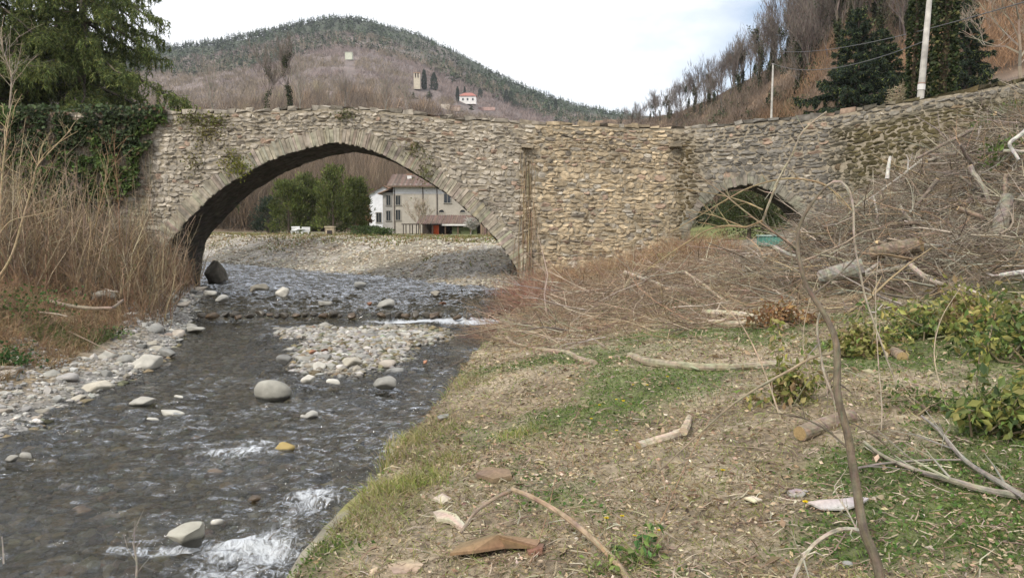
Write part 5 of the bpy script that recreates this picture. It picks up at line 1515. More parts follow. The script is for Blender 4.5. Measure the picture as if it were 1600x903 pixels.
pebbles(mb, x, y, np.exp(RNG.normal(math.log(.14), .5, n)), pick([(.17, .145, .085), (.12, .105, .065), (.20, .16, .10), (.20, .185, .145)], n, .25), .1)
stuff(mb.build("river_bed_stones", M_PEBBLE), "brown drowned cobbles on the river bed", "gravel")
# ---------------------------------------------------------------- left bank: thicket, saplings, dry grass, ivy
def stems(mb, base, h, lean, r, cols, twigs=5, tw_len=.45, tw_r=.5, sides=3, curve=.25):
    """thin whippy stems in three bent segments with side twigs"""
    n = len(base); h = np.broadcast_to(h, (n,)).copy(); r = np.broadcast_to(r, (n,))
    d = unit(np.concatenate([RNG.normal(size=(n, 2)) * lean, np.ones((n, 1))], 1))
    p = [base]
    for k in range(4):
        d = unit(d + RNG.normal(size=(n, 3)) * curve * .5 * [1, 1, .3])
        p.append(p[-1] + d * (h / 4)[:, None])
    rr = [1, .85, .65, .45, .2]
    for k in range(4):
        mb.sticks(p[k], p[k + 1], r * rr[k], r * rr[k + 1], cols, sides)
    if twigs:
        idx = np.repeat(np.arange(n), twigs); m = len(idx)
        t = RNG.uniform(.25, .98, m) * 4; j = np.minimum(t.astype(int), 3); f = (t - j)[:, None]
        PP = np.stack(p); b = PP[j, idx] * (1 - f) + PP[j + 1, idx] * f
        td = unit(np.concatenate([RNG.normal(size=(m, 2)) * .8, RNG.uniform(.3, 1.3, (m, 1))], 1))
        L = h[idx] * tw_len * RNG.uniform(.2, 1, m) * (1.1 - t / 5)
        e = b + td * (L * .55)[:, None]
        td2 = unit(td + RNG.normal(size=(m, 3)) * .35)
        e2 = e + td2 * (L * .45)[:, None]
        c2 = cols[idx] if np.ndim(cols) == 2 else cols
        mb.sticks(b, e, r[idx] * tw_r, r[idx] * tw_r * .6, c2); mb.sticks(e, e2, r[idx] * tw_r * .6, r[idx] * tw_r * .3, c2)
    return p
# reddish brown thicket in front of the ivied end of the bridge
n = 3300
y = RNG.uniform(20.5, 31.0, n); dl = RNG.random(n) ** .8 * 11 + .5
x = xL(y) - dl
pxs = 800 + x / y * FPX
ok = (pxs > -120) & (pxs < 330)
hmax = np.interp(pxs, [-120, 0, 60, 150, 220, 270, 330], [3.9, 3.5, 2.9, 2.5, 2.5, 2.1, 1.2])
hmax = hmax * np.interp(y, [20, 31], [.72, 1.0])
x, y, hmax = x[ok], y[ok], hmax[ok]
B = np.stack([x, y, T(x, y) - .05], -1)
cols = pick([(.185, .12, .07), (.14, .10, .065), (.24, .18, .105), (.165, .135, .095)], len(B), .2, p=[.45, .25, .18, .12])
mb = MB(); stems(mb, B, hmax * RNG.uniform(.35, 1.0, len(B)), .22, RNG.uniform(.007, .016, len(B)), cols, 9, .42, .55, curve=.3)
k = RNG.choice(len(B), 420); stems(mb, B[k], hmax[k] * RNG.uniform(1.0, 1.6, 420), .20, RNG.uniform(.010, .018, 420), pick([(.33, .26, .17), (.25, .185, .11), (.19, .15, .11)], 420, .2), 7, .35, .5, curve=.3)
stuff(mb.build("thicket", M_TWIG), "dense reddish brown leafless thicket in front of the ivied bridge end", "brushwood")
# lower bramble and dead fern in front of it
n = 5200
y = RNG.uniform(13.5, 30.5, n); x = xL(y) - (1.0 + RNG.random(n) * 6.5) * np.interp(y, [13, 24], [1, .8]) - np.interp(y, [13, 22], [1.3, 0])
B = np.stack([x, y, T(x, y) - .03], -1)
cols = pick([(.23, .135, .075), (.27, .19, .11), (.17, .11, .075)], n, .2)
mb = MB(); stems(mb, B, RNG.uniform(.25, .95, n) * np.interp(y, [13, 24], [.5, 1.15]), .5, RNG.uniform(.004, .008, n), cols, 6, .6, .6, curve=.6)
stuff(mb.build("bramble", M_TWIG), "low tangled dead bramble along the top of the stony bank", "brushwood")
# dry grass of the bank
n = 42000
y = 10 + 19 * RNG.random(n); dl = RNG.uniform(1.6, 8, n); x = xL(y) - dl
cl = fbm(np.stack([x, y], -1) * .9, 3, 41)
ok = (cl > .40) & (x > -.75 * y - 2) & (dl > 1.9 - cl + .3 * np.clip(14 - y, 0, 3))
x, y, cl = x[ok], y[ok], cl[ok]
gr = fbm(np.stack([x, y], -1) * .5, 3, 52) > .58
cc = np.where(gr[:, None], jcol((.11, .14, .045), len(x), .25), pick([(.36, .27, .15), (.29, .20, .11), (.22, .145, .08)], len(x), .2))
d = np.stack([RNG.normal(size=len(x)) * .6 + .3, RNG.normal(size=len(x)) * .6 - .2, np.ones(len(x)) * .8], -1)
mb = MB(); mb.blades(np.stack([x, y, T(x, y) - .02], -1), d, RNG.uniform(.12, .42, len(x)), .014, cc, .55)
stuff(mb.build("dry_grass", M_GRASS), "straw coloured dry grass on the bank above the cobbles", "grass")
# leafy weeds at the bank edge
def weed(px, py, z, n, r, h, col, label, size=.09, name="weed_clump"):
    p = gp(px, py, z); p[2] = float(T(p[0], p[1]))
    mb = MB(); P = p + np.stack([RNG.normal(size=n) * r, RNG.normal(size=n) * r, np.abs(RNG.normal(size=n)) * h], -1)
    mb.leaves(P, size * RNG.uniform(.5, 1.2, n), jcol(col, n, .3), aspect=.7)
    b = p + np.concatenate([RNG.normal(size=(14, 2)) * r * .6, np.full((14, 1), -.03)], 1)
    e_ = P[:14]
    mb.sticks(b, e_, .006, .003, np.asarray(col) * .8)
    return tag(mb.build(name, M_LEAF, origin=p), label, "plant")
weed(12, 560, .5, 420, .22, .22, (.05, .11, .03), "bright green weed clump at the frame edge above the cobbles")
weed(165, 508, .6, 300, .22, .12, (.12, .16, .06), "grey green weed patch where dry grass meets the cobbles")
weed(30, 425, 1.9, 500, .5, .35, (.07, .12, .03), "green leafy patch in the thicket beside pale leaning saplings")
weed(175, 440, 1.2, 420, .45, .3, (.08, .12, .035), "green patch among the reddish stems near the bank top", )
# pale saplings that stand out of the thicket
def sapling_px(pts, Y, r0, r1, col, label, tw=26, tl=.8, name="sapling", tag_cat="sapling", up=.9):
    P = np.array([pix(np.array(float(a)), np.array(float(b)), Y) for a, b in pts]); P = spline(P, 22)
    e = empty(name, P[0], label, tag_cat)
    mb = MB(); mb.tube(P, np.linspace(r0, r1, 22), jcol(col, 22 * 6 + 2, .1), 6); mb.build("stem", M_BARK, e)
    if tw:
        t = RNG.integers(6, 21, tw); d = unit(P[np.minimum(t + 1, 21)] - P[t])
        td = unit(d * .5 + RNG.normal(size=(tw, 3)) * .55 + [0, 0, up])
        L = tl * RNG.uniform(.3, 1.1, tw)
        q = P[t] + td * (L * .5)[:, None]; q2 = q + unit(td + RNG.normal(size=(tw, 3)) * .25) * (L * .5)[:, None]
        m2 = MB(); m2.sticks(P[t], q, r1 * .9, r1 * .6, jcol(col, tw, .15)); m2.sticks(q, q2, r1 * .6, r1 * .25, jcol(col, tw, .15))
        k = tw * 3; i = RNG.integers(0, tw, k); f = RNG.random((k, 1)); b = q[i] * (1 - f) + q2[i] * f
        m2.sticks(b, b + unit(td[i] + RNG.normal(size=(k, 3)) * .6) * (tl * .35 * RNG.uniform(.3, 1, k))[:, None], r1 * .45, r1 * .2, jcol(col, k, .15))
        m2.build("twigs", M_TWIG, e)
    return e
pale = (.36, .28, .17)
sapling_px([(-6, 440), (18, 400), (35, 345), (52, 285), (58, 260), (90, 225), (112, 202)], 19.5, .032, .010, pale, "long pale sapling leaning over the reddish thicket at the bank", 16, .9)
sapling_px([(0, 330), (4, 270), (8, 230), (14, 180)], 18, .028, .012, pale, "upright pale stem at the frame edge among the reddish thicket", 14, 1.0)
sapling_px([(-4, 370), (18, 345), (60, 335), (105, 322)], 19, .014, .005, pale, "thin pale twig leaning low across the thicket", 6, .5)
sapling_px([(58, 262), (70, 240), (100, 218), (122, 205)], 20.5, .014, .006, pale, "forked pale branch over the dark ivy", 8, .6)
sapling_px([(142, 400), (150, 350), (160, 305), (170, 250)], 25.5, .025, .008, (.30, .21, .12), "tan upright sapling in front of the ivy, nearer the masonry", 24, 1.1)
sapling_px([(120, 410), (118, 350), (104, 290), (102, 235)], 25, .018, .006, (.26, .20, .14), "slender greyish sapling before the darkest ivy", 18, .9)
sapling_px([(215, 420), (217, 385), (222, 350), (226, 320)], 28, .02, .006, (.30, .22, .13), "thin tan sapling against the masonry edge left of the arch", 18, .8)
sapling_px([(186, 415), (187, 360), (184, 300), (178, 225)], 27, .022, .007, (.25, .15, .085), "russet sapling where ivy meets the bare masonry", 26, 1.1)
sapling_px([(278, 465), (276, 440), (270, 412), (268, 395)], 27.5, .02, .006, (.33, .25, .16), "pale split sapling at the edge of the water side thicket", 10, .6)
sapling_px([(15, 170), (18, 120), (10, 95), (4, 75)], 24, .03, .012, (.30, .25, .19), "pale bare treetop before the spruces at the frame edge", 30, 1.4)
# fallen branches on the bank
def branch(pts, z_or_Y, r0, r1, col, label, name="fallen_branch", sides=8, mode="z", forks=3, fl=.5, cat="branch", n=20, lift=None, end=None, mat=None, wob=.04):
    """a lying branch through picture points at the given heights (or depths), with side shoots as a part"""
    if mode == "z": P = np.array([gp(float(a), float(b), z) for (a, b), z in zip(pts, np.broadcast_to(z_or_Y, (len(pts),)))])
    else: P = np.array([pix(np.array(float(a)), np.array(float(b)), Y) for (a, b), Y in zip(pts, np.broadcast_to(z_or_Y, (len(pts),)))])
    P = spline(P, n)
    mb = MB(); mb.tube(P, np.linspace(r0, r1, n), jcol(col, n * sides + 2, .08), sides, wob)
    if not forks and end is None:
        return tag(mb.build(name, mat or M_BARK, origin=P[0]), label, cat), P
    e = empty(name, P[0], label, cat); mb.build("stem", mat or M_BARK, e)
    if forks:
        m = MB(); t = RNG.integers(2, n - 1, forks); d = unit(P[np.minimum(t + 1, n - 1)] - P[t])
        td = unit(d + RNG.normal(size=(forks, 3)) * [.5, .5, .25] + [0, 0, .08]); L = fl * RNG.uniform(.4, 1.1, forks)
        q = P[t] + td * (L * .5)[:, None]; q2 = q + unit(td + RNG.normal(size=(forks, 3)) * .25) * (L * .5)[:, None]
        rr = np.linspace(r0, r1, n)[t] * .45
        m.sticks(P[t], q, rr, rr * .7, jcol(col, forks, .12), 5); m.sticks(q, q2, rr * .7, rr * .3, jcol(col, forks, .12), 5)
        k = forks * 2; i = RNG.integers(0, forks, k)
        m.sticks(q[i], q[i] + unit(td[i] + RNG.normal(size=(k, 3)) * .6) * (fl * .4 * RNG.uniform(.4, 1, k))[:, None], rr[i] * .4, rr[i] * .15, jcol(col, k, .12), 4)
        m.build("side_shoots", M_TWIG, e)
    if end is not None:
        for i, s in ((0, -1), (n - 1, 1)):
            if end in ("both", "start" if i == 0 else "tip"):
                d = unit(P[1] - P[0]) * -1 if i == 0 else unit(P[-1] - P[-2]); r = r0 if i == 0 else r1
                m = MB(); m.tube([P[i] - d * .01, P[i] + d * .006], r * .90, (.34, .24, .115), 14, .03); m.build("cut_end", M_WOODCUT, e)
    return e, P
branch([(-5, 484), (35, 472), (70, 470), (110, 478), (150, 482), (175, 481), (192, 469)], 1.05, .055, .03, (.26, .20, .15), "long grey fallen branch lying along the dry grass bank", forks=4, fl=.5)
branch([(60, 488), (85, 490), (105, 494)], .95, .02, .012, (.36, .30, .23), "short pale stick below the long fallen branch on the bank", forks=0)
branch([(165, 452), (175, 455), (184, 456)], 1.2, .03, .02, (.42, .37, .30), "pale broken stick at the foot of the thicket", forks=0)
branch([(108, 518), (140, 533), (170, 548), (182, 552)], .55, .02, .008, (.19, .14, .10), "dark thin stick running down from the grass onto the cobbles", forks=2, fl=.3)
branch([(330, 372), (345, 375), (380, 377)], 1.2, .05, .03, (.15, .12, .10), "dark driftwood pole on the gravel just beyond the arch pier", forks=0)

# ivy over the end of the bridge
n = 36000
px = RNG.uniform(-170, 262, n); py = RNG.uniform(163, 400, n)
lim = np.interp(px, [-170, 40, 60, 110, 150, 180, 205, 222, 236, 250, 262], [420, 400, 395, 352, 335, 300, 290, 262, 240, 190, 172])
nb = fbm(np.stack([px * .03, py * .03], -1), 4, 62)
ok = (py < lim + (nb - .5) * 110)
px, py = px[ok], py[ok]
s, z = face(px, py)
hang = .10 + .55 * fbm(np.stack([s * .8, z * .8], -1), 3, 63) ** 2
P = F3(s, z, -hang * RNG.random(len(s)) ** .5 - .03)
topm = z > top(s) - .1
P[topm, 1] += RNG.uniform(-.2, .6, topm.sum())
br = fbm(np.stack([s * .6, z * .6], -1), 3, 65)
cc = np.where((br > .56)[:, None], jcol((.095, .14, .038), len(s), .35), jcol((.060, .085, .034), len(s), .35))
cc = np.where((RNG.random(len(s)) < .07)[:, None], jcol((.16, .11, .06), len(s), .2), cc)
lump = fbm(np.stack([s * 2.2, z * 2.2], -1), 2, 67) > .31
mb = MB(); mb.leaves(P[lump], .16 * RNG.uniform(.6, 1.25, lump.sum()), cc[lump], n_dir=np.stack([RNG.normal(size=lump.sum()) * .6, -np.abs(RNG.normal(size=lump.sum())) * .8, -np.ones(lump.sum()) * .7], -1), aspect=.95)
iv = empty("ivy", (float(P[:, 0].mean()), float(P[:, 1].mean()), 2.0), "dark green ivy curtain over the parapet end in front of the spruces", "ivy")
mb.build("leaves", M_LEAF, iv)
n = 260; px = RNG.uniform(-150, 240, n); s, z = face(px, np.interp(px, [-170, 240], [185, 178]) + RNG.uniform(0, 40, n))
A_ = F3(s, z, -.14); L = RNG.uniform(1.5, 5.0, n)
mb = MB(); mid = A_ + np.stack([RNG.normal(size=n) * .15, RNG.normal(size=n) * .06 - .08, -L * .5], -1); E = mid + np.stack([RNG.normal(size=n) * .2, RNG.normal(size=n) * .06, -L * .5], -1)
mb.sticks(A_, mid, .012, .010, jcol((.22, .18, .13), n, .3)); mb.sticks(mid, E, .010, .006, jcol((.22, .17, .12), n, .3)); mb.build("vine_stems", M_TWIG, iv)
# tufts of plants growing out of the masonry
def wall_tuft(px, py, n, rx, ry, col, label, size=.10, name="wall_plant", hang=.1):
    s0, z0 = face(px, py); p = F3(s0, z0, -.06)
    s = s0 + RNG.normal(size=n) * rx; z = z0 + RNG.normal(size=n) * ry - np.abs(RNG.normal(size=n)) * ry * hang * 4
    P = F3(s, np.minimum(z, top(s) + .08), -.06 - RNG.random(n) * .14)
    mb = MB(); mb.leaves(P, size * RNG.uniform(.5, 1.2, n), jcol(col, n, .3), aspect=.7)
    k = max(4, n // 20); mb.sticks(np.repeat(p[None], k, 0) + [0, .08, 0], P[:k], .006, .003, np.asarray(col) * .7)
    tag(mb.build(name, M_LEAF, origin=p), label, "plant")
ol = (.15, .155, .035)
wall_tuft(300, 184, 260, .38, .16, ol, "yellow green wall plant just under the coping beyond the ivy")
wall_tuft(326, 206, 200, .34, .22, (.19, .17, .05), "mustard green growth lower in the masonry beyond the ivy")
wall_tuft(338, 186, 150, .26, .14, ol, "small olive wall plant under the coping, uphill from the ivy")
wall_tuft(365, 252, 260, .26, .26, (.19, .19, .03), "yellow moss clump on the shoulder of the wide arch")
wall_tuft(377, 260, 160, .22, .22, (.17, .18, .03), "yellow moss spot touching the arch ring on its shoulder")
wall_tuft(304, 250, 120, .22, .3, (.17, .155, .05), "faint olive moss streak low between ivy and arch")
wall_tuft(665, 263, 160, .2, .34, (.15, .15, .05), "grassy tuft growing on the arch ring on its downhill side")
wall_tuft(540, 178, 120, .25, .12, (.13, .14, .05), "tiny tuft on the top of the arch crown")
wall_tuft(648, 232, 110, .2, .16, (.16, .15, .06), "dry tuft in the masonry beyond the arch crown")
# the vine hanging in the recess, and brown scrub at its foot
s0, z0 = face(np.array([816., 832.]), np.array([232., 420.]))
n = 150; s = s0.mean() + RNG.normal(size=n) * .2; z1_ = RNG.uniform(z0[1] - .2, z0[0], n); L = RNG.uniform(.5, 1.5, n)
A_ = F3(s, z1_, -.10 * RNG.random(n)); E = A_ + np.stack([RNG.normal(size=n) * .05, -.05 * RNG.random(n), -L], -1)
mb = MB(); mb.sticks(A_, E, .012, .006, pick([(.30, .22, .13), (.24, .17, .10), (.36, .28, .18)], n, .25))
tag(mb.build("hanging_vine", M_TWIG, origin=F3(s0.mean(), z0[1], 0)), "dead brown vine hanging down the narrow recess beside the wide arch", "vine")
# ---------------------------------------------------------------- right bank: grass, litter, brush, logs, sapling
def bank_xy(n, y0=4.0, y1=27.0, xmax=.72):
    y = y0 * (y1 / y0) ** RNG.random(n); lo = xR(y) + .05; hi = np.minimum(xmax * y + 1, 14)
    return lo + RNG.random(n) * (hi - lo), y
x, y = bank_xy(150000, 3.8, 20)
g = green_mask(x, y); r = RNG.random(len(x))
edge = .55 * np.exp(-((x - xR(y) - .40) / .35) ** 2) * sstep(.45, .55, fbm(np.stack([x, y], -1) * .8, 3, 12)) * (y < 13)
isg = r < g * .72 + .05
isd = (r < .30) | (RNG.random(len(x)) < edge)
m = isg | isd
x, y, isg, edge = x[m], y[m], isg[m], edge[m]
cc = np.where(isg[:, None], pick([(.125, .185, .035), (.185, .235, .06), (.09, .135, .03)], len(x), .22), pick([(.33, .28, .155), (.27, .22, .125), (.25, .275, .09)], len(x), .2))
d = np.stack([RNG.normal(size=len(x)) * .75, RNG.normal(size=len(x)) * .75, np.full(len(x), .55) + edge * .8], -1)
L = np.where(isg, RNG.uniform(.03, .085, len(x)), RNG.uniform(.05, .16, len(x))) + edge * RNG.uniform(0, .22, len(x))
mb = MB(); mb.blades(np.stack([x, y, T(x, y) - .008], -1), d, L, np.clip(.0022 + .0007 * y, 0, .012), cc, .5)
stuff(mb.build("grass", M_GRASS), "thin green and straw coloured grass on the riverside clearing", "grass")
# small broad leaves of ground herbs
x, y = bank_xy(26000, 3.8, 14); g = green_mask(x, y); m = RNG.random(len(x)) < g
x, y = x[m], y[m]
d = np.stack([RNG.normal(size=len(x)), RNG.normal(size=len(x)), np.full(len(x), .35)], -1)
mb = MB(); mb.leaves(np.stack([x, y, T(x, y) + RNG.random(len(x)) * .03], -1), RNG.uniform(.015, .045, len(x)), pick([(.09, .16, .035), (.13, .20, .05), (.06, .12, .025)], len(x), .2), n_dir=d, aspect=.6)
stuff(mb.build("ground_herbs", M_LEAF), "small green herbs sprouting in patches over the clearing", "ground cover")
# leaf litter, wood chips and straw
x, y = bank_xy(70000, 3.8, 25); dens = fbm(np.stack([x, y], -1) * .7, 3, 19); m = RNG.random(len(x)) < (.36 + .8 * sstep(.42, .65, dens)) * (1 - .6 * green_mask(x, y))
x, y = x[m], y[m]
d = np.stack([RNG.normal(size=len(x)), RNG.normal(size=len(x)), RNG.normal(size=len(x)) * .22 + .05], -1)
cc = pick([(.33, .25, .155), (.24, .17, .105), (.43, .35, .23), (.52, .45, .33), (.17, .12, .08), (.37, .29, .19)], len(x), .2, p=[.27, .22, .2, .08, .13, .10])
mb = MB(); mb.leaves(np.stack([x, y, T(x, y) + .004 + RNG.random(len(x)) * .015], -1), np.exp(RNG.normal(math.log(.030), .42, len(x))) * np.interp(y, [4, 12], [.85, 1.5]), cc, n_dir=d, aspect=.5)
stuff(mb.build("leaf_litter", M_LITTER), "brown fallen leaves and pale wood chips scattered over the clearing", "leaf litter")
x, y = bank_xy(6500, 3.8, 22)
d = unit(np.stack([RNG.normal(size=len(x)), RNG.normal(size=len(x)), RNG.normal(size=len(x)) * .10], -1)); L = np.exp(RNG.normal(math.log(.085), .5, len(x)))
p = np.stack([x, y, T(x, y) + .012], -1)
q = p + d * L[:, None] * .5; q[:, 2] = T(q[:, 0], q[:, 1]) + .012 + RNG.random(len(x)) * .03
e = q + unit(d + RNG.normal(size=d.shape) * .2) * L[:, None] * .5; e[:, 2] = T(e[:, 0], e[:, 1]) + .012 + RNG.random(len(x)) * .04
cc = pick([(.33, .27, .19), (.22, .16, .11), (.15, .11, .08), (.42, .36, .27)], len(x), .2); R_ = RNG.uniform(.0018, .006, len(x))
mb = MB(); mb.sticks(p, q, R_, R_ * .8, cc, 4); mb.sticks(q, e, R_ * .8, R_ * .4, cc, 4)
stuff(mb.build("twig_litter", M_TWIG), "small broken twigs littering the clearing", "twigs")
# straw tufts at the wall edge
for px, py, n, h, lab in ((585, 718, 420, .34, "tall straw coloured grass tuft leaning over the river wall"), (600, 772, 420, .20, "yellow green grass tuft on the wall edge above the white rapid"), (640, 690, 300, .2, "pale dry grass tuft at the wall edge upstream of the tall tuft"), (655, 765, 380, .2, "lime green grass tuft a step in from the wall edge"), (815, 705, 260, .16, "lime green tuft out on the clearing near the long arched stick"), (520, 808, 240, .14, "mossy yellowish tuft on the wall edge beside the white rapid"), (700, 735, 260, .16, "greenish straw tuft between the wall edge and the chips")):
    p = gp(px, py, .6); p[2] = float(T(p[0], p[1])) - .02
    b = p + np.concatenate([RNG.normal(size=(n, 2)) * [.16, .12], np.zeros((n, 1))], 1); b[:, 2] = T(b[:, 0], b[:, 1]) - .02
    d = np.stack([RNG.normal(size=n) * .4 - .1, RNG.normal(size=n) * .4, np.ones(n)], -1)
    mb = MB(); mb.blades(b, d, h * RNG.uniform(.4, 1.1, n), .007, pick([(.42, .36, .19), (.30, .30, .09), (.20, .25, .06)], n, .2, p=[.5, .3, .2] if "straw" in lab or "dry" in lab else [.25, .4, .35]), .5)
    tag(mb.build("grass_tuft", M_GRASS, origin=p), lab, "grass")

# ---- brush: a reddish brown mass of cut twigs across the middle, and the great heap to the right
def brush(n, sampler, lmin, lmax, r, cols, p=None, zlift=.3, flat=.35, dirx=None, name=None, label=None, seg=4, twigs=3, curve=.25):
    x, y, lift = sampler(n); n = len(x)
    z = T(x, y) + lift * RNG.random(n)
    d = RNG.normal(size=(n, 3)) * [1, .8, flat]
    if dirx is not None: d = d + np.asarray(dirx)
    d = unit(d); L = lmin * (lmax / lmin) ** RNG.random(n)
    cc = pick(cols, n, .22, p=p); R_ = r * RNG.uniform(.4, 1.3, n) * (L / lmax) ** .5
    mb = MB(); pt = np.stack([x, y, z], -1); PP = [pt]
    for k in range(seg):
        d = unit(d + RNG.normal(size=(n, 3)) * curve * [1, 1, .6])
        nx = PP[-1] + d * (L / seg)[:, None]
        fl = T(nx[:, 0], nx[:, 1]); nx[:, 2] = np.maximum(nx[:, 2], fl + .01)
        mb.sticks(PP[-1], nx, R_ * (1 - .75 * k / seg), R_ * (1 - .75 * (k + 1) / seg), cc, 4); PP.append(nx)
    if twigs:
        idx = np.repeat(np.arange(n), twigs); m = len(idx); j = RNG.integers(1, seg, m); b = np.stack(PP)[j, idx]
        ax = unit(np.stack(PP)[j + 1, idx] - b)
        td = unit(ax + RNG.normal(size=(m, 3)) * .55 + [0, 0, .12]); l2 = L[idx] * RNG.uniform(.15, .45, m)
        e = b + td * l2[:, None]; rr = R_[idx] * .42
        mb.sticks(b, e, rr, rr * .4, cc[idx])
    return stuff(mb.build(name, M_TWIG), label, "brushwood")
def s_mid(n):
    px = RNG.uniform(790, 1330, n); 
    y = RNG.uniform(13.5, 29.5, n)
    x = (px - 800) / FPX * y
    den = np.interp(px, [790, 830, 900, 1080, 1200, 1330], [.9, 1, 1, .9, .55, .5]) * np.interp(y, [13, 16, 19, 27, 30], [.25, .8, 1, .9, .5])
    ok = (x > xR(y) - .5) & (RNG.random(n) < den) & ~((np.abs(px - 1195) < 70) & (y > 22.5))
    x, y = x[ok], y[ok]
    hump = .55 * np.exp(-(((x - 4.2) / 2.0) ** 2 + ((y - 19.5) / 2.2) ** 2)) + .22 * np.exp(-(((x - 1.6) / 1.2) ** 2 + ((y - 22) / 3) ** 2)) + .5 * np.exp(-(((x - 6.5) / 1.6) ** 2 + ((y - 22.5) / 2) ** 2))
    return x, y, .08 + hump
brush(4600, s_mid, .4, 2.0, .010, [(.25, .165, .10), (.20, .14, .095), (.34, .26, .17), (.15, .105, .075), (.42, .35, .26)], [.28, .24, .22, .16, .10], name="cut_brushwood", label="reddish brown cut brushwood strewn between the bridge and the clearing", flat=.22, twigs=4)
brush(240, s_mid, .9, 2.8, .022, [(.36, .30, .22), (.28, .22, .16), (.42, .36, .28), (.19, .15, .11)], None, name="loose_limbs", label="pale limbs and rods lying through the reddish cut brushwood", flat=.14, twigs=3, curve=.14)
def s_willow(n):
    y = RNG.uniform(20, 30.5, n); x = xR(y) + RNG.uniform(-.6, 1.2, n)
    return x, y, np.full(n, .25)
brush(1000, s_willow, .4, 1.2, .006, [(.27, .12, .085), (.22, .10, .08), (.33, .22, .14)], None, name="willow_twigs", label="reddish osier twigs leaning out over the water by the arch foot", dirx=(-.7, -.1, .25), twigs=5)
def s_wallfoot(n):
    y = RNG.uniform(26.5, 31.2, n); x = RNG.uniform(1.0, 8.0, n)
    return x, y, np.full(n, .25) + .35 * np.exp(-((x - 5.8) / 1.0) ** 2)
brush(3200, s_wallfoot, .25, .9, .006, [(.30, .19, .10), (.36, .26, .15), (.24, .13, .085)], None, name="dead_weeds", label="tan dead weeds along the foot of the bridge wall", flat=.7, dirx=(0, 0, .6), twigs=5)
def s_heap(n):
    y = RNG.uniform(14.0, 29.0, n); x = RNG.uniform(5.5, 19, n)
    h = T(x, y, False); px = 800 + x / y * FPX
    ok = (px < 1720) & (px > 1150) & ((h > 1.55) | (RNG.random(n) < .35)) & (x - 4.2 > (22 - y) * .25)
    ok &= ~((px < 1262) & (y > 21.5))
    ok &= RNG.random(n) < np.interp(h, [1.3, 2.2, 6, 7.5], [.5, 1, .85, .35])
    x, y, h = x[ok], y[ok], h[ok]
    lump = fbm(np.stack([x, y], -1) * .55, 3, 91)
    return x, y, (.06 + .85 * sstep(.35, .75, lump)) * np.interp(h, [3, 6], [1, .5])
greyc = [(.30, .265, .205), (.22, .185, .135), (.40, .36, .29), (.14, .11, .08), (.30, .215, .13)]
brush(23000, s_heap, .30, 1.4, .012, greyc, [.18, .29, .06, .32, .15], name="brush_pile", label="great heap of grey cut branches and twigs piled against the wing wall", flat=.35, twigs=3, curve=.2)
brush(1900, s_heap, .5, 2.1, .030, greyc, [.30, .26, .14, .18, .12], name="pole_wood", label="grey poles and thicker branches mixed through the great brush heap", flat=.38, twigs=2, curve=.14)
# green growth over the top of the heap
n = 11000; y = RNG.uniform(20, 29, n); x = RNG.uniform(12.0, 22, n)
m = (fbm(np.stack([x, y], -1) * .45, 3, 23) > .46) & (x / y > .575)
x, y = x[m], y[m]
mb = MB(); P = np.stack([x, y, T(x, y) + .15 + RNG.random(len(x)) * .45], -1); mb.leaves(P, RNG.uniform(.08, .2, len(x)), pick([(.09, .14, .03), (.13, .18, .04), (.06, .095, .025)], len(x), .25), aspect=.5, n_dir=np.stack([RNG.normal(size=len(x)) * .5, RNG.normal(size=len(x)) * .5 - .3, np.ones(len(x)) * .6], -1))
stuff(mb.build("bramble_leaves", M_LEAF), "green bramble leaves over the grassy top of the brush heap", "ground cover")

# ---- leafy shrubs with yellow green laurel leaves
def leafy(px, py, z, rx, ry, rz, n, cols, label, size=.11, name="leafy_shrub", seedc=1, off=0.0):
    p = gp(px, py, z); p[2] = float(T(p[0], p[1]))
    e = empty(name, p, label, "shrub"); k = 26
    C = np.stack([RNG.normal(size=k) * rx * .55, RNG.normal(size=k) * ry * .5, np.abs(RNG.normal(size=k)) * rz * .7 + .05], -1)
    tips = p + C
    mb = MB(); rs_ = rx / .6
    b0 = p + np.stack([RNG.normal(size=k) * rx * .3, RNG.normal(size=k) * ry * .3, np.full(k, -.03)], -1)
    mid = (b0 + tips) / 2 + RNG.normal(size=(k, 3)) * .08
    mb.sticks(b0, mid, .014 * rs_, .010 * rs_, jcol((.22, .18, .11), k, .2), 5); mb.sticks(mid, tips, .010 * rs_, .005 * rs_, jcol((.22, .18, .11), k, .2), 4); mb.build("stems", M_TWIG, e)
    i = RNG.integers(0, k, n); t = RNG.uniform(.35, 1.1, (n, 1))
    P = mid[i] * (1 - t) + tips[i] * t + RNG.normal(size=(n, 3)) * [.10, .10, .08] * (rx / .7)
    P[:, 2] = np.maximum(P[:, 2], T(P[:, 0], P[:, 1]) + .02)
    cc = pick(cols, n, .22) * RNG.uniform(.7, 1.25, k)[i][:, None]
    d = unit(RNG.normal(size=(n, 3)) * [.8, .8, .5] + [0, 0, -.55])
    mb = MB(); mb.leaves(P, size * RNG.uniform(.5, 1.2, n), cc, n_dir=d, aspect=.5); mb.build("foliage", M_LEAF, e)
YG = [(.33, .32, .09), (.25, .26, .07), (.14, .18, .045), (.38, .33, .14), (.28, .20, .10)]
DG = [(.11, .165, .045), (.15, .21, .055), (.23, .245, .075), (.07, .11, .035)]
leafy(1350, 552, 1.2, .55, .35, .30, 900, YG, "yellow green wilted laurel branch around the sawn log end", .12)
leafy(1330, 545, 1.2, .35, .3, .25, 400, DG, "dark green leafy sprig left of the sawn log end", .10)
leafy(1425, 540, 1.2, .5, .4, .28, 700, DG, "green leafy sprawl right of the sawn log end", .10)
leafy(1520, 512, 1.5, .9, .6, .42, 1500, YG, "large yellow green laurel heap below the grey brush pile", .13)
leafy(1590, 525, 1.6, .7, .6, .5, 1100, DG + YG[:1], "green laurel bush at the frame edge below the brush pile", .12)
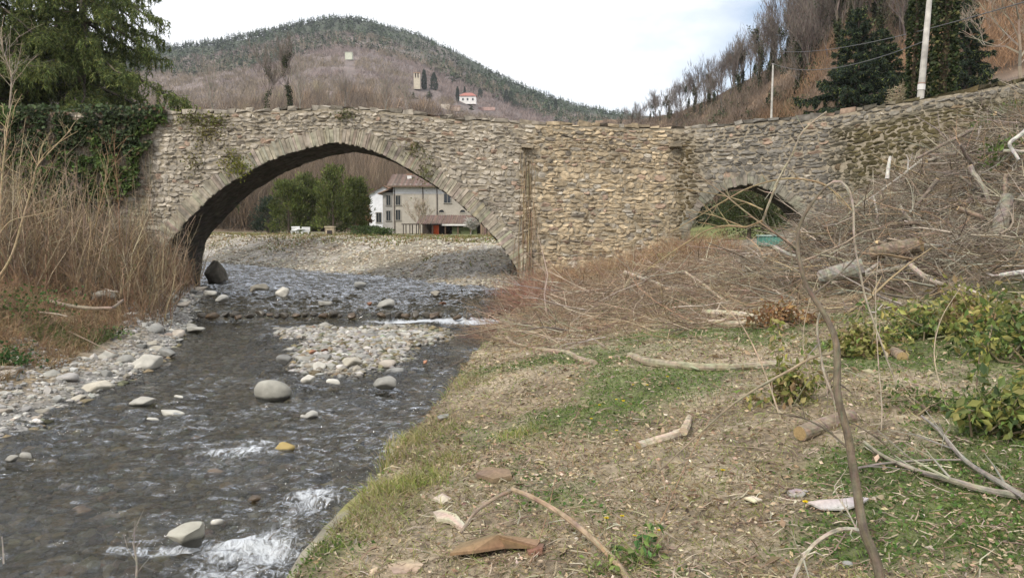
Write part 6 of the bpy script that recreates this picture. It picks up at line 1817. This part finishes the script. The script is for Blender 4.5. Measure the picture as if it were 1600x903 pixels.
leafy(1585, 640, 1.4, .45, .35, .36, 900, DG + YG[:2], "bright laurel clump at the frame edge standing on the grass", .11)
leafy(1500, 640, 1.2, .6, .4, .14, 900, DG, "low green ground ivy patch beside the two crossed grey poles", .07)
leafy(1235, 640, 1.1, .30, .25, .34, 620, YG, "wilted yellow green leaf cluster above the sawn log behind the sapling", .10)
leafy(1225, 508, 1.2, .7, .5, .3, 700, [(.28, .16, .07), (.34, .21, .09), (.22, .12, .06)], "orange brown dead leaf cluster at the end of the pale forked logs", .11, "dead_leaf_branch")
leafy(1440, 470, 1.8, .5, .4, .35, 600, YG, "yellowish leaf tuft at the lower edge of the grey heap", .10)
leafy(1000, 868, 1.0, .12, .08, .12, 110, [(.16, .25, .06), (.24, .30, .10), (.10, .20, .06)], "light green broad leaved plant near the long arched stick", .075, "broad_leaf_plant")
leafy(940, 880, 1.0, .08, .06, .06, 60, [(.20, .28, .07), (.28, .32, .12)], "small pale green seedling beside the arched stick's foot", .06, "broad_leaf_plant")
# yellow flowers
fl0 = None
FLW = [(1127, 745), (950, 807), (971, 799), (991, 836), (1012, 607), (962, 617), (975, 625), (938, 628), (1060, 612), (965, 662), (1030, 826), (1255, 802), (925, 640), (988, 600), (1044, 600)]
for px, py in FLW:
    p = gp(px, py + 6, 1.0); p[2] = float(T(p[0], p[1])); 
    if fl0 is None:
        fl0 = empty("yellow_flower", p, "small yellow wild flower in the thin grass of the clearing", "flower", "yellow flowers in the clearing")
        mb = MB(); h = .07; mb.tube([p, p + [.005, 0, h * .6], p + [.012, 0, h]], .0025, (.12, .2, .05), 5); mb.build("stalk", M_GRASS, fl0)
        mb = MB(); a = np.arange(14) / 14 * 6.283; c0 = np.repeat((p + [.012, 0, h])[None], 14, 0)
        mb.leaves(c0, .022, (.75, .60, .03), n_dir=np.stack([np.cos(a), np.sin(a), np.full(14, .45)], -1), aspect=.5)
        mb.leaves(c0, .014, (.7, .5, .02), n_dir=np.stack([np.cos(a + .2), np.sin(a + .2), np.full(14, 1.2)], -1), aspect=.6); mb.build("blossom", M_LEAF, fl0)
    else: copy_thing(fl0, p, RNG.random() * 6.28, RNG.uniform(.7, 1.1))

# ---- logs and branches one can point at
def zt_(px, py, add=0.0, z0=1.0):
    """height of the ground where a pixel's ray meets it"""
    Yq = np.linspace(3.5, 34, 900); Q = pix(np.full(900, float(px)), np.full(900, float(py)), Yq)
    hit = np.nonzero(Q[:, 2] < T(Q[:, 0], Q[:, 1]))[0]
    z = float(min(Q[hit[0], 2], 2.75)) if len(hit) else z0
    return z + add
def lying(pts, r0, r1, col, label, lift=None, **k):
    zs_ = [zt_(a, b) + (lift if lift is not None else r0 * .7) for a, b in pts]
    return branch(pts, zs_, r0, r1, col, label, **k)
palew, greyw, tanw, dkw = (.46, .37, .25), (.33, .295, .25), (.36, .26, .16), (.20, .165, .13)
lying([(985, 556), (1010, 565), (1060, 571), (1100, 574), (1138, 574)], .062, .058, (.30, .26, .18), "thick pale debarked log across the clearing, knobbed at its near end", name="log", forks=2, fl=.3, cat="log", sides=10)
lying([(1136, 575), (1180, 571), (1230, 566), (1285, 562)], .05, .04, (.31, .265, .185), "thinner pale log carrying on from the knobbed one", name="log", forks=2, fl=.5, cat="log")
lying([(792, 528), (806, 538), (840, 546), (885, 551), (905, 561), (930, 568)], .038, .05, (.30, .245, .17), "crooked tan branch lying at the edge of the brushwood near the wall edge", forks=2, fl=.35)
lying([(903, 524), (925, 530), (945, 542)], .03, .02, (.27, .22, .17), "short grey stick just uphill of the crooked tan branch", forks=1, fl=.3)
lying([(998, 697), (1020, 690), (1045, 683), (1068, 674)], .046, .042, (.44, .37, .28), "pale peeled billet lying on the bare patch of the clearing", name="billet", forks=0, cat="log", end="start", lift=.03)
lying([(1068, 674), (1073, 664), (1077, 652)], .042, .03, (.45, .36, .26), "short upturned stub at the far end of the peeled billet", name="branch_stub", forks=0, cat="branch", lift=.06)
lying([(1410, 558), (1392, 548), (1375, 541), (1355, 536)], .075, .075, (.24, .19, .13), "sawn log end with a bright round face among wilted laurel leaves", name="log", forks=0, cat="log", end="start", sides=14)
lying([(1250, 677), (1275, 668), (1305, 657), (1330, 650)], .070, .066, (.27, .21, .15), "short sawn log lying behind the sapling with an orange brown cut face", name="log", forks=0, cat="log", end="start", sides=14)
lying([(1100, 488), (1130, 490), (1160, 492), (1195, 500)], .07, .06, (.42, .37, .27), "upper of two pale forked logs in the brushwood", name="log", forks=3, fl=.5, cat="log")
lying([(1105, 503), (1140, 506), (1180, 504), (1230, 509)], .06, .05, (.40, .34, .24), "lower of two pale forked logs in the brushwood", name="log", forks=2, fl=.5, cat="log")
branch([(1348, 418), (1320, 424), (1295, 430), (1282, 434)], [16.2, 16.3, 16.4, 16.5], .20, .15, (.22, .20, .165), "broad grey weathered trunk piece at the foot of the brush heap", name="trunk_piece", forks=0, cat="log", sides=14, mode="Y")
branch([(1440, 382), (1415, 386), (1385, 391), (1362, 397)], [16.4, 16.6, 16.8, 17.0], .17, .14, (.20, .155, .11), "dark barked trunk piece with a pale split end in the brush heap", name="trunk_piece", forks=0, cat="log", end="start", sides=14, mode="Y")
lying([(1556, 388), (1562, 360), (1568, 332), (1574, 310)], .19, .15, (.20, .175, .14), "thick dark trunk leaning upright out of the brush heap", name="trunk_piece", forks=0, cat="log", mode="z", sides=12, lift=.3) if False else branch([(1556, 388), (1562, 360), (1568, 332), (1574, 308)], [17.2, 17.3, 17.5, 17.7], .19, .14, (.20, .175, .14), "thick dark trunk leaning upright out of the brush heap", name="trunk_piece", forks=0, cat="log", mode="Y", sides=12)
branch([(1188, 398), (1175, 402), (1160, 408), (1145, 416)], [23.5, 23.3, 23.1, 22.9], .16, .15, (.31, .28, .23), "short grey log with a yellowish round end below the small arch", name="log", forks=0, cat="log", end="start", sides=14, mode="Y")
lying([(1600, 776), (1560, 752), (1520, 728), (1495, 706), (1465, 670), (1440, 650)], .022, .012, (.25, .225, .19), "longer of two crossing grey poles on the grass near the frame edge", name="pole", forks=3, fl=.6, cat="branch", lift=.06)
lying([(1590, 774), (1540, 765), (1480, 748), (1430, 734), (1380, 712), (1350, 690)], .026, .012, (.28, .25, .19), "lower of two crossing grey poles on the grass near the frame edge", name="pole", forks=3, fl=.6, cat="branch", lift=.04)
lying([(1340, 731), (1380, 724), (1440, 719), (1507, 718)], .010, .008, (.24, .21, .18), "thin dark stick under the two crossing poles", forks=1, fl=.4, lift=.05)
branch([(720, 832), (740, 803), (770, 780), (803, 764)], [5.05, 5.15, 5.25, 5.2], .010, .014, (.26, .205, .15), "thinner arched stick rising from the wood chips at the bank", forks=0, mode="Y")
branch([(800, 764), (830, 776), (870, 798), (910, 828), (945, 860), (968, 885), (985, 910)], [5.2, 5.1, 4.95, 4.75, 4.6, 4.45, 4.32], .017, .019, (.33, .24, .16), "long bent brown stick arching over the grass in front", forks=0, mode="Y", n=26)
branch([(1386, 280), (1388, 262), (1391, 245)], [19.5, 19.6, 19.7], .05, .035, (.48, .45, .40), "pale stub standing upright out of the top of the brush heap", name="branch_stub", forks=0, mode="Y")
branch([(1418, 268), (1419, 250), (1416, 242)], [20, 20, 20], .022, .014, (.42, .38, .33), "thin pale stick upright beside the pale stub on the heap", name="branch_stub", forks=1, fl=.4, mode="Y")
branch([(1612, 196), (1596, 210), (1578, 224), (1583, 236), (1592, 250)], [16.5, 16.6, 16.7, 16.7, 16.6], .05, .03, (.50, .47, .43), "white barked crooked branch at the top edge of the heap", forks=1, fl=.5, mode="Y")
branch([(1330, 440), (1355, 424), (1375, 410)], [16.5, 16.7, 16.9], .05, .035, (.38, .34, .29), "short pale stick leaning against the grey trunk piece", forks=0, mode="Y")
branch([(1420, 412), (1435, 425), (1452, 437), (1475, 447)], [15.5, 15.3, 15.1, 15.0], .05, .06, (.34, .285, .23), "forked greyish limb poking out of the heap over the laurel", forks=3, fl=.6, mode="Y")
branch([(1600, 425), (1575, 428), (1562, 430)], [14, 14.1, 14.2], .045, .035, (.52, .49, .45), "bleached limb at the frame edge above the laurel", forks=2, fl=.4, mode="Y")
branch([(1275, 480), (1330, 483), (1385, 482), (1450, 488)], [15.5, 15.6, 15.7, 15.8], .03, .02, (.34, .30, .25), "long thin pole lying level below the heap", forks=3, fl=.5, mode="Y")
branch([(1070, 425), (1100, 445), (1130, 470), (1150, 488)], [19, 18.6, 18.2, 17.9], .03, .04, (.40, .33, .24), "pale limb slanting down through the brushwood to the forked logs", forks=5, fl=.9, mode="Y")
branch([(975, 425), (1000, 433), (1020, 440), (1035, 447)], [20.5, 20.3, 20.1, 20.0], .05, .045, (.42, .36, .28), "whitish limb on top of the brushwood hump", forks=4, fl=.7, mode="Y")
branch([(965, 470), (975, 450), (985, 435), (1000, 428)], [19.5, 19.5, 19.6, 19.8], .03, .015, (.37, .28, .19), "upright forked pale limb in the brushwood hump", forks=6, fl=.9, mode="Y")
branch([(860, 460), (900, 472), (940, 476), (970, 474)], [20.2, 19.9, 19.6, 19.4], .015, .04, (.37, .30, .22), "long pale branch pointing to the river from the brushwood hump", forks=6, fl=.9, mode="Y")
branch([(1020, 480), (1060, 492), (1100, 515), (1128, 538)], [18.8, 18, 17.2, 16.5], .03, .015, (.30, .25, .19), "greyish branch trailing out of the brushwood towards the clearing", forks=6, fl=.8, mode="Y")
branch([(1050, 545), (1060, 562), (1075, 580), (1100, 592)], [13.8, 13.3, 12.8, 12.4], .022, .014, (.34, .28, .2), "forked stick resting over the knobbed pale log", forks=3, fl=.5, mode="Y")
# the larger cut limbs that lie on the heap, one by one
for i in range(46):
    for _ in range(60):
        y_ = RNG.uniform(14.5, 27); x_ = RNG.uniform(6.5, 16); h_ = float(T(x_, y_))
        if 1250 < 800 + x_ / y_ * FPX < 1620 and h_ > 1.75: break
    a_ = RNG.normal() * .7 + (math.pi if RNG.random() < .5 else 0); L_ = RNG.uniform(.7, 2.2); d_ = np.array([math.cos(a_), math.sin(a_) * .6])
    k_ = np.linspace(0, 1, 14)[:, None]; P_ = np.concatenate([np.array([[x_, y_]]) + d_ * L_ * k_, np.zeros((14, 1))], 1)
    P_[:, :2] += np.cumsum(RNG.normal(size=(14, 2)), 0) * .012 * L_
    P_[:, 2] = T(P_[:, 0], P_[:, 1], False) * .5 + h_ * .5 + RNG.uniform(.2, .55) + (k_[:, 0] - .5) * RNG.normal() * .5
    r_ = RNG.uniform(.025, .07); c_ = [(.27, .24, .19), (.34, .31, .26), dkw, (.22, .17, .12)][int(RNG.integers(0, 4))]
    e_ = empty("cut_limb", P_[0], "cut grey limb lying on the great brush heap before the wing wall", "branch", "cut limbs on the brush heap")
    mb = MB(); mb.tube(P_, np.linspace(r_, r_ * .55, 14), jcol(c_, 14 * 9 + 2, .1), 9, .05); mb.build("stem", M_BARK, e_)
    if r_ > .05:
        dd_ = unit(P_[1] - P_[0]); m = MB(); m.tube([P_[0] - dd_ * .012, P_[0] + dd_ * .006], r_ * .9, (.50, .37, .20), 12, .03); m.build("cut_end", M_WOODCUT, e_)
# bark slabs and big chips
def slab(pts, z, th, col, label, name="bark_slab", cat="bark", curl=.02):
    W_ = np.array([gp(float(a), float(b), zt_(a, b)) for a, b in pts]); c0 = W_.mean(0)
    n = len(W_); mb = MB()
    up = W_ + [0, 0, z] + RNG.normal(size=W_.shape) * [.004, .004, .006]; lo = up - [0, 0, th]
    k = np.arange(n); ctr = np.array([c0 + [0, 0, z + curl], c0 + [0, 0, z + curl - th]])
    V = np.concatenate([up, lo, ctr])
    t = np.concatenate([np.stack([k, (k + 1) % n, np.full(n, 2 * n)], -1), np.stack([n + (k + 1) % n, n + k, np.full(n, 2 * n + 1)], -1)])
    q = np.stack([k, k + n, (k + 1) % n + n, (k + 1) % n], -1)
    mb.add(V, quads=q, tris=t, col=jcol(col, len(V), .1)); tag(mb.build(name, M_LITTER, origin=c0), label, cat)
slab([(1262, 794), (1285, 790), (1315, 790), (1340, 786), (1358, 790), (1345, 797), (1320, 803), (1285, 804)], .05, .012, (.42, .40, .36), "long whitish bark slab behind the sapling's foot")
slab([(1228, 772), (1245, 768), (1262, 772), (1255, 780), (1236, 782)], .03, .01, (.34, .31, .27), "small grey bark flake beyond the whitish slab")
slab([(1163, 786), (1175, 782), (1190, 787), (1180, 793)], .04, .01, (.50, .43, .30), "curled pale bark flake alone on the grass")
slab([(676, 808), (690, 805), (712, 813), (726, 828), (720, 834), (702, 824), (684, 820)], .05, .03, (.46, .40, .30), "cream coloured split wood chip under the thin arched stick", "wood_chip", "wood chip")
slab([(678, 785), (690, 780), (706, 786), (694, 791)], .04, .02, (.46, .40, .30), "cream wood chip next to the larger split one", "wood_chip", "wood chip")
slab([(702, 880), (720, 862), (770, 850), (820, 853), (845, 862), (840, 868), (790, 868), (740, 876)], .07, .02, (.25, .165, .095), "curved orange brown bark slab at the front of the clearing", curl=.06)
slab([(605, 888), (640, 880), (660, 888), (650, 901), (615, 903)], .03, .02, (.38, .31, .21), "tan wood chip lying at the very front", "wood_chip", "wood chip")
slab([(745, 748), (760, 738), (795, 740), (800, 752), (770, 758)], .05, .04, (.19, .14, .09), "brown bark lump in the dry grass beyond the chips")
slab([(818, 862), (835, 855), (850, 862), (848, 872), (825, 873)], .05, .04, (.19, .11, .075), "reddish bark piece left of the long arched stick")
slab([(1455, 898), (1480, 880), (1500, 893), (1495, 903), (1462, 903)], .02, .02, (.46, .40, .33), "pale chip on the ground near the bottom edge by the sapling", "wood_chip", "wood chip") if False else None
rk = put_rock(rmesh[4], float(gp(1322, 886, 1.05)[0]), float(gp(1322, 886, 1.05)[1]), .10, "small tan stone on the grass by the sapling's foot", None, None, .4, (1, .8, 1.2), .2, "stone", "stone")
rk = put_rock(rmesh[4], float(gp(690, 640, .75)[0]), float(gp(690, 640, .75)[1]), .26, "brown stone lump on the wall edge above the river", None, None, .2, (1, .7, .7), .3, "stone", "stone")
# teal crate under the small arch
p = gp(1203, 385, zt_(1203, 385)); p[2] = float(T(p[0], p[1])); k = .012
cr_ = empty("plastic_crate", p, "teal green plastic crate lying under the small arch", "crate", rz=0)
mb = MB(); mb.box(p + [0, -.30, .20], (.78, .02, .36), (.10, .27, .22)); mb.box(p + [0, .30, .20], (.78, .02, .36), (.10, .27, .22)); mb.box(p + [-.38, 0, .2], (.02, .58, .36), (.10, .27, .22)); mb.box(p + [.38, 0, .2], (.02, .58, .36), (.10, .27, .22)); mb.box(p + [0, 0, .03], (.74, .57, .03), (.08, .22, .18)); mb.build("body", M_PLASTIC, cr_)
mb = MB()
for dx in np.linspace(-.34, .34, 7): mb.box(p + [dx, -.322, .2], (.025, .022, .36), (.14, .34, .28))
mb.build("rib", M_PLASTIC, cr_)
mb = MB(); mb.box(p + [0, -.325, .39], (.84, .05, .04), (.40, .52, .47)); mb.box(p + [0, .325, .39], (.84, .05, .04), (.40, .52, .47)); mb.box(p + [-.405, 0, .39], (.05, .60, .04), (.40, .52, .47)); mb.box(p + [.405, 0, .39], (.05, .60, .04), (.40, .52, .47)); mb.build("rim", M_PLASTIC, cr_)
# dead twig at the frame edge in the water
branch([(213, 906), (214, 880), (211, 862), (208, 847)], [6.6, 6.6, 6.6, 6.6], .012, .007, (.36, .31, .26), "pale dead twig with side shoots standing in the water near the frame's bottom", name="dead_twig", forks=5, fl=.35, mode="Y", cat="twig")
branch([(6, 880), (5, 860), (3, 838)], [6.9, 6.9, 6.9], .008, .005, (.40, .35, .30), "single pale twig upright in the water at the frame corner", name="dead_twig", forks=0, mode="Y", cat="twig")

# ---- the tall thin sapling in front
sap = None
P0 = [(1378, 950), (1374, 895), (1364, 862), (1352, 835), (1344, 800), (1340, 770), (1332, 725), (1325, 680), (1314, 640), (1308, 612), (1308, 575), (1308, 545), (1302, 520), (1293, 500), (1280, 478), (1268, 460), (1258, 440), (1252, 420), (1247, 395), (1247, 362), (1254, 342), (1266, 322), (1280, 303), (1292, 291)]
Ym = np.linspace(3.95, 5.3, len(P0))
P = np.array([pix(np.array(float(a)), np.array(float(b)), Y) for (a, b), Y in zip(P0, Ym)]); P = spline(P, 60)
base = P[0].copy(); base[2] = float(T(base[0], base[1]))
sap = empty("sapling", base, "tall thin leafless sapling with arching whips in front of the clearing", "sapling")
mb = MB(); mb.tube(P, np.interp(np.linspace(0, 1, 60), [0, .08, .5, .72, 1], [.030, .026, .020, .014, .008]), jcol((.13, .105, .072), 60 * 10 + 2, .10), 10, .03); mb.build("trunk", M_BARK, sap)
def whip(pts, Y0, Y1, r0, r1, col, n=30):
    Q = np.array([pix(np.array(float(a)), np.array(float(b)), Y) for (a, b), Y in zip(pts, np.linspace(Y0, Y1, len(pts)))]); Q = spline(Q, n)
    mb = MB(); rr = np.linspace(r0, r1, n) * (1 + .22 * (RNG.random(n) < .2)); mb.tube(Q, rr, jcol(col, n * 6 + 2, .16), 6)
    k = 7; i = RNG.integers(4, n - 1, k); ax = unit(Q[np.minimum(i + 1, n - 1)] - Q[i])      # side shoots
    td = unit(ax + RNG.normal(size=(k, 3)) * .55 + [0, 0, .15]); L = RNG.uniform(.06, .30, k)[:, None]
    q1 = Q[i] + td * L * .5; q2 = q1 + unit(td + RNG.normal(size=(k, 3)) * .3) * L * .5
    mb.sticks(Q[i], q1, rr[i] * .5, rr[i] * .35, jcol(col, k, .15), 5); mb.sticks(q1, q2, rr[i] * .35, rr[i] * .15, jcol(col, k, .15), 5)
    mb.build("whip", M_BARK, sap)
    return Q
pl_, tn_, dk_ = (.33, .285, .22), (.28, .21, .12), (.13, .105, .075)
whip([(1292, 291), (1302, 285), (1311, 283), (1322, 291), (1330, 308), (1334, 335), (1334, 360), (1337, 392), (1343, 420), (1351, 460), (1364, 500), (1375, 530), (1385, 560), (1400, 596)], 5.3, 5.0, .009, .004, pl_)
whip([(1292, 291), (1275, 284), (1240, 279), (1205, 283), (1165, 296), (1125, 318), (1080, 345), (1045, 364)], 5.3, 5.7, .007, .003, tn_)
whip([(1293, 292), (1310, 305), (1325, 322), (1332, 330)], 5.3, 5.2, .005, .003, tn_)
whip([(1248, 392), (1232, 378), (1205, 360), (1170, 335), (1130, 303), (1085, 270), (1040, 242)], 5.05, 5.5, .006, .0025, (.23, .175, .115))
whip([(1192, 328), (1165, 316), (1130, 306), (1085, 298), (1033, 291)], 5.2, 5.6, .005, .002, tn_)
whip([(1192, 345), (1175, 352), (1163, 355), (1135, 353), (1105, 360), (1075, 378), (1045, 398), (1008, 424)], 5.25, 5.7, .008, .004, tn_)
whip([(1163, 355), (1140, 346), (1115, 337), (1080, 330), (1042, 324)], 5.4, 5.7, .004, .002, tn_)
whip([(1292, 175), (1275, 187), (1256, 204), (1246, 222), (1236, 245), (1222, 270), (1210, 297), (1200, 322), (1192, 345)], 5.0, 5.25, .005, .008, (.34, .29, .21))
whip([(1245, 393), (1225, 375), (1208, 362), (1192, 346)], 5.1, 5.25, .007, .006, dk_)
whip([(1308, 545), (1298, 552), (1270, 558), (1235, 578), (1205, 594), (1150, 628), (1090, 680), (1020, 745), (960, 800)], 4.85, 5.0, .011, .0025, (.27, .22, .15))
whip([(1308, 545), (1308, 575), (1304, 600)], 4.85, 4.8, .010, .012, dk_)
whip([(1285, 478), (1278, 500), (1277, 520), (1281, 545), (1287, 580), (1296, 605), (1306, 630)], 4.95, 4.7, .006, .008, (.30, .25, .19))
whip([(1282, 478), (1290, 440), (1300, 425), (1292, 455)], 4.95, 5.05, .004, .002, (.30, .25, .19)) if False else None
whip([(1352, 832), (1340, 828), (1318, 826), (1295, 834), (1272, 850), (1255, 872), (1244, 895), (1238, 910)], 4.25, 4.1, .012, .010, (.38, .33, .26))
whip([(1352, 838), (1340, 828), (1325, 800), (1312, 780), (1304, 762), (1307, 755)], 4.25, 4.5, .005, .003, (.36, .31, .25))
whip([(1325, 700), (1300, 678), (1275, 662), (1245, 650), (1200, 644)], 4.65, 5.0, .007, .003, dk_)
whip([(1268, 462), (1290, 445), (1320, 420), (1350, 385), (1375, 330)], 5.0, 5.3, .006, .003, dk_)
whip([(1250, 410), (1275, 400), (1320, 380), (1350, 362), (1390, 358), (1430, 370), (1480, 400), (1530, 440)], 5.05, 5.2, .006, .003, (.26, .20, .15))
whip([(1318, 655), (1345, 668), (1380, 692), (1400, 715)], 4.7, 4.7, .005, .003, dk_)
# other whips rising from the clearing
for pts, Y0, Y1, r0, r1, col, lab in (
    ([(1230, 690), (1215, 640), (1190, 570), (1160, 510), (1120, 470)], 7.2, 8.5, .010, .004, (.36, .28, .19), "tan whip leaning from the short sawn log towards the bridge"),
    ([(1375, 700), (1378, 640), (1372, 560), (1368, 470), (1372, 400)], 6.8, 8.0, .006, .003, (.34, .28, .21), "thin upright whip behind the sapling near the sawn log end"),
    ([(1600, 660), (1570, 690), (1530, 655), (1505, 610)], 6.6, 7.0, .006, .003, (.30, .26, .18), "thin whip bending over the ground ivy at the frame edge"),
    ([(1480, 640), (1460, 560), (1470, 500), (1500, 450)], 7.5, 8.5, .007, .003, (.36, .29, .2), "pale whip rising out of the ground ivy"),
    ([(1270, 620), (1255, 540), (1262, 480), (1280, 430)], 8.5, 9.5, .007, .003, (.30, .24, .17), "dark thin whip directly behind the sapling's bend"),
    ([(820, 900), (850, 820), (880, 700), (905, 640)], 4.7, 6.0, .004, .002, (.25, .16, .10), "fine reddish whip crossing the green patch by the arched stick"),
    ([(985, 905), (1030, 820), (1070, 730), (1110, 650), (1130, 600)], 4.5, 5.6, .004, .002, (.27, .18, .11), "fine tan whip rising past the peeled billet"),
    ([(1040, 790), (1035, 740), (1010, 690), (985, 660)], 5.6, 6.2, .004, .002, (.30, .22, .15), "thin stray shoot on the bare patch")):
    branch(pts, np.linspace(Y0, Y1, len(pts)), r0, r1, col, lab, name="whip", forks=7, fl=.35, mode="Y", cat="shoot", n=24)
# ---------------------------------------------------------------- thin valley haze
mb = MB(); mb.box((0, 0, 143), (3040, 3040, 310), (.8, .8, .8))
hm = bpy.data.materials.new("haze_air"); hm.use_nodes = True
hn = hm.node_tree.nodes; hn.clear()
ho = hn.new("ShaderNodeOutputMaterial"); hv = hn.new("ShaderNodeVolumePrincipled")
hv.inputs["Color"].default_value = (.86, .89, .95, 1); hv.inputs["Density"].default_value = 0.00015; hv.inputs["Anisotropy"].default_value = 0.2
hm.node_tree.links.new(hv.outputs[0], ho.inputs["Volume"])
hz_ = mb.build("haze", hm)
hz_["kind"] = "stuff"; hz_["label"] = "thin pale haze in the valley air over the far hill"; hz_["category"] = "haze"
